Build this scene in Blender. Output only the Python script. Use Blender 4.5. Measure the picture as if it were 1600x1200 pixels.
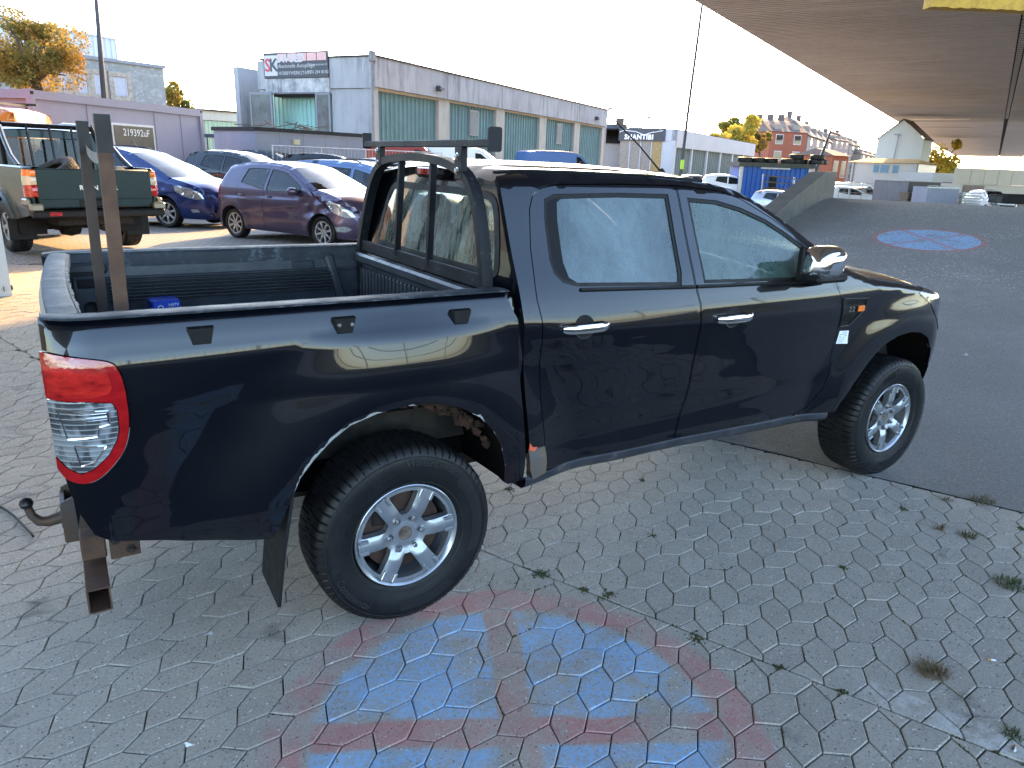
import bpy, math, random
import numpy as np
from mathutils import Vector, Matrix
from mathutils.geometry import delaunay_2d_cdt
for o in list(bpy.data.objects): bpy.data.objects.remove(o)
random.seed(7); RNG = np.random.default_rng(7)
SC = bpy.context.scene; COL = SC.collection
# ---------------------------------------------------------------- camera
CAM = np.array([-1.0465926, -3.35057094, 1.81918413]); YAW, PIT, ROL, FPX = 1.01764291, 0.29238111, 0.03444836, 1146.638
_f = np.array([math.cos(YAW)*math.cos(PIT), math.sin(YAW)*math.cos(PIT), -math.sin(PIT)])
_r = np.array([math.sin(YAW), -math.cos(YAW), 0.0]); _u = np.cross(_r, _f)
CR = math.cos(ROL)*_r + math.sin(ROL)*_u; CU = -math.sin(ROL)*_r + math.cos(ROL)*_u; CF = _f
cd = bpy.data.cameras.new('camera'); cam = bpy.data.objects.new('camera', cd); COL.objects.link(cam)
cd.sensor_fit = 'HORIZONTAL'; cd.sensor_width = 36.0; cd.lens = 36.0*FPX/1600.0; cd.clip_start = 0.05; cd.clip_end = 3000
mw = Matrix.Identity(4)
for i in range(3):
    mw[i][0], mw[i][1], mw[i][2], mw[i][3] = CR[i], CU[i], -CF[i], CAM[i]
cam.matrix_world = mw; SC.camera = cam
# ---------------------------------------------------------------- sky, sun, exposure
SUN_AZ, SUN_EL = math.radians(47.0), math.radians(26.0)
W = bpy.data.worlds.new('World'); SC.world = W; W.use_nodes = True
nt = W.node_tree; nt.nodes.clear()
wo = nt.nodes.new('ShaderNodeOutputWorld'); bg = nt.nodes.new('ShaderNodeBackground'); sky = nt.nodes.new('ShaderNodeTexSky')
sky.sky_type = 'NISHITA'; sky.sun_disc = False; sky.sun_elevation = SUN_EL
sky.sun_rotation = math.pi/2 - SUN_AZ          # sun_rotation is measured clockwise from +Y
sky.air_density = 1.0; sky.dust_density = 1.0; sky.ozone_density = 1.0
bg.inputs['Strength'].default_value = 0.15
nt.links.new(sky.outputs[0], bg.inputs[0]); nt.links.new(bg.outputs[0], wo.inputs[0])
sd = bpy.data.lights.new('sun', 'SUN'); sd.energy = 2.2; sd.angle = math.radians(0.6); sd.color = (1.0, 0.55, 0.19)
sun = bpy.data.objects.new('sun', sd); COL.objects.link(sun)
sdir = Vector((math.cos(SUN_AZ)*math.cos(SUN_EL), math.sin(SUN_AZ)*math.cos(SUN_EL), math.sin(SUN_EL)))
sun.rotation_euler = sdir.to_track_quat('Z', 'Y').to_euler()
SC.view_settings.view_transform = 'Standard'; SC.view_settings.look = 'None'
SC.view_settings.exposure = 3.05; SC.view_settings.gamma = 1.0; SC.view_settings.use_curve_mapping = False
SC.render.engine = 'CYCLES'
try:
    SC.cycles.max_bounces = 7; SC.cycles.transparent_max_bounces = 10; SC.cycles.use_denoising = True
    SC.cycles.caustics_reflective = False; SC.cycles.caustics_refractive = False
except Exception: pass

def at(x, y, d):            # world point seen at photo pixel (x, y) of 1600x1200 at forward distance d
    return CAM + d*(CF + CR*(x-800)/FPX - CU*(y-600)/FPX)
# ---------------------------------------------------------------- helpers
def tag(o, label=None, cat=None, group=None, kind=None):
    if label: o['label'] = label
    if cat: o['category'] = cat
    if group: o['group'] = group
    if kind: o['kind'] = kind
    return o
def thing(name, label, cat, loc=(0, 0, 0), rz=0.0, group=None):
    o = bpy.data.objects.new(name, None); COL.objects.link(o); o.empty_display_size = 0.2
    o.location = loc; o.rotation_euler = (0, 0, rz)
    return tag(o, label, cat, group)
class MB:
    def __init__(s): s.v = []; s.f = []; s.m = []; s.n = {}; s.cm = 0
    def add(s, v, f, m=None, n=None):
        b = len(s.v); s.v.extend([tuple(map(float, q)) for q in v])
        for q in f:
            s.f.append([b+i for i in q]); s.m.append(s.cm if m is None else m)
        if n is not None:
            for i, q in enumerate(n):
                if q is not None: s.n[b+i] = q
        return s
    def box(s, c, d, rz=0.0, m=None, ax=None, bev=0.0):
        # c centre, d full size; ax optional 3x3 axes rows
        cx = np.array(c, float); h = np.array(d, float)/2
        if ax is None:
            A = np.array([[math.cos(rz), math.sin(rz), 0], [-math.sin(rz), math.cos(rz), 0], [0, 0, 1.0]])
        else: A = np.array(ax, float)
        if bev <= 0:
            P = [cx + (A.T @ (h*np.array(k))) for k in [(-1,-1,-1),(1,-1,-1),(1,1,-1),(-1,1,-1),(-1,-1,1),(1,-1,1),(1,1,1),(-1,1,1)]]
            return s.add(P, [(0,3,2,1),(4,5,6,7),(0,1,5,4),(1,2,6,5),(2,3,7,6),(3,0,4,7)], m)
        b = min(bev, *(h*0.9)); P = []; idx = {}
        for sx in (-1,1):
            for sy in (-1,1):
                for sz in (-1,1):
                    for k in range(3):
                        q = h - b; q = q.copy(); q[k] = h[k]
                        idx[(sx,sy,sz,k)] = len(P); P.append(cx + A.T @ (q*np.array((sx,sy,sz))))
        F = []
        for k in range(3):
            i, j = (k+1)%3, (k+2)%3
            for sg in (-1,1):
                quad = []
                for a_, b_ in ((-1,-1),(1,-1),(1,1),(-1,1)):
                    t = [0,0,0]; t[k]=sg; t[i]=a_; t[j]=b_; quad.append(idx[(*t,k)])
                F.append(quad if sg > 0 else quad[::-1])
        for k in range(3):
            i, j = (k+1)%3, (k+2)%3
            for a_ in (-1,1):
                for b_ in (-1,1):
                    t0=[0,0,0]; t1=[0,0,0]; t0[i]=t1[i]=a_; t0[j]=t1[j]=b_; t0[k]=-1; t1[k]=1
                    q=[idx[(*t0,i)],idx[(*t1,i)],idx[(*t1,j)],idx[(*t0,j)]]
                    F.append(q if a_*b_ < 0 else q[::-1])
        for sx in (-1,1):
            for sy in (-1,1):
                for sz in (-1,1):
                    q=[idx[(sx,sy,sz,k)] for k in range(3)]
                    F.append(q if sx*sy*sz > 0 else q[::-1])
        return s.add(P, F, m)
    def tube(s, pts, r, n=8, m=None, cap=True, sq=None):
        # swept tube along points; sq=(w,h) gives a rectangular section instead
        P = [np.array(q, float) for q in pts]; R = r if hasattr(r, '__len__') else [r]*len(P)
        V = []; up = np.array([0, 0, 1.0]); prev = None
        for i, q in enumerate(P):
            t = P[min(i+1, len(P)-1)] - P[max(i-1, 0)]; t = t/(np.linalg.norm(t)+1e-12)
            if prev is None:
                a = up if abs(t[2]) < 0.9 else np.array([1.0, 0, 0])
                x = np.cross(a, t); x /= np.linalg.norm(x)
            else:
                x = prev - t*(prev@t); x /= np.linalg.norm(x)
            prev = x; y = np.cross(t, x)
            if sq:
                k = 1.0
                if 0 < i < len(P)-1:
                    a1 = (P[i]-P[i-1]); a2 = (P[i+1]-P[i]); cc = (a1@a2)/np.linalg.norm(a1)/np.linalg.norm(a2)
                    k = 1.0/math.sqrt(max(0.3, (1+cc)/2))
                for ux, uy in ((-1,-1),(1,-1),(1,1),(-1,1)): V.append(q + x*ux*sq[0]/2 + y*uy*sq[1]/2*1.0)
            else:
                for k in range(n):
                    a = 2*math.pi*k/n; V.append(q + R[i]*(x*math.cos(a) + y*math.sin(a)))
        n = 4 if sq else n; F = []
        for i in range(len(P)-1):
            for k in range(n):
                F.append((i*n+k, i*n+(k+1)%n, (i+1)*n+(k+1)%n, (i+1)*n+k))
        if cap: F.append(tuple(range(n))[::-1]); F.append(tuple((len(P)-1)*n+k for k in range(n)))
        return s.add(V, F, m)
    def lathe(s, prof, n=48, axis='y', c=(0,0,0), m=None, a0=0.0, a1=2*math.pi, close=False):
        # prof: list of (radius, along-axis)
        V = []; F = []; full = abs(a1-a0-2*math.pi) < 1e-6; nn = n if full else n+1
        for k in range(nn):
            a = a0 + (a1-a0)*k/n; ca, sa = math.cos(a), math.sin(a)
            for r, h in prof:
                if axis == 'y': V.append((c[0]+r*ca, c[1]+h, c[2]+r*sa))
                elif axis == 'z': V.append((c[0]+r*ca, c[1]+r*sa, c[2]+h))
                else: V.append((c[0]+h, c[1]+r*ca, c[2]+r*sa))
        q = len(prof); e = q if close else q-1
        for k in range(n):
            k2 = (k+1) % nn
            for i in range(e):
                j = (i+1) % q
                t = (k*q+i, k2*q+i, k2*q+j, k*q+j)
                F.append(t if axis != 'y' else t[::-1])
        return s.add(V, F, m)
    def grid(s, fn, us, vs, m=None, flip=False):
        V = [fn(u, v) for u in us for v in vs]; nv = len(vs); F = []
        for i in range(len(us)-1):
            for j in range(nv-1):
                q = (i*nv+j, i*nv+j+1, (i+1)*nv+j+1, (i+1)*nv+j); F.append(q[::-1] if flip else q)
        return s.add(V, F, m)
    def prism(s, poly, o, ex, ey, ez, h, m=None):
        # poly 2D in axes ex,ey at origin o, extruded h along ez
        o, ex, ey, ez = [np.array(q, float) for q in (o, ex, ey, ez)]; n = len(poly)
        V = [o+ex*a+ey*b for a, b in poly] + [o+ex*a+ey*b+ez*h for a, b in poly]
        F = [tuple(range(n))[::-1], tuple(range(n, 2*n))] + [(i, (i+1)%n, n+(i+1)%n, n+i) for i in range(n)]
        return s.add(V, F, m)
    def xform(s, M):
        M = np.array(M); A = M[:3,:3]; t = M[:3,3]; s.v = [tuple(A@np.array(q)+t) for q in s.v]; return s
    def build(s, name, mats, parent=None, smooth=35, loc=None, rot=None, kind=None, label=None):
        me = bpy.data.meshes.new(name); me.from_pydata(s.v, [], s.f)
        for m in (mats if isinstance(mats, (list, tuple)) else [mats]): me.materials.append(m)
        if any(s.m): me.polygons.foreach_set('material_index', s.m)
        if smooth:
            me.polygons.foreach_set('use_smooth', [True]*len(me.polygons))
            if smooth < 179 and not s.n: me.set_sharp_from_angle(angle=math.radians(smooth))
        me.update()
        if s.n:
            nn = [s.n.get(i, (0, 0, 0)) for i in range(len(s.v))]
            me.normals_split_custom_set_from_vertices(nn)
        o = bpy.data.objects.new(name, me); COL.objects.link(o)
        if parent is not None: o.parent = parent
        if loc is not None: o.location = loc
        if rot is not None: o.rotation_euler = rot
        if kind: o['kind'] = kind
        if label: o['label'] = label
        return o
def copy_tree(o, parent=None):
    c = o.copy(); COL.objects.link(c)
    if parent is not None: c.parent = parent
    for ch in list(o.children): copy_tree(ch, c)
    return c
def dup(o, parent, loc=None, rot=None, scale=None):
    c = copy_tree(o, parent)
    if loc is not None: c.location = loc
    if rot is not None: c.rotation_euler = rot
    if scale is not None: c.scale = scale
    return c
# --- text as mesh
_dg = None
def text_geo(t, size=1.0, ext=0.0, align='CENTER', space=1.0, shear=0.0, bold=0.0):
    cu = bpy.data.curves.new('lettering', 'FONT'); cu.body = t; cu.size = size; cu.align_x = align; cu.align_y = 'CENTER'
    cu.resolution_u = 2; cu.space_character = space; cu.shear = shear; cu.offset = bold; cu.extrude = ext
    o = bpy.data.objects.new('lettering', cu); COL.objects.link(o); bpy.context.view_layer.update()
    me = bpy.data.meshes.new_from_object(o.evaluated_get(bpy.context.evaluated_depsgraph_get()))
    V = np.array([v.co[:] for v in me.vertices]).reshape(-1, 3); F = [tuple(p.vertices) for p in me.polygons]
    bpy.data.objects.remove(o); bpy.data.curves.remove(cu); bpy.data.meshes.remove(me)
    return V, F
def text_on(mb, t, size, o, ex, ey, ez=None, lift=0.004, m=None, **k):
    V, F = text_geo(t, size, **k); o, ex, ey = [np.array(q, float) for q in (o, ex, ey)]
    ez = np.cross(ex, ey) if ez is None else np.array(ez)
    mb.add([o+ex*a+ey*b+ez*(lift+c) for a, b, c in V], F, m); return mb
# --- 2D polygons
def inpoly(P, poly):
    x, y = P[:,0], P[:,1]; c = np.zeros(len(P), bool); q = np.array(poly); n = len(q)
    for i in range(n):
        x1, y1 = q[i]; x2, y2 = q[(i+1)%n]
        with np.errstate(divide='ignore', invalid='ignore'):
            k = ((y1 > y) != (y2 > y)) & (x < (x2-x1)*(y-y1)/(y2-y1+1e-15)+x1)
        c ^= k
    return c
def pldist(P, L, closed=False):
    L = np.array(L, float); P = np.asarray(P, float); d = np.full(len(P), 1e9)
    m = len(L) if closed else len(L)-1
    for i in range(m):
        a, b = L[i], L[(i+1)%len(L)]; ab = b-a; t = np.clip(((P-a)@ab)/(ab@ab+1e-15), 0, 1)
        d = np.minimum(d, np.linalg.norm(P-a-t[:,None]*ab, axis=1))
    return d
def resample(poly, step, closed=True):
    q = np.array(poly, float); out = []; n = len(q)
    for i in range(n if closed else n-1):
        a, b = q[i], q[(i+1)%n]; k = max(1, int(math.ceil(np.linalg.norm(b-a)/step)))
        for j in range(k): out.append(a+(b-a)*j/k)
    if not closed: out.append(q[-1])
    return np.array(out)
def smooth_poly(poly, it=1, closed=True, keep=()):
    q = [np.array(p_, float) for p_ in poly]
    for _ in range(it):
        o = []; n = len(q)
        for i in range(n if closed else n-1):
            a, b = q[i], q[(i+1)%n]; o += [a*.75+b*.25, a*.25+b*.75]
        if not closed: o = [q[0]]+o+[q[-1]]
        q = o
    return [tuple(p_) for p_ in q]
def round_poly(poly, r, n=4):
    # fillet every corner by radius-ish r (quadratic corner)
    out = []; q = [np.array(p_, float) for p_ in poly]; m = len(q)
    for i in range(m):
        p0, p1, p2 = q[i-1], q[i], q[(i+1)%m]
        rr = r[i] if hasattr(r, '__len__') else r
        d0 = min(rr, np.linalg.norm(p0-p1)*.48); d2 = min(rr, np.linalg.norm(p2-p1)*.48)
        a = p1+(p0-p1)/np.linalg.norm(p0-p1)*d0; b = p1+(p2-p1)/np.linalg.norm(p2-p1)*d2
        for k in range(n+1):
            t = k/n; out.append(tuple(a*(1-t)**2+p1*2*t*(1-t)+b*t*t))
    return out
def shrink(poly, d):
    q = np.array(poly, float); n = len(q); A = 0.5*sum(q[i][0]*q[(i+1)%n][1]-q[(i+1)%n][0]*q[i][1] for i in range(n))
    sg = 1 if A > 0 else -1; out = []
    for i in range(n):
        t1 = q[i]-q[i-1]; t2 = q[(i+1)%n]-q[i]
        n1 = np.array([-t1[1], t1[0]])/(np.linalg.norm(t1)+1e-12); n2 = np.array([-t2[1], t2[0]])/(np.linalg.norm(t2)+1e-12)
        m = n1+n2; l = np.linalg.norm(m); m = m/(l+1e-9); c = max(.45, m@n1)
        out.append(tuple(q[i]+sg*m*d/c))
    return out
def tri2d(poly, holes, step):
    loops = [resample(poly, step)]+[resample(h, step) for h in holes]
    pts = []; edges = []; li = []
    for L in loops:
        b = len(pts); n = len(L); pts += [tuple(q) for q in L]; edges += [(b+i, b+(i+1)%n) for i in range(n)]; li.append((b, n))
    allb = np.array(pts); lo, hi = allb.min(0), allb.max(0)
    gx = np.arange(lo[0]+step*.5, hi[0], step); gz = np.arange(lo[1]+step*.5, hi[1], step*.866)
    G = np.array([(x+(step*.5 if j%2 else 0), z) for j, z in enumerate(gz) for x in gx]) if len(gx) and len(gz) else np.zeros((0,2))
    if len(G):
        k = inpoly(G, loops[0])
        for L in loops[1:]: k &= ~inpoly(G, L)
        G = G[k]
    if len(G):
        dm = np.full(len(G), 1e9)
        for L in loops: dm = np.minimum(dm, pldist(G, L, True))
        G = G[dm > step*.45]
    pts += [tuple(q) for q in G]
    v, e, f, ov, oe, of = delaunay_2d_cdt([Vector(q) for q in pts], edges, [], 0, 1e-6)
    V = np.array([q[:] for q in v]); T = np.array([t for t in f if len(t) == 3])
    C = V[T].mean(1); k = inpoly(C, loops[0])
    for L in loops[1:]: k &= ~inpoly(C, L)
    T = T[k]
    # make triangles counter-clockwise
    a = V[T]; ar = (a[:,1,0]-a[:,0,0])*(a[:,2,1]-a[:,0,1])-(a[:,2,0]-a[:,0,0])*(a[:,1,1]-a[:,0,1])
    T[ar < 0] = T[ar < 0][:, ::-1]
    return V, T
def panel_mb(mb, poly, Y, side, holes=(), step=.05, off=0.0, flange=.02, m=None):
    # a sheet over the region poly (x,z), bent to half width Y(x,z); side -1 = right (y<0), +1 = left
    V, T = tri2d(poly, holes, step); e = 1e-3
    y0 = Y(V); gx = (Y(V+[e, 0])-Y(V-[e, 0]))/(2*e); gz = (Y(V+[0, e])-Y(V-[0, e]))/(2*e)
    N = np.stack([-gx, np.full(len(V), side*1.0), -gz], 1); N /= np.linalg.norm(N, axis=1)[:, None]
    P = np.stack([V[:,0], side*y0, V[:,1]], 1)+N*off
    F = [tuple(t) if side < 0 else tuple(t[::-1]) for t in T]
    mb.add(P, F, m, [tuple(q) for q in N])
    if flange:
        cnt = {}
        for t in T:
            for i in range(3):
                a, b = int(t[i]), int(t[(i+1)%3]); cnt[(a, b)] = 1
        for (a, b) in list(cnt):
            if (b, a) not in cnt:
                d = V[b]-V[a]; l = np.linalg.norm(d)+1e-12; o2 = np.array([d[1], -d[0]])/l
                n3 = (o2[0], 0, o2[1]); s1 = P[a]-N[a]*flange; s2 = P[b]-N[b]*flange
                q = (0, 3, 2, 1) if side < 0 else (0, 1, 2, 3)
                mb.add([P[a], P[b], s2, s1], [q], m, [n3]*4)
    return mb
def interp(knots):
    ks = np.array(knots, float); xs, ys = ks[:,0], ks[:,1]
    d = np.diff(ys)/np.diff(xs); m = np.zeros(len(xs)); m[0], m[-1] = d[0], d[-1]
    for i in range(1, len(xs)-1): m[i] = 0 if d[i-1]*d[i] <= 0 else 2*d[i-1]*d[i]/(d[i-1]+d[i])
    def f(x):
        x = np.clip(np.asarray(x, float), xs[0], xs[-1]); i = np.clip(np.searchsorted(xs, x)-1, 0, len(xs)-2)
        h = xs[i+1]-xs[i]; t = (x-xs[i])/h
        return (2*t**3-3*t**2+1)*ys[i]+(t**3-2*t**2+t)*h*m[i]+(-2*t**3+3*t**2)*ys[i+1]+(t**3-t**2)*h*m[i+1]
    return f
def loft(mb, edge, Y, bx, bz, nu=15, m=None, p=2.0, us=None, flip=False):
    # top skin across the car: edge points (x,z) on the side outline, bulging by (bx,bz) at the centre line
    E = np.array(edge, float); Ye = Y(E); us = np.linspace(-1, 1, nu) if us is None else us
    bx = np.broadcast_to(np.asarray(bx, float), len(E)); bz = np.broadcast_to(np.asarray(bz, float), len(E))
    V = []
    for i in range(len(E)):
        for u in us:
            w = 1-abs(u)**p; V.append((E[i,0]+bx[i]*w, u*Ye[i], E[i,1]+bz[i]*w))
    n = len(us); F = [(i*n+j, (i+1)*n+j, (i+1)*n+j+1, i*n+j+1) for i in range(len(E)-1) for j in range(n-1)]
    if flip: F = [q[::-1] for q in F]
    return mb.add(V, F, m)
# ---------------------------------------------------------------- materials
def node(nt, t, **k):
    n = nt.nodes.new(t)
    for a, b in k.items():
        if a in ('op',): n.operation = b
        elif hasattr(n, a) and not a.startswith('i_'): setattr(n, a, b)
    return n
class N:
    # tiny node graph helper
    def __init__(s, name):
        s.mat = bpy.data.materials.new(name); s.mat.use_nodes = True; s.nt = s.mat.node_tree; s.nt.nodes.clear()
        s.out = s.nt.nodes.new('ShaderNodeOutputMaterial'); s._tc = None
    def link(s, a, b): s.nt.links.new(a, b)
    def val(s, sock, v):
        if hasattr(v, 'is_output'): s.link(v, sock)
        elif isinstance(v, (tuple, list)) and len(v) == 3 and sock.type == 'RGBA': sock.default_value = (*v, 1)
        else: sock.default_value = v
    def coord(s, kind='Object'):
        if s._tc is None: s._tc = s.nt.nodes.new('ShaderNodeTexCoord')
        return s._tc.outputs[kind]
    def pos(s): return s.nt.nodes.new('ShaderNodeNewGeometry').outputs['Position']
    def noise(s, scale, detail=4, rough=.6, vec=None, dist=0.0, out='Fac'):
        n = s.nt.nodes.new('ShaderNodeTexNoise'); n.inputs['Scale'].default_value = scale; n.inputs['Detail'].default_value = detail
        n.inputs['Roughness'].default_value = rough; n.inputs['Distortion'].default_value = dist
        s.link(vec if vec is not None else s.coord(), n.inputs['Vector']); return n.outputs[out]
    def vor(s, scale, vec=None, feature='F1', out='Distance'):
        n = s.nt.nodes.new('ShaderNodeTexVoronoi'); n.feature = feature; n.inputs['Scale'].default_value = scale
        s.link(vec if vec is not None else s.coord(), n.inputs['Vector']); return n.outputs[out]
    def math(s, op, a, b=0.0, c=0.0, clamp=False):
        n = s.nt.nodes.new('ShaderNodeMath'); n.operation = op; n.use_clamp = clamp
        s.val(n.inputs[0], a); s.val(n.inputs[1], b)
        if op in ('MULTIPLY_ADD', 'SMOOTH_MIN', 'WRAP'): s.val(n.inputs[2], c)
        return n.outputs[0]
    def ramp(s, fac, a, b, lo=0.0, hi=1.0):
        n = s.nt.nodes.new('ShaderNodeMapRange'); n.clamp = True
        s.val(n.inputs[0], fac); n.inputs[1].default_value = a; n.inputs[2].default_value = b
        n.inputs[3].default_value = lo; n.inputs[4].default_value = hi; return n.outputs[0]
    def mix(s, fac, a, b, blend='MIX'):
        n = s.nt.nodes.new('ShaderNodeMix'); n.data_type = 'RGBA'; n.blend_type = blend
        s.val(n.inputs['Factor'], fac); s.val(n.inputs['A'] if False else n.inputs[6], a); s.val(n.inputs[7], b); return n.outputs[2]
    def mapping(s, vec, scale=(1,1,1), loc=(0,0,0), rot=(0,0,0)):
        n = s.nt.nodes.new('ShaderNodeMapping'); n.inputs['Scale'].default_value = scale; n.inputs['Location'].default_value = loc
        n.inputs['Rotation'].default_value = rot; s.link(vec, n.inputs['Vector']); return n.outputs[0]
    def sep(s, vec):
        n = s.nt.nodes.new('ShaderNodeSeparateXYZ'); s.link(vec, n.inputs[0]); return n.outputs
    def bump(s, h, strength=.3, dist=.01):
        n = s.nt.nodes.new('ShaderNodeBump'); n.inputs['Strength'].default_value = strength; n.inputs['Distance'].default_value = dist
        s.val(n.inputs['Height'], h); return n.outputs[0]
    def bsdf(s, col, rough=.5, metal=0.0, normal=None, spec=.5, coat=0.0, coat_rough=.03, trans=0.0, ior=1.45, alpha=None, emit=None, estr=0.0):
        n = s.nt.nodes.new('ShaderNodeBsdfPrincipled'); I = n.inputs
        s.val(I['Base Color'], col); s.val(I['Roughness'], rough); s.val(I['Metallic'], metal)
        I['Specular IOR Level'].default_value = spec; s.val(I['Coat Weight'], coat); I['Coat Roughness'].default_value = coat_rough
        I['Transmission Weight'].default_value = trans; I['IOR'].default_value = ior
        if alpha is not None: s.val(I['Alpha'], alpha)
        if emit is not None: s.val(I['Emission Color'], emit); I['Emission Strength'].default_value = estr
        if normal is not None: s.link(normal, I['Normal'])
        return n.outputs[0]
    def done(s, sh): s.link(sh, s.out.inputs[0]); return s.mat
MATS = {}
def M(name, col, rough=.5, metal=0.0, var=.15, scale=6.0, bump=0.0, bscale=60.0, coat=0.0, spec=.5, col2=None, lo=.4, hi=.65, detail=4, stretch=None):
    # principled with a soft procedural colour variation (and optional second colour in patches)
    if name in MATS: return MATS[name]
    g = N(name); v = g.coord()
    if stretch: v = g.mapping(v, stretch)
    f = g.noise(scale, detail, .6, v)
    c2 = col2 if col2 is not None else tuple(max(0, q*(1-var)) for q in col)
    c = g.mix(g.ramp(f, lo, hi), col, c2)
    nrm = g.bump(g.noise(bscale, 3, .6, v), bump, .004) if bump else None
    rg = g.ramp(g.noise(scale*2.3, 3), .35, .7, max(.02, rough-.06), min(1, rough+.08))
    MATS[name] = g.done(g.bsdf(c, rg, metal, nrm, spec, coat)); return MATS[name]
# ---------------------------------------------------------------- materials of the black pickup
def paint(name, col, rough=.22, flake=.0, dust=.10, coat=1.0, dustcol=(.16, .16, .15), orange=.012):
    if name in MATS: return MATS[name]
    g = N(name); v = g.coord()
    d = g.ramp(g.noise(3.2, 6, .65), .48, .78); d2 = g.ramp(g.noise(38, 3, .7), .45, .8)
    dd = g.math('MULTIPLY', g.math('MULTIPLY_ADD', d2, .6, .4), d)
    dd = g.math('MULTIPLY', dd, dust)
    c = g.mix(dd, col, dustcol)
    rg = g.math('MULTIPLY_ADD', dd, 1.2, rough)
    wav = g.bump(g.noise(5.5, 2, .5), orange, .02)
    n = g.bsdf(c, rg, flake, wav, .15 if flake < .2 else .4, coat, .025)
    g.link(wav, n.node.inputs['Coat Normal'])
    MATS[name] = g.done(n); return MATS[name]
m_black = paint('black_gloss_paint', (.0022, .0032, .0062), .26, dust=.028)
m_plast = M('black_plastic', (.010, .011, .012), .55, var=.4, scale=9, bump=.15, bscale=220, spec=.35)
m_liner = M('bed_liner_plastic', (.026, .032, .041), .40, var=.35, scale=7, col2=(.042, .048, .058), bump=.25, bscale=120)
m_rubber = M('tyre_rubber', (.0055, .0060, .0070), .48, var=.3, scale=12, col2=(.010, .010, .011), bump=.1, bscale=200, spec=.35)
m_dark = M('dark_void', (.004, .004, .005), .8, var=0)
m_under = M('underbody_grime', (.012, .011, .010), .85, col2=(.035, .026, .019), scale=8)
m_alloy = M('alloy_silver', (.36, .38, .41), .34, .75, var=.12, scale=10, coat=.4)
m_chrome = M('chrome', (.82, .84, .87), .06, 1.0, var=.03)
m_steel = M('bright_steel', (.55, .56, .57), .28, 1.0, var=.2, scale=30)
m_rust = M('rusty_steel', (.075, .042, .030), .75, .15, scale=7, col2=(.125, .068, .042), bump=.5, bscale=70, detail=7)
m_rustd = M('rusty_steel_dark', (.040, .028, .024), .7, .2, scale=6, col2=(.072, .047, .036), bump=.4, bscale=60, stretch=(1, 1, .35))
m_disc = M('brake_disc_rust', (.085, .048, .036), .6, .5, scale=14, col2=(.05, .03, .025))
m_hitch = M('hitch_worn_steel', (.085, .078, .074), .55, .4, scale=10, col2=(.11, .062, .038), bump=.4, bscale=60, detail=7)
m_seat = M('seat_fabric', (.022, .022, .024), .9, var=.2)
m_primer = M('exposed_primer', (.30, .31, .31), .7, var=.5, scale=40)
def worn(name, base, light, amt=(.5, .62), rough=.5, sc=26, stretch=(1, 1, 1)):
    g = N(name); v = g.mapping(g.coord(), stretch)
    a = g.ramp(g.noise(sc, 8, .75, v, .6), *amt); b = g.ramp(g.noise(4.5, 4, .6, v), .42, .62)
    k = g.math('MULTIPLY', a, b); soft = g.ramp(g.noise(9, 5, .6, v), .35, .75)
    c = g.mix(g.math('MULTIPLY', soft, .5), base, tuple(q*2.6+.004 for q in base)); c = g.mix(k, c, light)
    MATS[name] = g.done(g.bsdf(c, g.math('MULTIPLY_ADD', soft, .2, rough-.1), 0, g.bump(g.noise(90, 3, .6, v), .2, .004), .3))
    return MATS[name]
m_rail = worn('scuffed_rail_plastic', (.008, .010, .014), (.20, .22, .25), (.58, .70), .30)
m_tail = worn('scratched_tailgate_top', (.022, .027, .034), (.17, .20, .23), (.50, .66), .62, 22, (1, 1.6, 1))
m_rack = worn('chipped_black_steel', (.007, .008, .011), (.20, .21, .22), (.60, .68), .55, 34)
m_sill = worn('stone_chipped_sill', (.022, .025, .031), (.17, .12, .09), (.52, .66), .5, 16)
def dewglass(name, tint, haze, amount, stripes=0.0, sc=9.0, clear=.35, ior=1.5):
    # window glass with condensation: see-through pane under a patchy pale film of droplets
    g = N(name); v = g.coord()
    n1 = g.noise(sc, 6, .62, g.mapping(v, (1, 1, .55))); n2 = g.noise(150, 2, .6)
    f = g.ramp(n1, .22, .66)
    if stripes:
        st = g.noise(55, 4, .7, g.mapping(v, (1, 1, .045))); f = g.math('MULTIPLY', f, g.math('MULTIPLY_ADD', g.ramp(st, .38, .56), stripes, 1-stripes))
    f = g.math('MULTIPLY', f, g.ramp(n2, .30, .62, .82, 1.0)); f = g.math('MULTIPLY', f, amount)
    tr = g.nt.nodes.new('ShaderNodeBsdfTransparent'); tr.inputs[0].default_value = (*tint, 1)
    gl = g.nt.nodes.new('ShaderNodeBsdfGlossy'); gl.inputs['Roughness'].default_value = .03; gl.inputs[0].default_value = (1, 1, 1, 1)
    fr = g.nt.nodes.new('ShaderNodeFresnel'); fr.inputs[0].default_value = ior
    mx = g.nt.nodes.new('ShaderNodeMixShader'); g.link(fr.outputs[0], mx.inputs[0]); g.link(tr.outputs[0], mx.inputs[1]); g.link(gl.outputs[0], mx.inputs[2])
    df = g.bsdf(haze, .38, 0, g.bump(n2, .25, .002), .7, 1.0)
    tl = g.nt.nodes.new('ShaderNodeBsdfTranslucent'); tl.inputs[0].default_value = (*haze, 1)
    m3 = g.nt.nodes.new('ShaderNodeMixShader'); m3.inputs[0].default_value = .45; g.link(df, m3.inputs[1]); g.link(tl.outputs[0], m3.inputs[2])
    m2 = g.nt.nodes.new('ShaderNodeMixShader'); g.link(f, m2.inputs[0]); g.link(mx.outputs[0], m2.inputs[1]); g.link(m3.outputs[0], m2.inputs[2])
    MATS[name] = g.done(m2.outputs[0]); return MATS[name]
m_gside = dewglass('hazy_rear_door_glass', (.40, .50, .52), (.34, .48, .55), .66, .10, 1.6); m_gside2 = dewglass('hazy_front_door_glass', (.40, .56, .52), (.27, .44, .42), .80, .10, 1.5)
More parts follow.
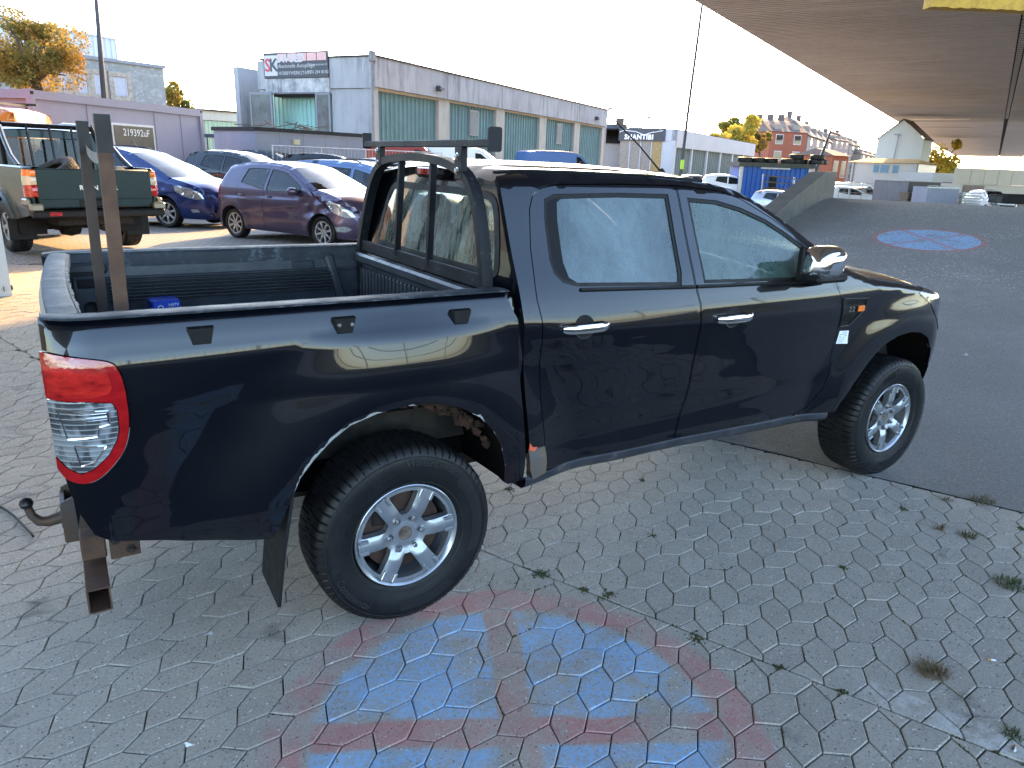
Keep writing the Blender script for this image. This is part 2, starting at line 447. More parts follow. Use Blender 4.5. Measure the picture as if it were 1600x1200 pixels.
m_grear = dewglass('dewy_rear_glass', (.50, .58, .56), (.40, .52, .48), .72, .75, 7)
m_gfront = dewglass('windscreen_glass', (.55, .62, .60), (.5, .55, .55), .15)
def lens(name, col, col2, rough=.12, spots=60):
    g = N(name); v = g.coord(); f = g.noise(22, 3, .6, g.mapping(v, (.6, .6, 1.6)))
    w = g.ramp(f, .35, .65); c = g.mix(w, col, col2)
    MATS[name] = g.done(g.bsdf(c, rough, 0, g.bump(g.vor(spots, g.mapping(v, (1, 1, 1))), .25, .004), .6, 1.0, .02)); return MATS[name]
m_red = lens('red_lens', (.27, .003, .006), (.36, .007, .010)); m_redb = lens('bright_red_lens', (.55, .020, .014), (.22, .004, .006))
_g = N('clear_lens'); _v = _g.coord(); _z = _g.sep(_v)[2]; _b = _g.math('PINGPONG', _z, .009); _k = _g.ramp(_g.noise(26, 2, .5, _g.mapping(_v, (1, 1, .5))), .42, .56)
_c = _g.mix(_k, (.30, .33, .37), (.075, .085, .10)); _c = _g.mix(_g.ramp(_b, .0065, .009), _c, (.55, .58, .62)); _h = _g.math('ADD', _g.math('MULTIPLY', _b, 60), _g.noise(40, 2, .5, _v)); m_clear = MATS['clear_lens'] = _g.done(_g.bsdf(_c, .22, .35, _g.bump(_h, .5, .006), .5, 1.0, .02)); m_amber = lens('amber_lens', (.85, .22, .02), (.7, .15, .01))
m_paper = M('white_paper', (.72, .76, .80), .8, var=.06); m_ink = M('dark_ink', (.03, .03, .035), .7, var=0)
m_white_ink = M('white_ink', (.8, .8, .8), .7, var=0)
# ---------------------------------------------------------------- the black pickup: x forward, right side y<0
truck = thing('pickup_truck', 'black double cab pickup truck with dewy windows and open bed in the foreground', 'pickup truck')
SEC = interp([(.42,.845),(.5,.862),(.58,.862),(.7,.870),(.85,.882),(1.0,.902),(1.10,.915),(1.18,.917),(1.25,.902),(1.32,.879),(1.5,.80),(1.7,.715),(1.76,.685),(1.84,.64)])
ROOFL = [(.50,1.772),(.647,1.783),(.903,1.783),(1.329,1.778),(1.724,1.757),(1.88,1.728),(1.965,1.703),(2.08,1.648),(2.208,1.582),(2.33,1.508),(2.441,1.44),(2.55,1.368)]
HOODL = [(2.50,1.385),(2.556,1.360),(2.70,1.309),(2.835,1.268),(3.08,1.234),(3.25,1.208),(3.41,1.175),(3.6,1.125),(3.8,1.06),(3.93,.99)]
def rnd(P, L, r):
    d = pldist(P, L); t = np.clip((r-d)/r, 0, 1); return r*(1-np.sqrt(np.clip(1-t*t, 0, 1)))
def nose(x):
    t = np.clip(x-3.443, 0, None); return 1.36*t*t
def FL(d, cx):
    w, a = (.34, .092) if cx < 1 else (.24, .066)
    t = np.clip((d-.56)/w, 0, 1); u = np.clip((.56-d)/.30, 0, 1); return a*(1-(.22*t+.78*t*t*(3-2*t)))*(1-u*u)
def YT(P):
    P = np.asarray(P, float); x, z = P[:,0], P[:,1]; y = SEC(z)
    for cx in (0.0, 3.22):
        d = np.hypot(x-cx, z-.40); dd = d-(.60 if cx < 1 else .56); y = y-(.036 if cx < 1 else .022)*np.exp(-(d/.95)**6)*np.clip((1.22-z)/.2, 0, 1)+FL(d, cx)*np.clip((z-.3)/.3, 0, 1)
    inn = np.clip((x-.55)/.15, 0, 1)*np.clip((2.6-x)/.15, 0, 1)
    y = y-.010*np.exp(-((z-.655-.03*(x-1.0))/.06)**2)*inn+.006*np.exp(-((z-1.135+.012*(x-1))/.035)**2)*inn
    y = y-nose(x)
    t = np.clip(-1.0-x, 0, .155); y = y-(.16-np.sqrt(.16**2-t*t))
    y = y-.05*np.clip((.60-z)/.15, 0, 1)**2*np.clip((-.5-x)/.2, 0, 1)
    return y
BEDL = [(-1.2,1.336),(.455,1.336),(.462,1.30),(.475,1.25)]
def YB(P):
    P = np.asarray(P, float); return YT(P)-rnd(P, BEDL, .016)
def YC(P):
    P = np.asarray(P, float); return YT(P)-rnd(P, ROOFL, .05)
def YF(P):
    P = np.asarray(P, float); return YT(P)-rnd(P, HOODL, .05)
ARCH_R = [(-.517,.486),(-.470,.61),(-.42,.726),(-.369,.790),(-.302,.855),(-.238,.900),(-.133,.932),(-.015,.944),(.1,.934),(.211,.900),(.3,.846),(.363,.780),(.409,.703),(.437,.609),(.452,.511)]
ARCH_F = [(2.690,.495),(2.715,.56),(2.793,.672),(2.88,.785),(2.973,.872),(3.096,.920),(3.22,.934),(3.33,.922),(3.43,.880),(3.53,.79),(3.59,.68),(3.62,.55),(3.622,.47)]
LAMP0 = [(-1.1325,1.239),(-1.03,1.222),(-.957,1.206),(-.940,1.175),(-.932,1.12),(-.93,1.005),(-.951,.917),(-.994,.862),(-1.036,.824),(-1.074,.811),(-1.116,.826),(-1.1325,.86)]
LAMP = round_poly(LAMP0, [.001,.03,.03,.03,.03,.05,.04,.04,.03,.03,.02,.001], 3)
RD = [(.680,.522),(.669,.573),(.628,.818),(.606,1.042),(.595,1.209),(.581,1.288),(.582,1.346),(.594,1.49),(.622,1.640),(.650,1.695),(.70,1.722),(.791,1.736),(1.10,1.742),(1.454,1.740),(1.454,1.611),(1.453,1.389),(1.455,1.301),(1.474,1.221),(1.484,1.068),(1.490,.818),(1.478,.689),(1.440,.530)]
FD = [(1.452,.530),(1.490,.689),(1.502,.818),(1.496,1.068),(1.486,1.221),(1.467,1.301),(1.465,1.389),(1.466,1.611),(1.466,1.740),(1.743,1.718),(1.871,1.684),(2.077,1.588),(2.256,1.487),(2.350,1.428),(2.45,1.35),(2.49,1.248),(2.541,1.138),(2.582,.969),(2.59,.749),(2.559,.648),(2.473,.548),(2.353,.516)]
RG = [(.700,1.680),(.683,1.60),(.672,1.439),(.682,1.385),(.720,1.349),(.785,1.332),(1.10,1.318),(1.375,1.306),(1.388,1.36),(1.398,1.705),(1.10,1.708),(.75,1.700)]
FG = [(1.512,1.690),(1.700,1.679),(1.860,1.645),(2.026,1.588),(2.165,1.520),(2.285,1.446),(2.330,1.395),(2.322,1.31),(2.295,1.286),(1.518,1.308)]
FEN = [(2.602,.749),(2.594,.969),(2.553,1.138),(2.503,1.248),(2.462,1.36),(2.50,1.375),(2.556,1.350),(2.70,1.299),(2.835,1.258),(3.08,1.224),(3.25,1.198),(3.40,1.167),(3.6,1.115),(3.8,1.05),(3.93,.98),(3.96,.86),(3.93,.73),(3.80,.735),(3.62,.66)]+ARCH_F[::-1][2:]+[(2.62,.50),(2.40,.508),(2.475,.537),(2.569,.640)]
HL = [(3.262,1.163),(3.34,1.180),(3.50,1.140),(3.70,1.075),(3.86,1.00),(3.90,.93),(3.84,.885),(3.70,.885),(3.58,.91),(3.50,.985),(3.40,1.085)]
BUMP = [(3.62,.47),(3.625,.648),(3.80,.723),(3.93,.718),(3.98,.68),(4.0,.56),(3.95,.45),(3.75,.43)]
CABO = [(.585,.50),(.555,.66),(.535,.85),(.515,1.06),(.503,1.27),(.498,1.45),(.498,1.70),(.505,1.765)]+ROOFL[1:]+[(2.49,1.372),(2.50,1.26),(2.553,1.138),(2.594,.969),(2.602,.749),(2.569,.640),(2.475,.537),(2.35,.500),(1.4,.508)]
BEDO = [(-1.1325,1.3345),(-1.1325,1.05),(-1.130,.87),(-1.122,.811),(-1.104,.712),(-1.066,.622),(-1.022,.593),(-.80,.530),(-.554,.490)]+ARCH_R+[(.475,.496),(.545,.506),(.515,.84),(.490,1.064),(.475,1.25),(.466,1.30),(.450,1.324),(.43,1.3345)]
VENT = [(2.548,1.172),(2.775,1.162),(2.768,1.10),(2.673,1.012),(2.590,1.012)]
def arc_chips(side, arch, seed, spans, wmax=.010):
    r = random.Random(seed); mb = MB(); L = resample(arch, .008, False)
    for a, b in spans:
        i0, i1 = int(a*len(L)), int(b*len(L)); w = 0; V = []; 
        for i in range(i0, i1):
            t = L[min(i+1, len(L)-1)]-L[i-1]; t /= np.linalg.norm(t)+1e-9; nrm = np.array([-t[1], t[0]])
            w = max(.0015, min(wmax, w+r.uniform(-.005, .005))); e = min(1, (i-i0)/4, (i1-1-i)/4)
            V.append(L[i]+nrm*-.001); V.append(L[i]+nrm*(w*e+.0006))
        P = np.array(V); n0 = YT(P)+.0022
        V3 = [(q[0], side*y, q[1]) for q, y in zip(P, n0)]
        mb.add(V3, [(2*i, 2*i+1, 2*i+3, 2*i+2) for i in range(len(V)//2-1)])
    return mb
def truck_side(s):
    st = .028 if s < 0 else .07
    mb = MB(); panel_mb(mb, BEDO, YB, s, [shrink(LAMP, -.004)], st, 0, .012)
    bed = mb.build('bed_side', m_black, truck)
    # rear lamp
    WH = [(-1.1325,1.096),(-1.03,1.090),(-.972,1.080),(-.962,1.055),(-.963,.99),(-.972,.955),(-1.0,.905),(-1.045,.862),(-1.075,.850),(-1.105,.868),(-1.1325,.905)]
    LA = [(q[0]+(.0 if q[0] > -1.13 else 0), q[1]) for q in LAMP]
    mb = MB(); panel_mb(mb, LA, YT, s, [shrink(WH, -.003)], .02, .010, .02); lamp = mb.build('tail_light', m_red, truck)
    mb = MB(); panel_mb(mb, [(-1.125,1.215),(-1.02,1.200),(-.975,1.185),(-.967,1.13),(-.978,1.112),(-1.02,1.104),(-1.125,1.108)], YT, s, [], .02, .0125, .003)
    mb.build('brake_lens', m_redb, lamp)
    mb = MB(); panel_mb(mb, WH, YT, s, [], .016, .009, .015); mb.build('reverse_lens', m_clear, lamp)
    mb = MB()
    for pl in ([(-1.115,1.066),(-.985,1.058),(-.985,1.012),(-1.012,1.006),(-1.02,.975),(-1.10,.968)], [(-1.085,.945),(-1.0,.940),(-1.035,.890),(-1.075,.876)]):
        L = resample(pl, .01, True); L = np.vstack([L, L[:1]])
        mb.tube([(q[0], s*(y+.011), q[1]) for q, y in zip(L, YT(L))], .0032, 6)
    for z in (1.052, 1.040, 1.028): 
        L = np.array([(x, z) for x in np.linspace(-1.112, -.99, 8)]); mb.tube([(q[0], s*(y+.0095), q[1]) for q, y in zip(L, YT(L))], .002, 4)
    mb.build('reflector_frame', m_chrome, lamp)
    # lower edge of lamp: bare bright edge of the cut-out
    L = resample([q for q in LAMP if q[1] < 1.0 and q[0] > -1.12], .012, False); mb = MB(); mb.tube([(q[0]+.003, s*(y+.001), q[1]-.003) for q, y in zip(L, YT(L))], .0012, 5); mb.build('lamp_seal_edge', m_primer, lamp)
    # cab frame and doors
    mb = MB(); panel_mb(mb, CABO, YC, s, [shrink(RD, -.0045), shrink(FD, -.0045)], st, 0, .03); mb.build('cab_side', m_black, truck)
    for nm, D, G in (('rear_door', RD, RG), ('front_door', FD, FG)):
        mb = MB(); panel_mb(mb, D, YC, s, [G], st, 0, .022); dr = mb.build(nm, m_black, truck)
        mb = MB(); panel_mb(mb, shrink(G, -.002), YC, s, [shrink(G, .016)], .03, -.004, .008); mb.build('window_seal', m_plast, dr)
        if nm == 'rear_door':
            GG = [(.765,1.668),(.752,1.60),(.742,1.43),(.757,1.37),(.80,1.345),(1.10,1.332),(1.362,1.320),(1.376,1.36),(1.384,1.690),(1.10,1.694),(.80,1.688)]
            mb = MB(); panel_mb(mb, shrink(G, .012), YC, s, [GG], .04, -.005, .006); mb.build('quarter_trim', M('dark_window_trim', (.006,.006,.007), .45, var=.1, spec=.2), dr)
            mb = MB(); panel_mb(mb, shrink(GG, -.004), YC, s, [], .05, -.010, 0); mb.build('window_glass', m_gside, dr)
        else:
            mb = MB(); panel_mb(mb, shrink(G, .010), YC, s, [], .05, -.010, 0); mb.build('window_glass', m_gside2, dr)
        # belt line weatherstrip
        xa, xb = (.80, 1.452) if nm == 'rear_door' else (1.468, 2.40); za, zb = (1.318, 1.296) if nm == 'rear_door' else (1.296, 1.276)
        L = np.array([(xa+(xb-xa)*k/20, za+(zb-za)*k/20) for k in range(21)]); mb = MB()
        mb.tube([(q[0], s*(y+.002), q[1]) for q, y in zip(L, YC(L))], .009, 6); mb.build('belt_strip', m_plast, dr)
        # handle
        hx, hz = (.806, 1.167) if nm == 'rear_door' else (1.70, 1.139)
        mb = MB(); cup = [(hx+.052*math.cos(a), hz+.050*math.sin(a)) for a in np.linspace(0, 2*math.pi, 20)[:-1]]
        panel_mb(mb, cup, YC, s, [], .02, .0012, 0); mb.build('handle_cup', m_dark, dr)
        mb = MB(); rim_ = np.array([(hx+.052*math.cos(a), hz+.050*math.sin(a)) for a in np.linspace(math.pi*1.08, math.pi*1.92, 14)])
        mb.tube([(q[0], s*(y+.002), q[1]) for q, y in zip(rim_, YC(rim_))], .0025, 5)
        mb.build('cup_rim', m_chrome, dr)
        mb = MB(); L = np.array([(hx-.120+.240*k/24, hz) for k in range(25)]); y = YC(L)
        V = []
        for i, (q, yy) in enumerate(zip(L, y)):
            e = (i/24-.5)*2; hh = .021*(1-.12*e*e) if abs(e) < .93 else .014; out = .030*(1-e**4)+.010
            for a in np.linspace(0, 2*math.pi, 13)[:-1]: V.append((q[0], s*(yy+out+.010*math.cos(a)), hz-.006*e*0+hh*math.sin(a)))
        F = [(i*12+k, i*12+(k+1)%12, (i+1)*12+(k+1)%12, (i+1)*12+k) for i in range(24) for k in range(12)]+[tuple(range(12)), tuple(24*12+k for k in range(12))]
        mb.add(V, F); mb.build('door_handle', m_chrome, dr)
    # sill
    mb = MB(); L = np.array([(.56, .492), (.9, .512), (1.5, .517), (2.1, .503), (2.63, .485)]); L = resample(L, .05, False); V = []
    for q, y in zip(L, YT(L)):
        for dy, dz in ((-.004, .020), (.004, .008), (.000, -.022), (-.03, -.045), (-.12, -.05)): V.append((q[0], s*(y+dy), q[1]+dz))
    mb.add(V, [(i*5+k, (i+1)*5+k, (i+1)*5+k+1, i*5+k+1) for i in range(len(L)-1) for k in range(4)]); mb.build('sill', m_sill, truck)
    # rear lower corner of cab with scraped paint
    mb = MB(); panel_mb(mb, [(.548,.655),(.652,.642),(.668,.566),(.672,.512),(.60,.494),(.572,.55)], YT, s, [], .02, .0035, .004); mb.build('cab_corner_patch', M('bare_grey_patch', (.10,.105,.11), .5, .2, col2=(.16,.11,.07), scale=14), truck)
    if s < 0:
        mb = MB(); panel_mb(mb, [(.548,.655),(.552,.685),(.570,.662),(.60,.655),(.58,.640)], YT, s, [], .01, .005, .002); mb.build('paint_scrape', M('orange_scrape', (.75,.12,.05), .6, var=.2), truck)
    # front wing, head lamp, bumper corner
    mb = MB(); panel_mb(mb, FEN, YF, s, [shrink(HL, -.003), shrink(VENT, -.002)], st, 0, .022); fen = mb.build('front_wing', m_black, truck)
    mb = MB(); panel_mb(mb, HL, YF, s, [], .03, .003, .02); hl = mb.build('headlight', lens('headlamp_glass', (.02,.022,.025), (.06,.065,.07), .08), truck)
    mb = MB(); panel_mb(mb, [(3.62,1.02),(3.78,.985),(3.83,.93),(3.74,.91),(3.64,.94)], YF, s, [], .03, .006, .003); mb.build('indicator_lens', M('pink_tinted_lens', (.5,.32,.36), .1, coat=1), hl)
    mb = MB(); panel_mb(mb, BUMP, YF, s, [], st, 0, .03); mb.build('bumper_corner', m_black, truck)
    mb = MB(); panel_mb(mb, shrink(VENT, -.001), YF, s, [], .03, -.006, 0); vt = mb.build('wing_vent', m_plast, truck)
    mb = MB(); fr = [tuple(q) for q in resample(VENT, .03)]+[VENT[0]]; A = np.array(fr); mb.tube([(q[0], s*(y+.001), q[1]) for q, y in zip(A, YF(A))], .006, 6); mb.build('vent_frame', m_plast, vt)
    mb = MB()
    for k in range(9):
        for z0, z1 in ((1.137, 1.155), (1.035, 1.075)):
            x = 2.60+.0185*k-(0 if z1 > 1.1 else .0)
            if z1 < 1.1 and x > 2.69: continue
            A = np.array([(x, z0), (x+.012, z1)]); mb.tube([(q[0], s*(y+.001), q[1]) for q, y in zip(A, YF(A))], .0035, 4)
    mb.build('vent_mesh', m_dark, vt)
    yv = float(YF(np.array([(2.66, 1.11)]))[0])
    mb = MB(); mb.box((2.727, s*(yv+.004), 1.108), (.055, .012, .034), bev=.004); mb.build('side_indicator', m_amber, vt)
    mb = MB(); text_on(mb, '2.2', .040, (2.645, s*(yv+.003), 1.108), (-s, 0, 0), (0, 0, 1), lift=.0015); mb.build('badge_lettering', M('badge_grey', (.35,.36,.38), .3, .8), vt)
    # arch liner with rust showing inside, and chips along the lip
    for cx, arch in ((0, ARCH_R), (3.22, ARCH_F)):
        mb = MB(); A = resample(arch, .05, False); V = []
        for q, y in zip(A, YT(A)):
            w = np.array([q[0]-cx, q[1]-.40]); o_ = w*(1.0+.015)
            V += [(q[0], s*(y-.006), q[1]), (q[0], s*(y-.035), q[1]+.004), (cx+o_[0], s*(y-.06), .40+o_[1]), (cx+o_[0]*.98, s*.50, .40+o_[1]*.98), (cx+w[0]*.2, s*.50, .45)]
        mb.add(V, [(i*5+k, (i+1)*5+k, (i+1)*5+k+1, i*5+k+1) for i in range(len(A)-1) for k in range(4)])
        mb.build('wheel_arch_liner', M('arch_liner', (.004,.004,.0045), .95, scale=5, col2=(.010,.006,.004), lo=.54, hi=.68, detail=8, spec=.08), truck, smooth=60)
    if s < 0:
        arc_chips(s, ARCH_R, 3, [(.14, .44), (.50, .53), (.70, .76), (.80, .82), (.87, .885), (.93, .94)]).build('chipped_arch_edge', m_primer, bed, kind='stuff')
        r = random.Random(5); mb = MB()      # corroded inner lip: lumpy flaking seam
        for y0, rr0, a0, a1 in ((-.83, .515, .75, 1.75), (-.80, .49, .55, 1.35)):
            A_ = np.linspace(a0, a1, 46); pts = [((rr0+r.uniform(-.012, .010))*math.cos(a), y0+r.uniform(-.015, .015), .40+(rr0+r.uniform(-.012, .010))*math.sin(a)) for a in A_]
            mb.tube(pts, [max(.002, r.gauss(.010, .007)) for _ in A_], 6)
        mb.build('arch_corrosion', M('flaking_rust', (.030,.015,.010), .95, scale=20, col2=(.06,.028,.016)), bed, kind='stuff')
    # clips on the outside of the bed
    for i, (x, z) in enumerate([(-.70, 1.262), (-.233, 1.258), (.222, 1.253)]):
        y = float(YT(np.array([(x, z)]))[0]); mb = MB(); w = .040
        P = [(-w,.030),(w,.030),(w*.96,.024),(w*.72,-.028),(-w*.72,-.028),(-w*.96,.024)]
        a = [(x+p_[0], s*(y-.004), z+p_[1]) for p_ in P]; b = [(x+p_[0]*.92, s*(y+.016+.006*(p_[1] > 0)), z+p_[1]*.90) for p_ in P]
        mb.add(a+b, [tuple(range(6, 12)), *[(j, (j+1)%6, 6+(j+1)%6, 6+j) for j in range(6)]])
        cl = mb.build('cover_clip', m_plast, truck)
        if i == 1:
            for dx in (-.022, .022):
                q = MB(); q.lathe([(0,.004),(.006,.004),(.008,.0)], 10, 'y'); q.xform(Matrix.Translation((x+dx, s*(y+.019), z+.004)) @ Matrix.Rotation(math.pi if s < 0 else 0, 4, 'Z')); q.build('screw', m_steel, cl)
    # mud flap
    mb = MB(); V = []
    for z, x, y0, y1 in ((.735,-.425,.895,.60),(.60,-.445,.900,.60),(.42,-.478,.895,.60),(.20,-.505,.885,.605),(.185,-.50,.86,.62)):
        V += [(x, s*y0, z), (x+.006, s*y1, z), (x-.012, s*y0, z), (x-.006, s*y1, z)]
    F = []
    for i in range(4): F += [(i*4, i*4+1, i*4+5, i*4+4), (i*4+2, i*4+6, i*4+7, i*4+3), (i*4, i*4+4, i*4+6, i*4+2), (i*4+1, i*4+3, i*4+7, i*4+5)]
    mb.add(V, F); mb.build('mud_flap', m_plast, truck)
    # mirror
    mb = MB(); n = 28; V = []; cx_, cz = 2.205, 1.392
    secs = [(.945,.098,.072),(.975,.112,.084),(1.02,.112,.084),(1.055,.100,.074),(1.078,.078,.056),(1.088,.045,.032)]
    for y, hx_, hz_ in secs:
        for k in range(n):
            a = 2*math.pi*k/n; ca, sa = math.cos(a), math.sin(a)
            V.append((cx_+hx_*math.copysign(abs(ca)**.55, ca)+.012*sa, s*y, cz+hz_*math.copysign(abs(sa)**.6, sa)))
    F = [(i*n+k, (i+1)*n+k, (i+1)*n+(k+1)%n, i*n+(k+1)%n) for i in range(len(secs)-1) for k in range(n)]+[tuple(range(n)), tuple((len(secs)-1)*n+k for k in range(n))[::-1]]
    mb.add(V, F if s < 0 else [f[::-1] for f in F]); mir = mb.build('door_mirror', m_chrome, truck, smooth=60)
    mb = MB(); mb.box((2.20, s*1.012, 1.322), (.235, .150, .042), bev=.016); mb.box((2.094, s*.958, 1.385), (.016, .035, .165), bev=.006); mb.box((2.20, s*.945, 1.385), (.215, .02, .16), bev=.008); mb.tube([(2.25, s*1.0, 1.315), (2.27, s*.95, 1.30), (2.30, s*.86, 1.285)], [.024, .032, .042], 10); mb.build('mirror_base', m_plast, mir, kind='stuff')
    return bed
truck_side(-1); truck_side(1)
# sticker on the right wing
mb = MB(); panel_mb(mb, [(2.604,.985),(2.690,.980),(2.694,.903),(2.606,.909)], YF, -1, [], .03, .002, 0); stk = mb.build('dealer_sticker', m_paper, truck)
mb = MB(); r = random.Random(2)
for k in range(6):
    z = .973-.011*k; x0 = 2.616; 
    while x0 < 2.675:
        w = r.uniform(.008, .02); A = np.array([(x0, z), (min(x0+w, 2.682), z-.0006)])
        if r.random() < .8: mb.tube([(q[0], -(y+.0028), q[1]) for q, y in zip(A, YF(A))], .0022, 4)
        x0 += w+.006
mb.build('sticker_lines', M('grey_ink', (.25,.27,.30), .7, var=0), stk)
# roof, windscreen, bonnet, front end
ribs = [(-.42,.010),(-.20,.012),(.20,.012),(.42,.010)]
mb = MB(); E = resample(ROOFL[:5], .08, False); Ye = YC(E); us = np.linspace(-1, 1, 61); V = []
for i in range(len(E)):
    for u in us:
        y = u*Ye[i]; z = E[i,1]+.050*(1-abs(u)**1.7)
        end = min(1, (E[i,0]-.58)/.12, (1.66-E[i,0])/.15)
        if end > 0:
            for ry, rh in ribs: z -= rh*math.exp(-((y-ry)/.030)**2)*end
        z -= .03*max(0, (.62-E[i,0])/.12)**2
        V.append((E[i,0], y, z))
n = len(us); mb.add(V, [(i*n+j, (i+1)*n+j, (i+1)*n+j+1, i*n+j+1) for i in range(len(E)-1) for j in range(n-1)])
roof = mb.build('roof', paint('dewy_sheen_black_roof', (.004,.006,.010), .34, coat=.5, dust=.14, dustcol=(.20,.24,.28)), truck, smooth=180)  # bluish dust tint paints a pale sky sheen over the dewy roof
for s in (-1, 1):
    L = resample([(.52,1.772),(.647,1.781),(.903,1.781),(1.329,1.776),(1.70,1.757)], .06, False); mb = MB()
    mb.tube([(q[0], s*(y-.030), q[1]+.008) for q, y in zip(L, YC(L))], .008, 6); mb.build('roof_ditch_trim', m_plast, roof)
mb = MB(); loft(mb, resample(ROOFL[4:], .06, False), YC, np.linspace(.03, .30, len(resample(ROOFL[4:], .06, False))), np.linspace(.050, -.02, len(resample(ROOFL[4:], .06, False))), 21); mb.build('windscreen', m_gfront, truck, smooth=180)
mb = MB(); E = resample(HOODL, .07, False); k = len(E); loft(mb, E, YF, np.interp(E[:,0], [2.5, 3.2, 3.93], [.0, .02, .17]), np.interp(E[:,0], [2.5, 2.9, 3.5, 3.93], [.02, .065, .075, .02]), 31, p=2.6); mb.build('bonnet', m_black, truck, smooth=180)
mb = MB(); loft(mb, [(3.93,.985),(3.965,.86),(3.985,.74),(4.0,.62),(3.99,.50),(3.94,.44)], YF, .15, 0, 17); mb.build('front_bumper', m_black, truck, smooth=180)
mb = MB()
for z in (.90, .83, .76): mb.box((4.085, 0, z), (.05, .62, .045), bev=.01)
mb.build('grille_bar', m_chrome, truck)
# cab back wall and rear window
def cabx(y, z): return .498+(np.clip(z, 1.2, 1.9)-1.25)*.18-.035*(1-(y/.85)**2)
def yz_sheet(mb, poly, holes, step, fx, off=0.0, flange=.02, m=None):
    V, T = tri2d(poly, holes, step); P = np.stack([fx(V[:,0], V[:,1])+off, V[:,0], V[:,1]], 1)
    mb.add(P, [tuple(t[::-1]) for t in T], m)
    if flange:
        ed = {(int(t[i]), int(t[(i+1)%3])) for t in T for i in range(3)}
        for a, b in ed:
            if (b, a) not in ed: mb.add([P[a], P[b], P[b]+[flange,0,0], P[a]+[flange,0,0]], [(0, 3, 2, 1)], m)
    return mb
WIN = round_poly([(-.70,1.352),(.70,1.352),(.66,1.50),(.585,1.692),(.40,1.703),(-.40,1.703),(-.585,1.692),(-.66,1.50)], [.06,.06,.02,.09,.02,.02,.09,.02], 4)
BACK = [(-.845,.60),(.845,.60),(.90,1.05),(.885,1.25),(.84,1.40),(.715,1.70),(.66,1.765),(.3,1.79),(-.3,1.79),(-.66,1.765),(-.715,1.70),(-.84,1.40),(-.885,1.25),(-.90,1.05)]
mb = MB(); yz_sheet(mb, BACK, [WIN], .05, cabx); back = mb.build('cab_back', m_black, truck, smooth=50)
mb = MB(); yz_sheet(mb, shrink(WIN, -.004), [shrink(WIN, .03)], .04, cabx, -.004); mb.build('window_seal', m_plast, back, smooth=50)
mb = MB(); yz_sheet(mb, shrink(WIN, .024), [], .06, cabx, -.001, 0); mb.build('rear_window', m_grear, back, smooth=50)
mb = MB(); mb.box((.545, -.0, 1.768), (.095, .30, .060), bev=.02); bl = mb.build('high_brake_light', m_plast, truck)
mb = MB(); mb.box((.497, 0, 1.768), (.012, .19, .036), bev=.005); mb.build('brake_lens', m_redb, bl)
mb = MB(); mb.tube([(1.95, -.06, 1.79), (1.93, -.062, 1.805)], .018, 10); mb.tube([(1.93,-.062,1.80), (1.73,-.09,1.935), (1.50,-.108,2.076)], [.005,.004,.003], 7); mb.build('antenna', m_plast, truck)
# interior
for x, ys in ((1.62, (.37, -.37)), (.86, (.42, 0.0, -.42))):
    for y in ys:
        mb = MB(); mb.box((x-.02, y, 1.18), (.16, .46 if x > 1 else .40, .62), bev=.06, ax=[[1,0,.2],[0,1,0],[-.2,0,1]]); mb.box((x+.25, y, .88), (.5, .48, .16), bev=.05)
        st = mb.build('seat', m_seat, truck)
        mb = MB(); mb.box((x-.11, y, 1.545), (.10, .26, .20), bev=.055); mb.tube([(x-.09, y-.07, 1.44), (x-.10, y-.07, 1.50)], .008, 6); mb.tube([(x-.09, y+.07, 1.44), (x-.10, y+.07, 1.50)], .008, 6); mb.build('headrest', m_seat, st)
mb = MB(); mb.box((2.32, 0, 1.13), (.36, 1.5, .26), bev=.08); mb.build('dashboard', m_plast, truck)
mb = MB(); mb.lathe([(.185,-.014),(.199,0),(.185,.014),(.171,0)], 28, 'x', close=True); mb.box((0,0,0), (.03,.10,.34), bev=.01); mb.xform(Matrix.Translation((2.06, .38, 1.22)) @ Matrix.Rotation(math.radians(-25), 4, 'Y')); mb.build('steering_wheel', m_plast, truck)
mb = MB(); mb.box((1.53, 0, .62), (2.1, 1.62, .10)); mb.build('cab_floor', m_dark, truck)
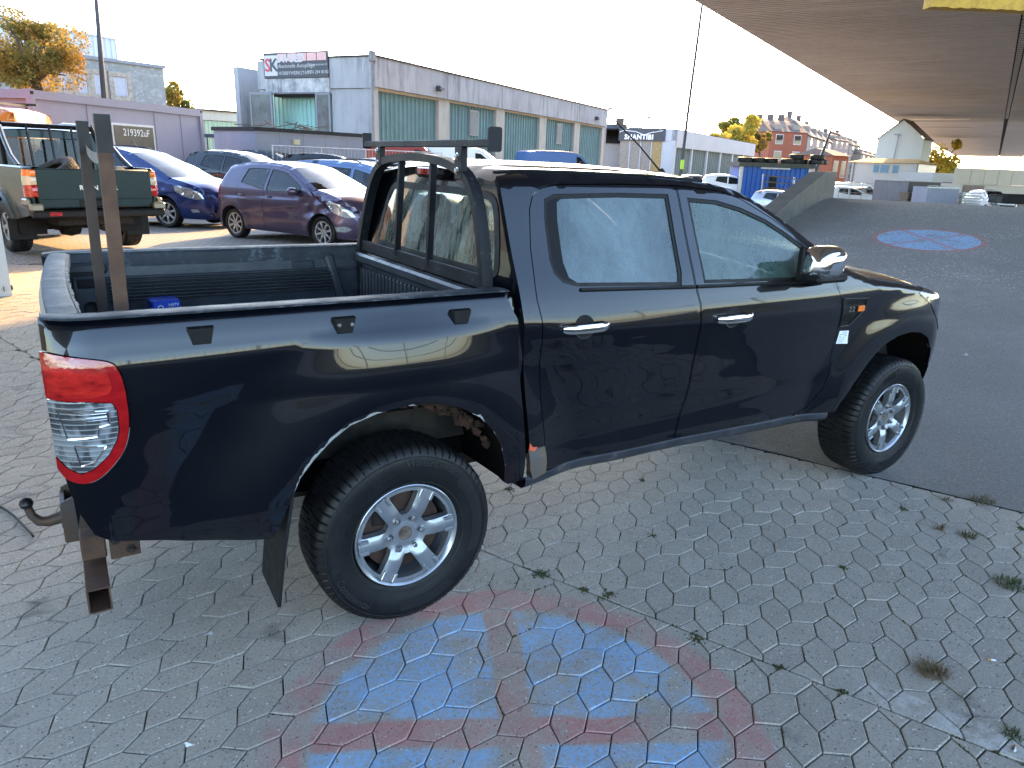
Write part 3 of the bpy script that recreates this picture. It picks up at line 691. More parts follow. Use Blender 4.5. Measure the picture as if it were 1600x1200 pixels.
# cargo bed
def railgrid(mb, pts, sect):
    V = []; 
    for P, nrm in pts:
        for d, z in sect: V.append((P[0]+nrm[0]*d, P[1]+nrm[1]*d, z))
    n = len(sect); mb.add(V, [(i*n+k, (i+1)*n+k, (i+1)*n+k+1, i*n+k+1) for i in range(len(pts)-1) for k in range(n-1)])
sect = [(.008,1.3325),(.011,1.3355),(.018,1.338),(.045,1.3385),(.095,1.338),(.112,1.331),(.118,1.315),(.120,1.262)]
for s in (-1, 1):
    mb = MB(); xs = [-1.128,-1.12,-1.10,-1.07,-1.03,-.99]+list(np.linspace(-.95, .40, 46))+[.425,.44,.447]; L = np.array([(x, 1.268) for x in xs]); yy = YT(L)
    r = random.Random(9)
    pts = [((x, s*(y+.0015*r.uniform(-1, 1))), (0, -s)) for x, y in zip(xs, yy)]; railgrid(mb, pts, sect)
    mb.build('bed_rail', m_tail, truck, smooth=60)
    # worn bright inner lip
    mb = MB(); V = []
    for x, y in zip(np.linspace(-1.04, .39, 90), YT(np.array([(x, 1.268) for x in np.linspace(-1.04, .39, 90)]))):
        w = .003+.006*r.random()*(1 if r.random() < .7 else .2); V += [(x, s*(y-.111), 1.3335), (x, s*(y-.111+w), 1.3378)]
    mb.add(V, [(2*i, 2*i+1, 2*i+3, 2*i+2) for i in range(89)]); mb.build('scraped_lip', M('scraped_grey', (.25,.28,.31), .6, var=.5, scale=40), truck)
    # inner wall: upper band, ribbed panel, lower wall
    mb = MB(); yw = .785
    def wall(z0, z1, y0, y1, x0, x1): mb.add([(x0, s*y0, z0), (x1, s*y0, z0), (x1, s*y1, z1), (x0, s*y1, z1)], [(0, 1, 2, 3) if s < 0 else (3, 2, 1, 0)])
    wall(1.215, 1.30, yw-.01, yw, -1.04, .42); wall(1.085, 1.20, yw-.005, yw-.012, -1.04, .42); wall(.83, 1.085, yw+.02, yw-.005, -1.04, -.555); wall(.985, 1.085, yw+.01, yw-.005, -.555, .42)
    mb.box((-.31, s*(yw-.010), 1.209), (1.46, .034, .014), bev=.004); mb.box((.10, s*(yw-.016), 1.236), (.12, .02, .05), bev=.006)
    for z in np.linspace(1.102, 1.190, 6): mb.box((-.31, s*(yw-.022), z), (1.14, .034, .0085), bev=.003)
    mb.box((.30, s*(yw-.015), 1.08), (.05, .05, .42), ax=[[1,0,.28],[0,1,0],[-.28,0,1]], bev=.015)
    mb.build('bed_wall', m_liner, truck)
    mb = MB(); A = [(a, .83+.0) for a in ()]
    prof = [(.56*math.cos(t), .40+.66*math.sin(t)*.97) for t in np.linspace(.35, math.pi-.35, 18)]
    V = []
    for x, z in prof: V += [(x, s*.80, max(z, .83)), (x*.98, s*.585, max(z-.02, .83)), (x*.95, s*.555, max(z-.06, .82)), (x*.9, s*.55, .82)]
    mb.add(V, [(i*4+k, (i+1)*4+k, (i+1)*4+k+1, i*4+k+1) for i in range(17) for k in range(3)]); mb.build('wheel_box', m_liner, truck, smooth=50)
    mb = MB(); mb.box((-.955, s*(yw-.035), 1.02), (.16, .075, .42), bev=.02); mb.box((-.955, s*(yw-.045), 1.265), (.18, .05, .05), bev=.012)
    pk = mb.build('corner_post', m_liner, truck)
    mb = MB(); mb.box((-.955, s*(yw-.074), 1.195), (.095, .012, .045), bev=.006); mb.lathe([(0,.012),(.018,.010),(.026,.004),(.03,0)], 16, 'y', (-.955, s*(yw-.075)-(.0 if s < 0 else .012), 1.08)); mb.build('tie_down', m_dark, pk, kind='stuff')
mb = MB(); mb.box((-.31, 0, .815), (1.48, 1.08, .03))
for sy in (-1, 1): mb.box((-.80, sy*.665, .815), (.49, .24, .03))
for k in range(10): mb.box((-.31, -.495+.11*k, .835), (1.46, .05, .016), bev=.004)
mb.build('bed_floor', m_liner, truck)
mb = MB(); mb.box((.435, 0, 1.05), (.02, 1.58, .50)); mb.box((.415, 0, 1.275), (.05, 1.57, .055), bev=.012)
for k in range(30): mb.box((.420, -.725+.05*k, 1.02), (.022, .024, .40), bev=.007)
mb.build('bed_bulkhead', m_liner, truck)
# tailgate
def tgx(y): return -1.110-.022*(1-(y/.78)**2)
mb = MB(); ys = np.linspace(-.785, .785, 25); V = []
tp = [(.055,1.20),(.055,.86),(.0,.63),(0,.66),(-.004,.8),(-.008,1.0),(-.010,1.2),(-.008,1.29),(0,1.315),(.012,1.326)]
for y in ys:
    for dx, z in tp: V.append((tgx(y)+dx, y, z))
n = len(tp); mb.add(V, [(i*n+k, (i+1)*n+k, (i+1)*n+k+1, i*n+k+1) for i in range(24) for k in range(n-1)]+[tuple(range(n)), tuple(24*n+k for k in range(n))]); tg = mb.build('tailgate', m_black, truck, smooth=50)
mb = MB(); tp = [(.004,1.318),(.006,1.330),(.018,1.337),(.075,1.337),(.088,1.330),(.090,1.20)]; V = []
for y in ys:
    for dx, z in tp: V.append((tgx(y)+dx, y, z))
n = len(tp); mb.add(V, [(i*n+k, (i+1)*n+k, (i+1)*n+k+1, i*n+k+1) for i in range(24) for k in range(n-1)]+[tuple(range(n)), tuple(24*n+k for k in range(n))]); mb.build('tailgate_cap', m_tail, tg, smooth=50)
mb = MB(); r = random.Random(4); V = []
for y in np.linspace(-.76, .76, 60): x = tgx(y)+.088; w = r.uniform(.004, .013); V += [(x, y, 1.3372-.004), (x+w, y, 1.331), (x+w*.8, y, 1.29)]
mb.add(V, [(3*i+k, 3*i+k+1, 3*i+k+4, 3*i+k+3) for i in range(59) for k in range(2)]); mb.build('torn_edge_strip', M('grey_foam_edge', (.24,.26,.26), .8, var=.4, scale=30), tg, smooth=0)
mb = MB(); mb.box((-1.140, 0, 1.12), (.02, .24, .09), bev=.012); mb.build('tailgate_handle', m_plast, tg)
# chassis and hitch
mb = MB()
for y in (-.42, .42): mb.box((1.4, y, .50), (4.6, .09, .14))
mb.box((0, 0, .39), (.12, 1.4, .12), bev=.04); mb.lathe([(0,-.15),(.13,-.13),(.17,0),(.13,.13),(0,.15)], 18, 'y', (0, 0, .38)); mb.box((3.22, 0, .38), (.14, 1.3, .10), bev=.03); mb.box((2.6, 0, .42), (1.4, .7, .25)); mb.tube([(-.75,.25,.42),(.6,.35,.40),(1.8,.35,.40)], .04, 8)
mb.box((-.30, 0, .70), (1.5, 1.1, .16)); mb.build('chassis', m_under, truck)
mb = MB(); mb.box((3.4, 0, .78), (.9, 1.2, .5)); mb.build('engine', m_under, truck)
mb = MB(); mb.tube([(-1.295,0,.402),(-1.285,0,.36),(-1.262,0,.330),(-1.23,0,.322),(-1.165,0,.335)], [.016,.017,.021,.023,.028], 12); hb = mb.build('tow_hitch', m_hitch, truck)
mb = MB(); mb.lathe([(0,-.0265),(.012,-.0235),(.022,-.014),(.0265,0),(.022,.014),(.012,.0235),(0,.0265)], 18, 'z', (-1.297, 0, .418)); mb.build('tow_ball', M('greasy_ball', (.03,.03,.032), .35, .6), hb)
mb = MB()
for yy in (-.085, .085): mb.prism([(-1.175,.25),(-1.175,.43),(-1.10,.462),(-.82,.50),(-.82,.30),(-1.0,.245)], (0, yy-.005, 0), (1,0,0), (0,0,1), (0,1,0), .010)
mb.box((-1.0, 0, .255), (.34, .17, .012)); mb.box((-1.172, 0, .335), (.016, .17, .165)); mb.box((-1.155, 0, .325), (.06, .08, .08), bev=.01)
mb.build('hitch_bracket', m_hitch, hb)
# square steel tube across under the tail, open cut end on the right
mb = MB(); xa, xb, za, zb, y0, y1, t = -1.122, -1.044, .192, .290, -.60, .60, .006
for c, d in (((xa+xb)/2, (za+t/2)), ((xa+xb)/2, zb-t/2)): mb.box((c, 0, d), (xb-xa, y1-y0, t), bev=.002)
for xx in (xa+t/2, xb-t/2): mb.box((xx, 0, (za+zb)/2), (t, y1-y0, zb-za-2*t))
xt = mb.build('cross_tube', m_rust, truck)
mb = MB(); mb.box((-.975, -.40, .375), (.105, .012, .165), bev=.004); mb.box((-1.08, -.36, .36), (.085, .10, .10), bev=.006); mb.box((-.85, -.42, .47), (.3, .06, .08)); br = mb.build('mounting_plate', m_rust, truck)
mb = MB()
for x, z in ((-1.005, .375), (-.955, .325)): mb.lathe([(0,-.020),(.012,-.020),(.013,-.008),(.019,-.006),(.019,0)], 6, 'y', (x, -.406, z))
mb.build('bolt', m_under, br, kind='stuff')
# headache rack behind the cab
XR = .43
hoop = [(.735,1.12),(.735,1.335),(.690,1.43),(.628,1.545),(.560,1.655),(.480,1.745),(.40,1.792),(.30,1.816),(.14,1.828),(-.04,1.832),(-.22,1.826),(-.37,1.812),(-.48,1.790),(-.56,1.755),(-.615,1.705),(-.655,1.63),(-.690,1.53),(-.715,1.42),(-.730,1.31),(-.735,1.12)]
mb = MB(); mb.tube([(XR, y, z) for y, z in smooth_poly(hoop, 2, False)], .02, sq=(.036, .048)); rk = mb.build('headache_rack', m_rack, truck, smooth=30)
mb = MB(); mb.box((XR-.005, 0, 1.345), (.012, 1.46, .060), bev=.003); mb.build('base_bar', m_rack, rk)
for y0, y1 in ((.135, .215), (-.222, -.175)):
    mb = MB(); mb.tube([(XR, y0, 1.815), (XR, y1, 1.345)], .01, sq=(.022, .030)); mb.build('upright', m_rack, rk)
mb = MB(); mb.box((XR, -.075, 1.890), (.045, 1.385, .030), bev=.003); mb.build('ladder_bar', m_rack, rk)
for y, z0, z1 in ((.385, 1.78, 1.876), (-.515, 1.745, 1.876)):
    mb = MB(); mb.box((XR-.012, y, (z0+z1)/2), (.03, .062, z1-z0), bev=.003); b_ = mb.build('bracket', m_rack, rk)
    mb = MB()
    for dz in (.028, -.030): mb.lathe([(0,-.012),(.010,-.011),(.011,-.004),(.015,-.003),(.015,0)], 10, 'x', (XR-.026, y+.004, (z0+z1)/2+dz))
    mb.build('bolt', m_steel, b_, kind='stuff')
mb = MB(); mb.box((XR, .605, 1.908), (.05, .012, .078), bev=.003); mb.build('end_stop', m_rack, rk)
mb = MB(); mb.prism(round_poly([(-.030,-.046),(.030,-.046),(.030,.046),(-.030,.046)], .012), (XR+.0, -.766, 1.904), (1,0,0), (0,0,1), (0,-1,0), .010); mb.build('end_stop', m_rack, rk)
# ---------------------------------------------------------------- road wheels
def tyre_mesh(R, w, rim, tread=72, big=True, depth=.010, sub=4):
    # lathe with lugs: outline of the section from inner bead round to the outer bead
    h = w/2; sh = h*.94
    prof = [(rim*.97, -h*.72), (rim*1.03, -h*.86), (rim+.35*(R-rim), -h*1.03), (rim+.65*(R-rim), -h*1.05), (R-.028, -h*.985), (R-.011, -sh*.94), (R-.003, -sh*.80), (R, -sh*.45), (R, -sh*.40), (R, -sh*.05), (R, sh*.05), (R, sh*.40), (R, sh*.45), (R-.003, sh*.80), (R-.011, sh*.94), (R-.028, h*.985), (rim+.65*(R-rim), h*1.05), (rim+.35*(R-rim), h*1.03), (rim*1.03, h*.86), (rim*.97, h*.72)]
    mb = MB(); n = tread*sub if big else 40; q = len(prof); V = []
    for k in range(n):
        a = 2*math.pi*k/n
        for i, (r, y) in enumerate(prof):
            rr = r; aa = a
            if big:
                if 4 <= i <= 15:
                    ph = (k + (1 if i in (9, 10) else 0) + (sub//2 if i > 9 else 0)) % sub
                    if ph == 0 and i not in (8, 11): rr -= depth*(1.0 if 6 <= i <= 13 else .7)
                if i in (9, 10): rr -= depth*.0
            V.append((rr*math.cos(aa), y, rr*math.sin(aa)))
    F = [(k*q+i, k*q+i+1, ((k+1)%n)*q+i+1, ((k+1)%n)*q+i) for k in range(n) for i in range(q-1)]
    mb.add(V, F)
    if big:   # circumferential grooves as dark inset rings
        pass
    return mb
def rim_face(R, nsp, spw, dish=.02, hole=.030, lip=.94, win0=.40, yo=0.0, step=.012, twist=0.0, thick=.035, fork=False):
    # disc with windows between the spokes (outer face towards -y)
    disc = [(R*lip*math.cos(a), R*lip*math.sin(a)) for a in np.linspace(0, 2*math.pi, 61)[:-1]]
    holes = [[(hole*math.cos(a), hole*math.sin(a)) for a in np.linspace(0, 2*math.pi, 17)[:-1]]]
    for k in range(nsp):
        a0 = 2*math.pi*k/nsp+twist; am = a0+math.pi/nsp; r0, r1 = R*win0, R*lip*.93
        d0 = math.asin(min(.99, spw/2/r0)); d1 = math.asin(spw*.55/r1); g = math.pi/nsp
        pts = []
        if g-d0 > .04: pts += [(r0*math.cos(am+t), r0*math.sin(am+t)) for t in np.linspace(-(g-d0), g-d0, 4)]
        else: 
            rr = spw/2/math.sin(g*.95); pts += [(max(r0, rr)*math.cos(am), max(r0, rr)*math.sin(am))]
        pts += [(r1*math.cos(am+t), r1*math.sin(am+t)) for t in np.linspace(g-d1, -(g-d1), 9)]
        holes.append(round_poly(pts, [R*.09]*(len(pts)-9)+[R*.07]+[.001]*7+[R*.07], 3))
    V, T = tri2d(disc, holes, step); r = np.hypot(V[:,0], V[:,1]); ang = np.arctan2(V[:,1], V[:,0])-twist
    u = np.abs(((ang/(2*math.pi/nsp)+.5) % 1)-.5)*2*math.pi/nsp*r/(spw/2)
    h = dish*np.clip((r-R*.22)/(R*.3), 0, 1)+.010*np.clip(1-u, 0, 1)**.5*np.clip((r-R*.3)/(R*.2), 0, 1)+.006*np.clip((R*.26-r)/(R*.05), 0, 1)
    if fork: h -= .014*np.exp(-(u/.35)**2)*np.clip((r-R*.45)/(R*.2), 0, 1)
    P = np.stack([V[:,0], yo-h, V[:,1]], 1); mb = MB(); mb.add(P, [tuple(t) for t in T])
    ed = {(int(t[i]), int(t[(i+1)%3])) for t in T for i in range(3)}
    for a, b in ed:
        if (b, a) not in ed: mb.add([P[a], P[b], P[b]+[0, thick, 0], P[a]+[0, thick, 0]], [(0, 3, 2, 1)])
    return mb
RW, TW, RIM = .380, .262, .2205
def truck_wheel(x, s, steer, z, lettering, seed):
    w = bpy.data.objects.new('wheel', None); COL.objects.link(w); w.parent = truck; w.location = (x, s*.785, z); w.rotation_euler = (0, 0, steer if s < 0 else math.pi+steer)
    tm = tyre_mesh(RW, TW, RIM, 66, True, .007, 7)
    ty = tm.build('tyre', m_rubber, w, smooth=28)
    mb = MB()
    for t, a0, r0, size, dirn in lettering:
        V, F = text_geo(t, size, .0010, 'CENTER', 1.0, .12)
        for k in range(len(V)):
            a = a0-dirn*V[k,0]/r0; rr = r0+dirn*V[k,1]; V[k] = (rr*math.cos(a), -TW/2*1.052-.0012-V[k,2]*1.0, rr*math.sin(a))
        mb.add(V, F)
    for rr in (RIM+.018, RIM+.122): mb.lathe([(rr-.0015,-TW/2*1.045),(rr,-TW/2*1.045-.003),(rr+.0015,-TW/2*1.045)], 72, 'y')
    mb.build('sidewall_lettering', M('raised_rubber', (.026,.026,.027), .5, var=.1), w, smooth=0)
    mb = MB()       # fine sidewall serrations
    for a0, a1 in ((2.55, 3.35), (-.45, .75), (-1.75, -.95), (1.72, 2.1)):
        for a in np.arange(a0, a1, .028): 
            for r0, r1, k in ((RIM+.060, RIM+.105, .06),):
                mb.tube([(r0*math.cos(a), -TW/2*1.055, r0*math.sin(a)), (r1*math.cos(a+k), -TW/2*1.047, r1*math.sin(a+k))], .0016, 3, cap=False)
    mb.build('sidewall_ribs', MATS['raised_rubber'], w, kind='stuff')
    yo = -.085
    tw = math.radians(3.5 if z < .3785 else 26)
    fm = rim_face(RIM, 6, .062, .022, .030, .93, .40, yo, .010, tw); fm.build('rim', m_alloy, w, smooth=32)
    mb = MB(); mb.lathe([(RIM*.90,.10),(RIM*.86,.02),(RIM*.88,-.05),(RIM*.915,yo-.02),(RIM*.95,yo-.030),(RIM*.985,yo-.036),(RIM*1.0,yo-.034),(RIM*1.0,yo-.018),(RIM*.97,yo)], 72, 'y'); mb.build('rim_barrel', m_alloy, w, smooth=50)
    mb = MB()
    for k in range(6):   # square bright ends of the spokes
        for dd in (-.025, .025):
            a = tw+math.pi/3*k; c = np.array([math.cos(a), 0, math.sin(a)]); e = np.array([-math.sin(a), 0, math.cos(a)])
            mb.box(c*RIM*.83+e*dd+np.array([0, yo-.032, 0]), (.040, .012, .014), ax=[c, [0,1,0], e], bev=.003)
    mb.build('spoke_end', m_alloy, w, kind='stuff')
    mb = MB(); mb.lathe([(.03,yo+.03),(.165,yo+.03),(.168,yo+.05),(.168,yo+.06),(.03,yo+.06)], 40, 'y'); mb.build('brake_disc', m_disc, w)
    mb = MB(); mb.lathe([(0,yo+.004),(.020,yo+.002),(.029,yo-.003),(.033,yo+.01)], 24, 'y'); mb.build('hub_cap', M('hub_brown', (.10,.065,.045), .6, .4, col2=(.2,.17,.14), scale=30), w)
    mb = MB(); md = MB()
    for k in range(6):
        a = tw+math.pi/3*k; c = (.070*math.cos(a), 0, .070*math.sin(a))
        mb.lathe([(0,yo-.026),(.0085,yo-.025),(.0105,yo-.020),(.0105,yo)], 6, 'y', c); md.lathe([(.016,yo-.0125),(.0165,yo-.0065),(.008,yo-.004)], 14, 'y', c)
    mb.build('wheel_nut', m_steel, w, kind='stuff'); md.build('nut_seat', M('nut_shadow_ring', (.25,.26,.28), .4, .8), w, kind='stuff')
    if z > .3785 or True:
        mb = MB(); mb.box((-.09, yo+.06, .10), (.10, .08, .14), bev=.02); mb.build('brake_caliper', m_under, w)
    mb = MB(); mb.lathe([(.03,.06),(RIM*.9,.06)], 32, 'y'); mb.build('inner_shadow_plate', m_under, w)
    return w
LT_R = [('WinterContact', 1.22, .317, .040, 1), ('Continental', math.radians(218), .314, .042, -1)]
LT_F = [('255/70 R16', math.radians(252), .31, .030, -1), ('TS', math.radians(95), .318, .03, 1)]
truck_wheel(0, -1, 0, .378, LT_R, 1); truck_wheel(3.22, -1, .011, .379, LT_F, 2); truck_wheel(0, 1, 0, .378, LT_R, 3); truck_wheel(3.22, 1, .011, .379, LT_F, 4)
# ---------------------------------------------------------------- lie of the land
TH = math.radians(24.0); E1 = np.array([math.cos(TH), math.sin(TH)]); E2 = np.array([-math.sin(TH), math.cos(TH)])
def ss(a, b, x):
    t = np.clip((np.asarray(x, float)-a)/(b-a), 0, 1); return t*t*(3-2*t)
def H(x, y):                       # height of the yard
    return ss(1.5, 6.5, y)*np.clip(.517-.020*np.asarray(y, float), 0.0, .40)
def RAMP(s):                       # height of the asphalt ramp along s
    s = np.asarray(s, float); a = np.clip(s-2.55, 0, None); z = .145*(a-.35*(1-np.exp(-a/.35)))
    c = 1.39; k = np.clip((z-1.25)/.28, 0, 1); z = np.where(z < 1.25, z, np.minimum(c, 1.25+.14*(1-(1-k)**2))); return np.where(s > 12.9, np.maximum(c-.10*(s-12.9)**1.15, -.05), z)
def st(s, t, z=0.0): return (E1[0]*s+E2[0]*t, E1[1]*s+E2[1]*t, z)
m_soil = M('joint_soil', (.045, .043, .036), .95, col2=(.030, .036, .018), scale=7, lo=.5, hi=.62)
# yard sheet: fine near the camera, coarse to the horizon
def yard_material():
    g = N('yard_paving'); P = g.pos(); q = g.sep(P)
    # zig-zag paving joints for the parts too far away to build stone by stone
    u = g.math('ADD', g.math('MULTIPLY', q[0], .9135), g.math('MULTIPLY', q[1], .4067)); v = g.math('ADD', g.math('MULTIPLY', q[0], -.4067), g.math('MULTIPLY', q[1], .9135))
    zz = g.math('PINGPONG', u, .095); vv = g.math('MULTIPLY_ADD', zz, .40, v); row = g.math('FLOOR', g.math('DIVIDE', vv, .108))
    fr = g.math('FRACT', g.math('DIVIDE', vv, .108)); line = g.math('LESS_THAN', g.math('ABSOLUTE', g.math('SUBTRACT', fr, .5)), .44)
    uu = g.math('FRACT', g.math('DIVIDE', g.math('MULTIPLY_ADD', row, .095, u), .19)); l2 = g.math('LESS_THAN', g.math('ABSOLUTE', g.math('SUBTRACT', uu, .5)), .465)
    k = g.math('MULTIPLY', line, l2)
    n1 = g.noise(.7, 5, .6, P); n2 = g.noise(7, 4, .6, P)
    c = g.mix(g.ramp(n1, .35, .7), (.31, .275, .23), (.25, .225, .19)); c = g.mix(g.ramp(n2, .3, .75), c, (.35, .32, .275)); c = g.mix(k, (.07, .065, .055), c)
    return g.done(g.bsdf(c, .85, 0, g.bump(k, .4, .006), .35))
m_yard = yard_material()
def sheet(name, xs, ys, fz, mat):
    mb = MB(); X, Y = np.meshgrid(xs, ys, indexing='ij'); Z = fz(X, Y); n = len(ys)
    mb.add(np.stack([X, Y, Z], -1).reshape(-1, 3), [(i*n+j, (i+1)*n+j, (i+1)*n+j+1, i*n+j+1) for i in range(len(xs)-1) for j in range(n-1)])
    return mb.build(name, mat, smooth=180)
def axis(a, b, fine0, fine1, st_, far):
    l = list(np.arange(fine0, fine1+1e-6, st_)); x = fine1; d = st_
    while x < b: d = min(d*1.5, far); x += d; l.append(x)
    x = fine0; d = st_
    while x > a: d = min(d*1.5, far); x -= d; l.insert(0, x)
    return np.array(l)
PAVE_Y = 8.6
yard = sheet('ground', axis(-900, 1500, -8, 12, .5, 120), axis(-900, 1500, -8, 30, .5, 120), lambda x, y: H(x, y)-.022*(np.asarray(y) < PAVE_Y-.3)*(np.abs(x) < 9.6)*(np.asarray(y) > -9), m_yard); tag(yard, kind='structure')
# soil bed under the built stones
soil = sheet('soil_bed', np.arange(-7, 7.01, .5), np.arange(-7.5, PAVE_Y+.2, .4), lambda x, y: H(x, y)-.013, m_soil); tag(soil, kind='structure')
# asphalt ramp
def asphalt_material():
    g = N('worn_asphalt'); P = g.pos(); q = g.sep(P)
    s = g.math('ADD', g.math('MULTIPLY', q[0], float(E1[0])), g.math('MULTIPLY', q[1], float(E1[1]))); t = g.math('ADD', g.math('MULTIPLY', q[0], float(E2[0])), g.math('MULTIPLY', q[1], float(E2[1])))
    big = g.noise(.45, 5, .6, P); mid = g.noise(3.5, 5, .65, P); fine = g.noise(70, 4, .8, P); chips = g.vor(31, P, 'F1'); chips2 = g.vor(19, P, 'F1')
    base = g.mix(g.ramp(big, .40, .60), (.175, .171, .165), (.235, .229, .220)); base = g.mix(g.ramp(mid, .35, .7), base, (.19, .185, .177))
    base = g.mix(g.math('MULTIPLY', g.ramp(fine, .52, .70), .75), base, (.28, .285, .295))
    # the upper slope is ravelled: pale stone chips stand out
    up = g.math('MULTIPLY', g.ramp(s, 5.2, 7.8), g.ramp(g.noise(1.1, 5, .7, P), .40, .62))
    cc = g.math('MULTIPLY', g.ramp(chips, .36, .20), g.math('MULTIPLY_ADD', up, .75, .07)); cc = g.math('MULTIPLY', cc, g.ramp(g.noise(24, 2, .5, P), .42, .52))
    base = g.mix(g.math('MULTIPLY', g.ramp(fine, .46, .32), .6), base, (.035, .037, .040)); base = g.mix(cc, base, (.62, .62, .62)); c2 = g.math('MULTIPLY', g.ramp(chips2, .13, .06), g.ramp(g.noise(20, 2, .5, P), .62, .7)); base = g.mix(c2, base, (.5, .5, .48))
    # wheel-worn darker lane
    # painted no-stopping sign
    ds = g.math('SUBTRACT', s, 9.65); dt = g.math('SUBTRACT', t, -1.47); rr = g.math('SQRT', g.math('ADD', g.math('MULTIPLY', ds, ds), g.math('MULTIPLY', dt, dt)))
    ring = g.math('MULTIPLY', g.math('LESS_THAN', rr, .72), g.math('GREATER_THAN', rr, .645)); blue = g.math('LESS_THAN', rr, .645)
    ang = math.radians(40); ca, sa = math.cos(ang), math.sin(ang)
    b1 = g.math('ABSOLUTE', g.math('ADD', g.math('MULTIPLY', ds, sa), g.math('MULTIPLY', dt, -ca))); b2 = g.math('ABSOLUTE', g.math('ADD', g.math('MULTIPLY', ds, sa), g.math('MULTIPLY', dt, ca)))
    bar = g.math('MULTIPLY', g.math('LESS_THAN', g.math('MINIMUM', b1, b2), .036), blue); red = g.math('MAXIMUM', ring, bar)
    wear = g.math('MULTIPLY', g.ramp(g.noise(30, 5, .75, P), .34, .60), g.ramp(g.noise(4, 3, .6, P), .28, .45))
    base = g.mix(g.math('MULTIPLY', g.math('MULTIPLY', blue, wear), .80), base, (.24, .48, .80)); base = g.mix(g.math('MULTIPLY', g.math('MULTIPLY', red, wear), .80), base, (.42, .12, .12))
    h = g.math('ADD', g.math('MULTIPLY', fine, .5), g.math('MULTIPLY', g.ramp(chips, .0, .5), .6))
    return g.done(g.bsdf(base, .82, 0, g.bump(h, .55, .008), .4))
m_asph = asphalt_material()
mb = MB(); S = np.concatenate([np.arange(2.512, 16, .15), np.arange(16, 46, 1.5)]); T = np.concatenate([[.62], np.linspace(.5, -4, 12), np.linspace(-5, -30, 8)]); V = []; r = random.Random(8)
for i, s in enumerate(S):
    for t in T: V.append(st(s+(.012*r.uniform(-1, 1) if i == 0 else 0), t, float(RAMP(s))+.004))
n = len(T); F = [(i*n+j, i*n+j+1, (i+1)*n+j+1, (i+1)*n+j) for i in range(len(S)-1) for j in range(n-1)]
mb.add(V, [q[::-1] for q in F])
b = len(mb.v); V = []
for s in S: V += [st(s, .62, float(RAMP(s))+.004), st(s, .62, -1.2)]
mb.add(V, [(2*i, 2*i+1, 2*i+3, 2*i+2) for i in range(len(S)-1)])
V = [st(S[-1], t, float(RAMP(S[-1]))+.004-dz) for t in (.62, -30) for dz in (0, 3)]; mb.add(V, [(0, 1, 3, 2)])
ramp = mb.build('ramp', m_asph, smooth=30); tag(ramp, kind='structure')
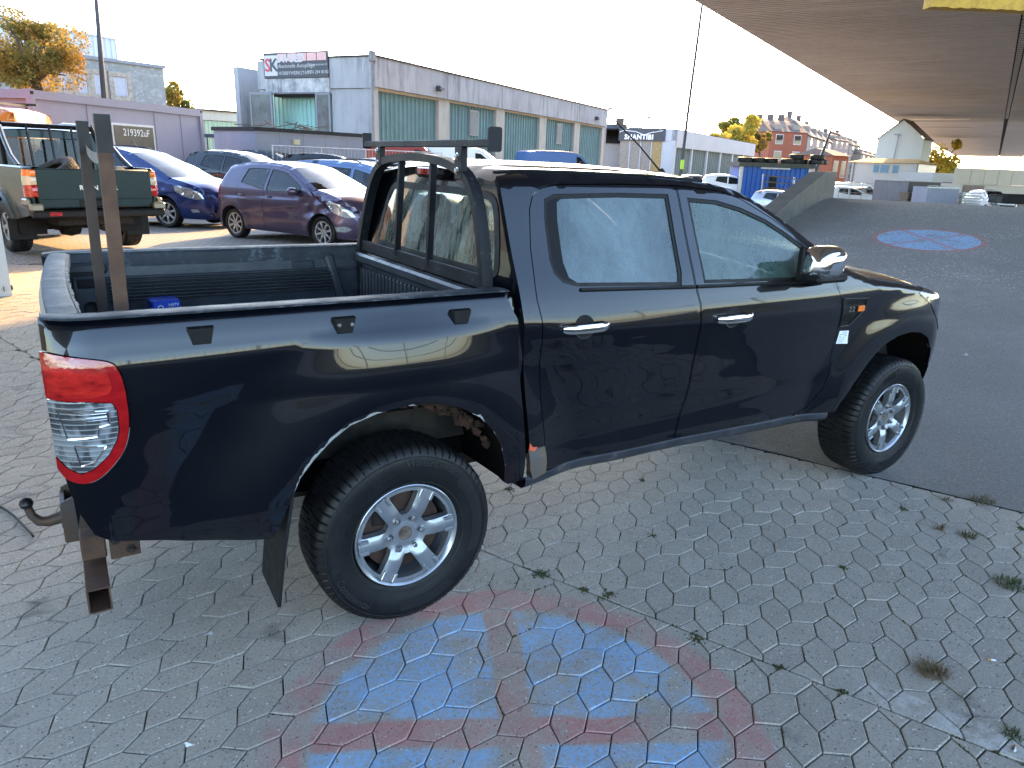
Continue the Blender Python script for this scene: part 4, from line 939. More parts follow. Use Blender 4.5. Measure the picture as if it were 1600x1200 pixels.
# ---------------------------------------------------------------- paving stones
def paver_material():
    g = N('concrete_paver'); P = g.pos(); q = g.sep(P)
    s = g.math('ADD', g.math('MULTIPLY', q[0], float(E1[0])), g.math('MULTIPLY', q[1], float(E1[1]))); t = g.math('ADD', g.math('MULTIPLY', q[0], float(E2[0])), g.math('MULTIPLY', q[1], float(E2[1])))
    geo = g.nt.nodes.new('ShaderNodeNewGeometry'); oi = g.nt.nodes.new('ShaderNodeObjectInfo')
    rnd_ = g.math('FRACT', g.math('ADD', geo.outputs['Random Per Island'], oi.outputs['Random']))
    big = g.noise(.8, 5, .62, P); mid = g.noise(9, 5, .65, P); fine = g.noise(105, 4, .8, P); agg = g.vor(78, P); dark = g.vor(62, g.mapping(P, (1, 1, 1), (3.3, 1.7, 0)))
    c = g.mix(rnd_, (.375, .342, .295), (.475, .435, .375)); c = g.mix(g.ramp(big, .35, .7), c, (.41, .375, .322)); c = g.mix(g.math("MULTIPLY", g.ramp(mid, .40, .72), .45), c, (.285, .258, .218))
    c = g.mix(g.math('MULTIPLY', g.ramp(fine, .54, .70), .8), c, (.54, .52, .49)); c = g.mix(g.math('MULTIPLY', g.ramp(fine, .46, .32), .8), c, (.13, .132, .136))
    c = g.mix(g.math('MULTIPLY', g.ramp(agg, .30, .16), g.ramp(g.noise(45, 2, .5, P), .56, .64)), c, (.85, .85, .83)); c = g.mix(g.math('MULTIPLY', g.ramp(dark, .26, .14), g.ramp(g.noise(47, 2, .5, P), .5, .58)), c, (.035, .036, .038))
    # oil spots
    c = g.mix(g.math('MULTIPLY', g.ramp(g.noise(3.1, 3, .55, g.mapping(P, (1, 1, 1), (5.1, 2.2, 0))), .66, .76), .55), c, (.06, .06, .062))
    # painted no-stopping sign, badly worn
    ds = g.math('SUBTRACT', s, -.62); dt = g.math('SUBTRACT', t, -1.55); rr = g.math('SQRT', g.math('ADD', g.math('MULTIPLY', ds, ds), g.math('MULTIPLY', dt, dt))); wob = g.math('MULTIPLY', g.math('SUBTRACT', g.noise(5, 3, .6, P), .5), .06); rr = g.math('ADD', rr, wob)
    ring = g.math('MULTIPLY', g.ramp(rr, .86, .82), g.ramp(rr, .69, .72)); blue = g.ramp(rr, .70, .67)
    b1 = g.math('ABSOLUTE', g.math('ADD', g.math('ADD', g.math('MULTIPLY', ds, .66), g.math('MULTIPLY', dt, -.751)), wob)); b2 = g.math('ABSOLUTE', g.math('ADD', g.math('ADD', g.math('MULTIPLY', ds, .777), g.math('MULTIPLY', dt, .629)), wob))
    bar = g.ramp(g.math('MINIMUM', b1, b2), .070, .050); nb = g.ramp(g.math('MINIMUM', b1, b2), .055, .075)
    wear = g.math('MULTIPLY', g.ramp(g.noise(4.2, 5, .7, P), .36, .56), g.ramp(g.noise(60, 4, .8, P), .36, .56))
    rwear = g.math('MULTIPLY', g.ramp(g.noise(3.3, 4, .65, g.mapping(P, (1, 1, 1), (2.0, 7.0, 0))), .38, .58), g.ramp(g.noise(75, 4, .75, P), .32, .56))
    kb = g.math('MULTIPLY', g.math('MULTIPLY', blue, nb), wear); kr = g.math('MULTIPLY', g.math('MAXIMUM', ring, g.math('MULTIPLY', bar, blue)), rwear)
    c = g.mix(g.math('MULTIPLY', kb, .78), c, (.26, .52, .86)); c = g.mix(g.math('MULTIPLY', g.math('ADD', kr, g.math('MULTIPLY', g.math('MAXIMUM', ring, g.math('MULTIPLY', bar, blue)), .14)), .52), c, (.58, .155, .16))
    # remains of a white line
    wl = g.math('MULTIPLY', g.math('MULTIPLY', g.ramp(s, .262, .275), g.ramp(s, .40, .385)), g.ramp(t, -2.40, -2.50)); wl = g.math('MULTIPLY', wl, g.math('MULTIPLY', g.ramp(g.noise(5, 4, .7, P), .42, .55), g.ramp(g.noise(70, 3, .7, P), .30, .5)))
    c = g.mix(g.math('MULTIPLY', wl, .8), c, (.62, .62, .60))
    h = g.math('ADD', g.math('MULTIPLY', fine, .7), g.math('MULTIPLY', mid, .5))
    return g.done(g.bsdf(c, .86, 0, g.bump(h, .5, .005), .35))
m_pav = paver_material()
def clip_poly(P, n, c):            # keep n.p <= c
    out = []; k = len(P)
    for i in range(k):
        a, b = P[i], P[(i+1)%k]; da, db = a@n-c, b@n-c
        if da <= 0: out.append(a)
        if (da < 0 < db) or (db < 0 < da): out.append(a+(b-a)*da/(da-db))
    return out
va = np.array([.1075, .0103]); vb = np.array([.0659, .0670]); Tt = va+vb; j1 = np.array([.0744, -.054]); j2 = np.array([-.022, -.0945])
HEXA = [np.zeros(2), va, va+j1, va+j1-vb, va+j1-vb-va, -vb]            # P, Q, P'.. (strip A)
# strip A cell: Q(-1) -> P -> Q -> P' -> Q'(-1)... ; built from joint ends
A_ = [-vb, np.zeros(2), va, va+j1, va+j1-vb, -vb+j1]                   # Q-1, P0, Q0, P'0, Q'-1, P'-1
row2 = va+j1                                                            # P of the next line
B_ = [-vb, np.zeros(2), va, va+j2, va+j2-vb, -vb+j2]
per2 = va+j1+va+j2-Tt*1
def field(origin, s0, s1, t0, t1):
    out = []
    for i in range(-70, 71):
        for j in range(-60, 61):
            for typ in (0, 1):
                o = origin+per2*i+Tt*j+(row2 if typ else 0)
                P = [o+q for q in (B_ if typ else A_)]; c = sum(P)/6
                s, t = c@E1, c@E2
                if s0-.15 < s < s1+.15 and t0 < t < t1:
                    cut = P
                    lim1 = s1+ (0.0); 
                    if s > s1-.15: cut = clip_poly(cut, E1, s1)
                    if len(cut) >= 3 and s < s0+.15: cut = clip_poly(cut, -E1, -s0)
                    if len(cut) < 3: continue
                    A = abs(sum(cut[k][0]*cut[(k+1)%len(cut)][1]-cut[(k+1)%len(cut)][0]*cut[k][1] for k in range(len(cut)))/2)
                    if A > .002: out.append((cut, len(cut) == 6 and A > .0195, typ))
    return out
pav = field(np.array([.405, -1.423])+np.array([.002, .0]), -7.0, .258, -5.2, 9.6)+field(np.array([1.739, -1.755]), .262, 2.508, -5.2, 9.6)
def project(P):
    d = np.array(P)-CAM; z = d@CF
    return 800+FPX*(d@CR)/z, 600-FPX*(d@CU)/z, z
r = random.Random(12); cand = []
for P, full, typ in pav:
    c = sum(P)/len(P)
    if c[1] > PAVE_Y or c[0] < -8 or c[0] > 9: continue
    x, y, z = project((c[0], c[1], float(H(*c))))
    if z < .3 or not (-160 < x < 1760 and 120 < y < 1420): continue
    if z > 9.5: continue
    hid = (130 < x < 1440 and y < 690-0*x and y > 380 and c[1] > -.6)
    vis = 0 <= x <= 1600 and 0 <= y <= 1200 and not hid
    cand.append(((1 if vis else 0)/(z*z), P, typ, c))
cand.sort(key=lambda q: -q[0])
def paver_geo(P, c, rr):
    # stone with a worn chamfer; rough joint width
    P2 = [q-c for q in P]; L = [np.array(q) for q in shrink(P2, .0021)]; T_ = [np.array(q) for q in shrink(P2, .0054)]
    m = len(P2); V = []
    for q in L: V.append((*q, -.030))
    for q in L: V.append((*(q+np.array([rr.uniform(-.0009, .0009), rr.uniform(-.0009, .0009)])), -.0028))
    for q in T_: V.append((*q, .0))
    F = [tuple(2*m+k for k in range(m))]
    for k in range(m):
        k2 = (k+1) % m; F += [(k, k2, m+k2, m+k), (m+k, m+k2, 2*m+k2, 2*m+k)]
    # orientation: polygons run clockwise seen from above
    A = sum(P2[k][0]*P2[(k+1)%m][1]-P2[(k+1)%m][0]*P2[k][1] for k in range(m))
    return V, (F if A > 0 else [f[::-1] for f in F])
paving = bpy.data.objects.new('paving', None); COL.objects.link(paving); tag(paving, kind='structure')
rest = MB(); shared = {}
for k, (sc, P, typ, c) in enumerate(cand):
    z = float(H(*c))+r.uniform(-.0020, .0020); tx, ty = r.gauss(0, .007), r.gauss(0, .007)+float(H(c[0], c[1]+.2)-H(c[0], c[1]-.2))/.4
    key = (typ, len(P) == 6 and np.linalg.norm(P[3]-P[0]) > .19, r.randrange(3))
    V, F = paver_geo(P, c, r)
    if k < 300:
        A6 = [q-c for q in P]; full = len(P) == 6 and abs(sum(A6[i][0]*A6[(i+1)%6][1]-A6[(i+1)%6][0]*A6[i][1] for i in range(6))/2) > .0195
        kk = (typ, key[2])
        if full and kk in shared: o = bpy.data.objects.new('paver', shared[kk])
        else:
            me = bpy.data.meshes.new('paver'); me.from_pydata([tuple(map(float, q)) for q in V], [], F); me.materials.append(m_pav); o = bpy.data.objects.new('paver', me)
            if full: shared[kk] = me
        COL.objects.link(o); o.parent = paving; o.location = (float(c[0]), float(c[1]), z); o.rotation_euler = (ty, -tx, 0)
    else:
        rest.add([(q[0]+c[0], q[1]+c[1], q[2]+z+q[0]*tx+q[1]*ty) for q in V], F)
rest.build('paver_field', m_pav, paving, smooth=0, kind='stuff')
# moss in the joints
m_moss = M('moss', (.040, .055, .016), .95, var=.4, scale=60, col2=(.075, .07, .03), bump=.6, bscale=150)
mb = MB(); r = random.Random(21)
spots = [(c, P) for _, P, _, c in cand[:420] if r.random() < .45 and c@E2 < .4 and (c@E1 > -.2 or r.random() < .25)]
for c, P in spots:
    i = r.randrange(len(P)); a, b = P[i], P[(i+1)%len(P)]
    for _ in range(r.randrange(5, 18)):
        q = a+(b-a)*r.random()**1.4+np.array([r.gauss(0, .0035), r.gauss(0, .0035)]); w = r.uniform(.003, .009); h = float(H(*q))
        mb.add([(q[0]-w, q[1]-w, h-.012), (q[0]+w, q[1]-w, h-.012), (q[0]+w, q[1]+w, h-.012), (q[0]-w, q[1]+w, h-.012), (q[0], q[1], h+r.uniform(-.003, .004))], [(0, 1, 4), (1, 2, 4), (2, 3, 4), (3, 0, 4)])
for _ in range(20):
    t = r.uniform(-3.4, .2); c = np.array(st(.262+.012*(t+1)+r.gauss(0, .012) if r.random() < .6 else r.uniform(.2, 2.3), t)[:2]); n_ = r.randrange(25, 90); rad = r.uniform(.012, .034)
    near = min(cand[:500], key=lambda q: np.hypot(*(q[3]-c))); q0 = min(near[1], key=lambda q: np.hypot(*(q-c))); c = np.array(q0)
    for _k in range(n_):
        q = c+np.array([r.gauss(0, rad), r.gauss(0, rad)])*.6; w = r.uniform(.003, .008); h = float(H(*q))
        mb.add([(q[0]-w, q[1]-w, h-.006), (q[0]+w, q[1]-w, h-.006), (q[0]+w, q[1]+w, h-.006), (q[0]-w, q[1]+w, h-.006), (q[0], q[1], h+r.uniform(.001, .008))], [(0, 1, 4), (1, 2, 4), (2, 3, 4), (3, 0, 4)])
mb.build('moss_growth', m_moss, smooth=0, kind='stuff')
# weeds growing from joints
def weed(px, py, rad, n, hmax, cols, label, seed):
    rr = random.Random(seed); P = at(px, py, 1.0)-CAM; k = -CAM[2]/P[2]; c = CAM+P*k; mb = MB(); mb2 = MB()
    for i in range(n):
        a = rr.uniform(0, 6.283); d = rad*rr.random()**.7*.6; b = np.array([c[0]+d*math.cos(a), c[1]+d*math.sin(a), -.004]); a2 = a+rr.gauss(0, .7); L = hmax*rr.uniform(.4, 1.2); lean = rr.uniform(.3, 1.0); w = rr.uniform(.0008, .0018)
        e = np.array([math.cos(a2), math.sin(a2), 0]); sd_ = np.array([-e[1], e[0], 0])*w; p1 = b+e*L*lean*.4+[0, 0, L*.6]; p2 = b+e*L*lean+[0, 0, L*(1-lean*.5)]
        (mb if rr.random() < .55 else mb2).add([b-sd_, b+sd_, p1+sd_*.8, p1-sd_*.8, p2], [(0, 1, 2, 3), (3, 2, 4)])
    t = thing('weed', label, 'weed', (0, 0, 0)); mb.build('green_blades', cols[0], t, smooth=0, kind='stuff'); mb2.build('dry_blades', cols[1], t, smooth=0, kind='stuff'); return t
m_gr = M('weed_green', (.07, .095, .028), .8, var=.4, scale=30); m_dry = M('weed_dry', (.20, .145, .075), .85, var=.4, scale=30)
weed(1457, 1052, .085, 260, .05, (m_dry, m_dry), 'dried brown grass tuft in the paving beside the worn white line', 1)
weed(1578, 914, .11, 300, .035, (m_gr, m_gr), 'green moss-like weed patch at the right picture edge', 2)
weed(1512, 838, .07, 130, .035, (m_gr, m_dry), 'small mixed weed below the asphalt edge', 3)
weed(1535, 785, .10, 160, .05, (m_gr, m_dry), 'spreading weed on the asphalt edge at far right', 4)
weed(1470, 828, .03, 60, .05, (m_dry, m_dry), 'tiny dry weed sprig left of the small mixed weed', 5)
weed(1582, 1150, .05, 120, .03, (m_gr, m_gr), 'short green weed beside the cigarette end at lower right', 6)
weed(1480, 782, .05, 70, .03, (m_gr, m_dry), 'low weed where paving meets asphalt, left of the spreading weed', 7)
# litter
def gpt(px, py, z=0.0):
    P = at(px, py, 1.0)-CAM; return CAM+P*((z-CAM[2])/P[2])
for i, (px, py, lab) in enumerate([(1586, 1170, 'cigarette end with orange filter at lower right corner'), (1551, 1031, 'cigarette end lying right of the dried tuft')]):
    c = gpt(px, py, .005); t = thing('cigarette_end', lab, 'cigarette end', c, .4+i*2)
    mb = MB(); mb.tube([(-.012, 0, 0), (.006, 0, 0)], .0038, 8); mb.build('paper', m_paper, t); mb = MB(); mb.tube([(.006, 0, 0), (.018, 0, 0)], .0039, 8); mb.build('filter', M('filter_orange', (.6, .32, .10), .8), t)
for px, py, z, lab, sc in [(325, 992, 0, 'white paper scrap on paving near the mud flap', 1.0), (1508, 556, .9, 'crumpled white scrap on the ramp right of the pickup', 1.6), (295, 1165, 0, 'thin white splinter on paving at lower left', .8)]:
    if z: 
        P = at(px, py, 1.0)-CAM; c = None
        for k in np.linspace(3, 14, 600):
            q = CAM+P*k/1.0
            if q[2] <= float(RAMP(q[:2]@E1))+.01: c = q; break
    else: c = gpt(px, py, .006)
    mb = MB(); rr = random.Random(px)
    V = [(c[0]+sc*rr.uniform(-.02, .02), c[1]+sc*rr.uniform(-.02, .02), c[2]+sc*rr.uniform(0, .012)) for _ in range(9)]
    mb.add(V, [(0, 1, 2), (1, 2, 3), (2, 3, 4), (3, 4, 5), (4, 5, 6), (5, 6, 7), (6, 7, 8)]); o = mb.build('paper_scrap', m_paper, smooth=0); tag(o, lab, 'litter')
# ---------------------------------------------------------------- road bridge overhead
BA = math.radians(26.5); B1 = np.array([math.cos(BA), math.sin(BA)]); B2 = np.array([-math.sin(BA), math.cos(BA)]); BZ = 9.8; BE = 11.64
def bt(a, p, z): return (B1[0]*a+B2[0]*p, B1[1]*a+B2[1]*p, z)
def conc(name, a, b, streak, sc=.5, rough=.8, warm=None):
    g = N(name); P = g.pos(); v = g.mapping(P, (1, 1, 1)); q = g.sep(P)
    n1 = g.noise(sc, 6, .65, v); n2 = g.noise(sc*9, 5, .7, v); c = g.mix(g.ramp(n1, .35, .68), a, b); c = g.mix(g.math('MULTIPLY', g.ramp(n2, .45, .7), .4), c, tuple(x*.6 for x in a))
    if streak:
        cv = g.nt.nodes.new('ShaderNodeCombineXYZ'); g.link(g.math('ADD', g.math('MULTIPLY', q[0], float(B1[0])), g.math('MULTIPLY', q[1], float(B1[1]))), cv.inputs[0]); g.link(g.math('MULTIPLY', g.math('ADD', g.math('MULTIPLY', q[0], float(B2[0])), g.math('MULTIPLY', q[1], float(B2[1]))), .03), cv.inputs[1])
        s = g.noise(6.0, 5, .7, cv.outputs[0]); c = g.mix(g.math('MULTIPLY', g.ramp(s, .40, .66), streak), c, tuple(x*.45 for x in a))
        s2 = g.noise(2.1, 4, .7, g.mapping(cv.outputs[0], (1, 1, 1), (7, 3, 0))); c = g.mix(g.math('MULTIPLY', g.ramp(s2, .52, .72), streak*.8), c, tuple(min(1, x*1.5) for x in a))
    MATS[name] = g.done(g.bsdf(c, rough, 0, g.bump(n2, .3, .01), .3)); return MATS[name]
m_soff = conc('bridge_soffit_concrete', (.43, .425, .42), (.37, .365, .36), .35, .25, .62)
m_conc = conc('grey_concrete', (.30, .29, .275), (.22, .215, .205), 0, 1.2)
bridge = thing('bridge', 'road bridge deck overhead with board-marked concrete underside, seen at top right', 'bridge', bt(0, 0, 0))
bridge.location = (0, 0, 0)
mb = MB(); A = []; a = -45.0
while a < 330:
    st_ = .46 if a < 130 else 4.0
    A += [(a, 0), (a+st_*.12, .0), (a+st_*.16, .035), (a+st_*.96, .035)]; a += st_
PE = [BE, -2.25]; V = []
def soff(p0, p1):
    mb = MB(); V = []
    for a, d in A: V += [bt(a, p0, BZ+d), bt(a, p1, BZ+d)]
    mb.add(V, [(2*i, 2*i+1, 2*i+3, 2*i+2) for i in range(len(A)-1)]); return mb.build('deck_soffit', m_soff, bridge, smooth=0)
soff(BE, -2.15); soff(-2.65, -9.5); A = [q for q in A if 12 < q[0] < 130]; soff(-9.52, -26)  # last strip is added to keep bright sky out of the bonnet reflections
mb = MB(); c = bt(142, BE-.1, BZ+.75)
ax = [[B1[0], B1[1], 0], [B2[0], B2[1], 0], [0, 0, 1]]
mb.box(bt(142, (BE-2.15)/2, BZ+.60), (374, BE+2.15-.004, 1.1), ax=ax); mb.box(bt(142, (-2.65-9.5)/2, BZ+.60), (374, 9.5-2.65-.004, 1.1), ax=ax); mb.box(bt(142, BE-.15, BZ+1.45), (374, .3, .6), ax=ax); mb.build('deck_slab', m_conc, bridge, smooth=0)
mb = MB()
for k in range(160):
    a = -20+k*.9; mb.box(bt(a, -2.4, BZ+.045), (.62, .34, .05), ax=ax)
mb.build('joint_grating', M('galvanised_grating', (.30, .28, .26), .45, .7, var=.3), bridge, smooth=0, kind='stuff')
mb = MB(); mb.box(bt(142, -2.4, BZ+.30), (374, .5, .02), ax=ax); mb.build('joint_cover', m_dark, bridge, smooth=0)
for a, w in ((124, 2.0), (144, 1.0), (180, 1.6)):
    mb = MB(); mb.box(bt(a, (BE-2.2)/2+1.0, BZ-.012), (w, 7.5, .03), ax=ax); mb.build('expansion_joint', M('pale_joint_plate', (.42, .40, .37), .5, .4, var=.3), bridge, smooth=0)
# yellow padded clearance beam hung under the deck
P = at(1530, -1, 12.0); c0 = at(1456, 0, 12.0); dirx = np.array([CR[0], CR[1], 0]); dirx /= np.linalg.norm(dirx)
mb = MB(); V = []; rr = random.Random(3); n = 60; L = 4.2
for k in range(n+1):
    u = c0+dirx*L*k/n; dz = -.095+.0035*k*0+rr.uniform(-.012, .012)-(0.03*k/n)
    V += [(u[0], u[1], u[2]+dz-.0), (u[0], u[1], u[2]+.42), (u[0]-dirx[1]*.25, u[1]+dirx[0]*.25, u[2]+dz), (u[0]-dirx[1]*.25, u[1]+dirx[0]*.25, u[2]+.42)]
F = []
for k in range(n): F += [(4*k, 4*k+1, 4*k+5, 4*k+4), (4*k, 4*k+4, 4*k+6, 4*k+2), (4*k+2, 4*k+6, 4*k+7, 4*k+3), (4*k+1, 4*k+3, 4*k+7, 4*k+5)]
mb.add(V, F+[(0, 2, 3, 1), (4*n, 4*n+1, 4*n+3, 4*n+2)])
yb = thing('clearance_beam', 'yellow rough-edged clearance beam hanging under the bridge at the top right corner', 'beam', tuple(c0)); 
o = mb.xform(Matrix.Translation(-Vector(c0))).build('beam_body', M('yellow_worn_paint', (.62, .40, .07), .75, col2=(.45, .27, .05), scale=9, bump=.5, bscale=60), yb, smooth=0)
mb = MB()
for k in (.6, 3.4): q = dirx*k; mb.box((q[0], q[1], (BZ-c0[2])/2+.2), (.05, .05, BZ-c0[2]-.4))
mb.build('hanger', m_steel, yb)
# parapet at the left edge of the ramp
mb = MB(); prof = [(9.0, 1.06), (9.62, 1.24), (10.73, 1.50), (12.32, 1.84), (13.25, 1.86)]; V = []
for s, z in prof:
    for t in (.62, .90): V += [st(s, t, -.9), st(s, t, z)]
F = []
for i in range(len(prof)-1):
    a = 4*i; F += [(a, a+4, a+5, a+1), (a+2, a+3, a+7, a+6), (a+1, a+5, a+7, a+3)]
F += [(0, 1, 3, 2), (16, 18, 19, 17)]; mb.add(V, F); pw = mb.build('parapet_wall', conc('parapet_concrete', (.12, .115, .108), (.075, .073, .07), 0, 3), smooth=0); tag(pw, 'low grey concrete parapet wall rising along the left edge of the ramp', 'wall')

# unseen wall added to hide sunlit ground from the paintwork; mirrored fence behind the viewer
fb = thing('added_wall_with_fence', 'added unseen grey wall under a wire fence along the other side of the bridge', 'wall', (0, 0, 0)); mb = MB(); mb.box(bt(10, -12.6, .5), (110, .25, 1.2), ax=ax); mb.build('wall_body', MATS['parapet_concrete'], fb, smooth=0)
mb = MB()
for k in range(45): a = -44+2.5*k; mb.tube([bt(a, -12.6, 1.1), bt(a, -12.6, 3.5)], .035, 5)
for z in (1.3, 1.85, 2.4, 2.95, 3.45): mb.tube([bt(-45, -12.6, z), bt(65, -12.6, z)], .018, 4)
for k in range(340): a = -20+.15*k; mb.tube([bt(a, -12.6, 1.1), bt(a, -12.6, 3.45)], .008, 3, cap=False)
mb.build('fence_wire', m_steel, fb, kind='stuff')

c0, c1, c2, c3 = gpt(-60, 770, .008), gpt(8, 792, .008), gpt(48, 832, .008), gpt(52, 838, .008); t = thing('cable', 'black cable end lying on the paving at the left edge beside the tow ball', 'cable', c2); mb = MB(); mb.tube([q-c2 for q in smooth_poly([c0, c1, c2, c3], 2, False)], .006, 6); mb.build('cable_sheath', m_plast, t)
# ---------------------------------------------------------------- other vehicles (local frame: x forward from rear axle, right side y<0, z=0 at the ground)
m_cglass = dewglass('car_window_glass', (.20, .26, .28), (.14, .19, .22), .14, 0, 4, ior=1.45)
m_wsglass = dewglass('car_windscreen', (.40, .50, .47), (.12, .17, .16), .05, .0, 3, ior=1.33)
m_ctrim = M('car_black_trim', (.015, .015, .017), .5, var=.2)
m_hub = M('dark_wheel_well', (.010, .010, .011), .8, var=.2)
m_lamp = M('headlamp_clear', (.42, .45, .48), .08, .35, var=.35, scale=25, coat=1)
_WM = {}
def car_wheel(parent, loc, R, w, rimR, nsp, spw, rz=0.0, twist=0.0, mat=None, fork=False, chunky=False):
    key = (R, w, rimR, nsp, spw, fork, chunky)
    if key not in _WM:
        t = tyre_mesh(R, w, rimR, 48, chunky, .012); to = t.build('tyre', m_rubber, None, smooth=30)
        f = rim_face(rimR, nsp, spw, .012, rimR*.12, .95, .34, -w*.34, rimR*.075, 0, .03, fork); f.lathe([(rimR*.9, w*.1), (rimR*.9, -w*.30), (rimR*.96, -w*.42), (rimR, -w*.43), (rimR, -w*.3)], 36, 'y')
        f.lathe([(0, -w*.36), (rimR*.13, -w*.36), (rimR*.15, -w*.30)], 16, 'y'); fo = f.build('rim', m_alloy, None, smooth=35)
        d = MB(); d.lathe([(.02, -w*.10), (rimR*.88, -w*.10)], 24, 'y'); do = d.build('brake_disc', m_hub, None)
        _WM[key] = [to.data, fo.data, do.data]
        for o in (to, fo, do): bpy.data.objects.remove(o)
    wv = bpy.data.objects.new('wheel', None); COL.objects.link(wv); wv.parent = parent; wv.location = loc; wv.rotation_euler = (0, 0, rz)
    for nm, me in zip(('tyre', 'rim', 'brake_disc'), _WM[key]):
        o = bpy.data.objects.new(nm, me); COL.objects.link(o); o.parent = wv
        if nm == 'rim': o.rotation_euler = (0, twist, 0)
    return wv
def circ_arch(cx, cz, R, zb, n=14):
    a0 = math.asin(max(-1, min(1, (zb-cz)/R))); return [(cx+R*math.cos(a), cz+R*math.sin(a)) for a in np.linspace(math.pi-a0, a0, n)]
def build_car(spec, name, label, cat, px=None, loc=None, az=0.0, group=None, paint_mat=None, step=.07, sides=(-1, 1)):
    S = spec; t = thing(name, label, cat, (0, 0, 0), 0, group)
    OUT = S['out']; outl = [(x, z) for x, z, _ in OUT]; sec = interp(S['sec']); xf, xr = S['nose'], S['tail']; rr = S.get('round', .09); noise = S.get('dent')
    def Y(P):
        P = np.asarray(P, float); x, z = P[:,0], P[:,1]; y = sec(z)
        tt = np.clip(x-xf[0], 0, None)/(xf[1]-xf[0]); y = y-xf[2]*np.clip(tt, 0, 1.3)**2.2
        tt = np.clip(xr[0]-x, 0, None)/(xr[0]-xr[1]); y = y-xr[2]*np.clip(tt, 0, 1.3)**2.2
        y = y-rnd(P, outl, rr)
        for cx in (0, S['wb']): d = np.hypot(x-cx, z-S['R']); y = y+.018*np.exp(-((d-S['arch']-.03)/.09)**2)
        if 'crease' in S:
            for z0, sl, amp in S['crease']: y = y+amp*np.tanh((z-z0-sl*x)/.018)*np.exp(-((z-z0-sl*x)/.16)**2)
        if noise is not None: y = noise(x, z, y)
        return np.maximum(y, .05)
    zb = S['zb']; A1, A2 = circ_arch(0, S['R'], S['arch'], zb), circ_arch(S['wb'], S['R'], S['arch'], zb)
    side = outl+A1+A2   # outline runs front to back over the top, then arches rear to front along the sill
    pm = paint_mat or S['paint']
    for s in sides:
        doors = S.get('doors', []); mb = MB(); holes = [shrink(d, -.004) for d, _ in doors]+[g for g in S.get('quarter', [])]
        panel_mb(mb, side, Y, s, holes, step, 0, .02); body = mb.build('body_side', pm, t)
        for g in S.get('quarter', []):
            mb = MB(); panel_mb(mb, g, Y, s, [], step, -.006, 0); mb.build('quarter_window', m_cglass, t)
        for d, g in doors:
            mb = MB(); panel_mb(mb, d, Y, s, [g] if g else [], step, 0, .02); dr = mb.build('door', pm, t)
            if g:
                mb = MB(); panel_mb(mb, shrink(g, -.002), Y, s, [shrink(g, .012)], step, .002, .004); mb.build('window_seal', m_ctrim, dr)
                mb = MB(); panel_mb(mb, shrink(g, .006), Y, s, [], step, -.006, 0); mb.build('window_glass', m_cglass, dr)
            dx = min(q[0] for q in d); hz = S.get('hz', .90)
            L = np.array([(dx+.08+.03*k, hz) for k in range(6)]); mb = MB(); mb.tube([(q[0], s*(y+(.022 if 0 < i < 5 else .004)), q[1]) for i, (q, y) in enumerate(zip(L, Y(L)))], .013, 6); mb.build('door_handle', pm if S.get('hpaint', True) else m_chrome, dr)
        if 'lamp' in S:
            mb = MB(); panel_mb(mb, S['lamp'], Y, s, [], .035, .004, .01); lm = mb.build('headlight', m_lamp, t)
            mb = MB()
            for cx, cz, cr in S.get('bulbs', []):
                y = float(Y(np.array([(cx, cz)]))[0]); mb.lathe([(cr, -.006), (cr*.75, .004), (0, .008)], 14, 'y', (cx, s*y-(.004 if s < 0 else -.004), cz))
            if mb.v: mb.build('reflector', m_chrome, lm)
        if 'tail_lamp' in S:
            mb = MB(); panel_mb(mb, S['tail_lamp'], Y, s, [], .035, .005, .012); mb.build('tail_light', m_red, t)
        if 'fog' in S:
            mb = MB(); panel_mb(mb, S['fog'], Y, s, [], .04, .004, .01); mb.build('fog_light', m_lamp, t)
        for k, (x0, x1, z0, z1) in enumerate(S.get('strip', [])):
            L = np.array([(x0+(x1-x0)*i/12, z0+(z1-z0)*i/12) for i in range(13)]); mb = MB(); mb.tube([(q[0], s*(y+.006), q[1]) for q, y in zip(L, Y(L))], .014, 6); mb.build('side_strip', m_ctrim, t)
        for cx in (0, S['wb']):
            yo = float(sec(S['R']+.1)); mb = MB(); mb.lathe([(S['arch']+.012, 0), (S['arch']+.012, -.30*s), (.12, -.30*s)], 22, 'y', (cx, s*(yo-.015), S['R']), a0=-.25, a1=math.pi+.25); mb.build('wheel_arch_liner', m_hub, t)
        if 'mirror' in S:
            mx, mz = S['mirror']; y = float(Y(np.array([(mx, mz)]))[0]); mb = MB(); n = 12; V = []
            for x, a, b in ((-.055, .085, .062), (-.02, .10, .075), (.04, .085, .065), (.075, .04, .035)):
                for k in range(n): q = 2*math.pi*k/n; V.append((mx+x, s*(y+.115+a*math.copysign(abs(math.cos(q))**.7, math.cos(q))), mz+b*math.copysign(abs(math.sin(q))**.7, math.sin(q))))
            mb.add(V, [(i*n+k, i*n+(k+1)%n, (i+1)*n+(k+1)%n, (i+1)*n+k) for i in range(3) for k in range(n)]+[tuple(range(n)), tuple(3*n+k for k in range(n))]); mb.tube([(mx, s*(y-.01), mz-.05), (mx, s*(y+.06), mz-.03)], .02, 6)
            mb.build('door_mirror', S.get('mirror_mat', pm), t, smooth=60)
        if S.get('rails'):
            L = resample(S['rails'], .15, False); mb = MB(); yy = Y(L); mb.tube([(q[0], s*(y-.02), q[1]+(.035 if 0 < i < len(L)-1 else 0)) for i, (q, y) in enumerate(zip(L, yy))], .016, 6); mb.build('roof_rail', m_ctrim, t)
    # skins across the car
    i = 0
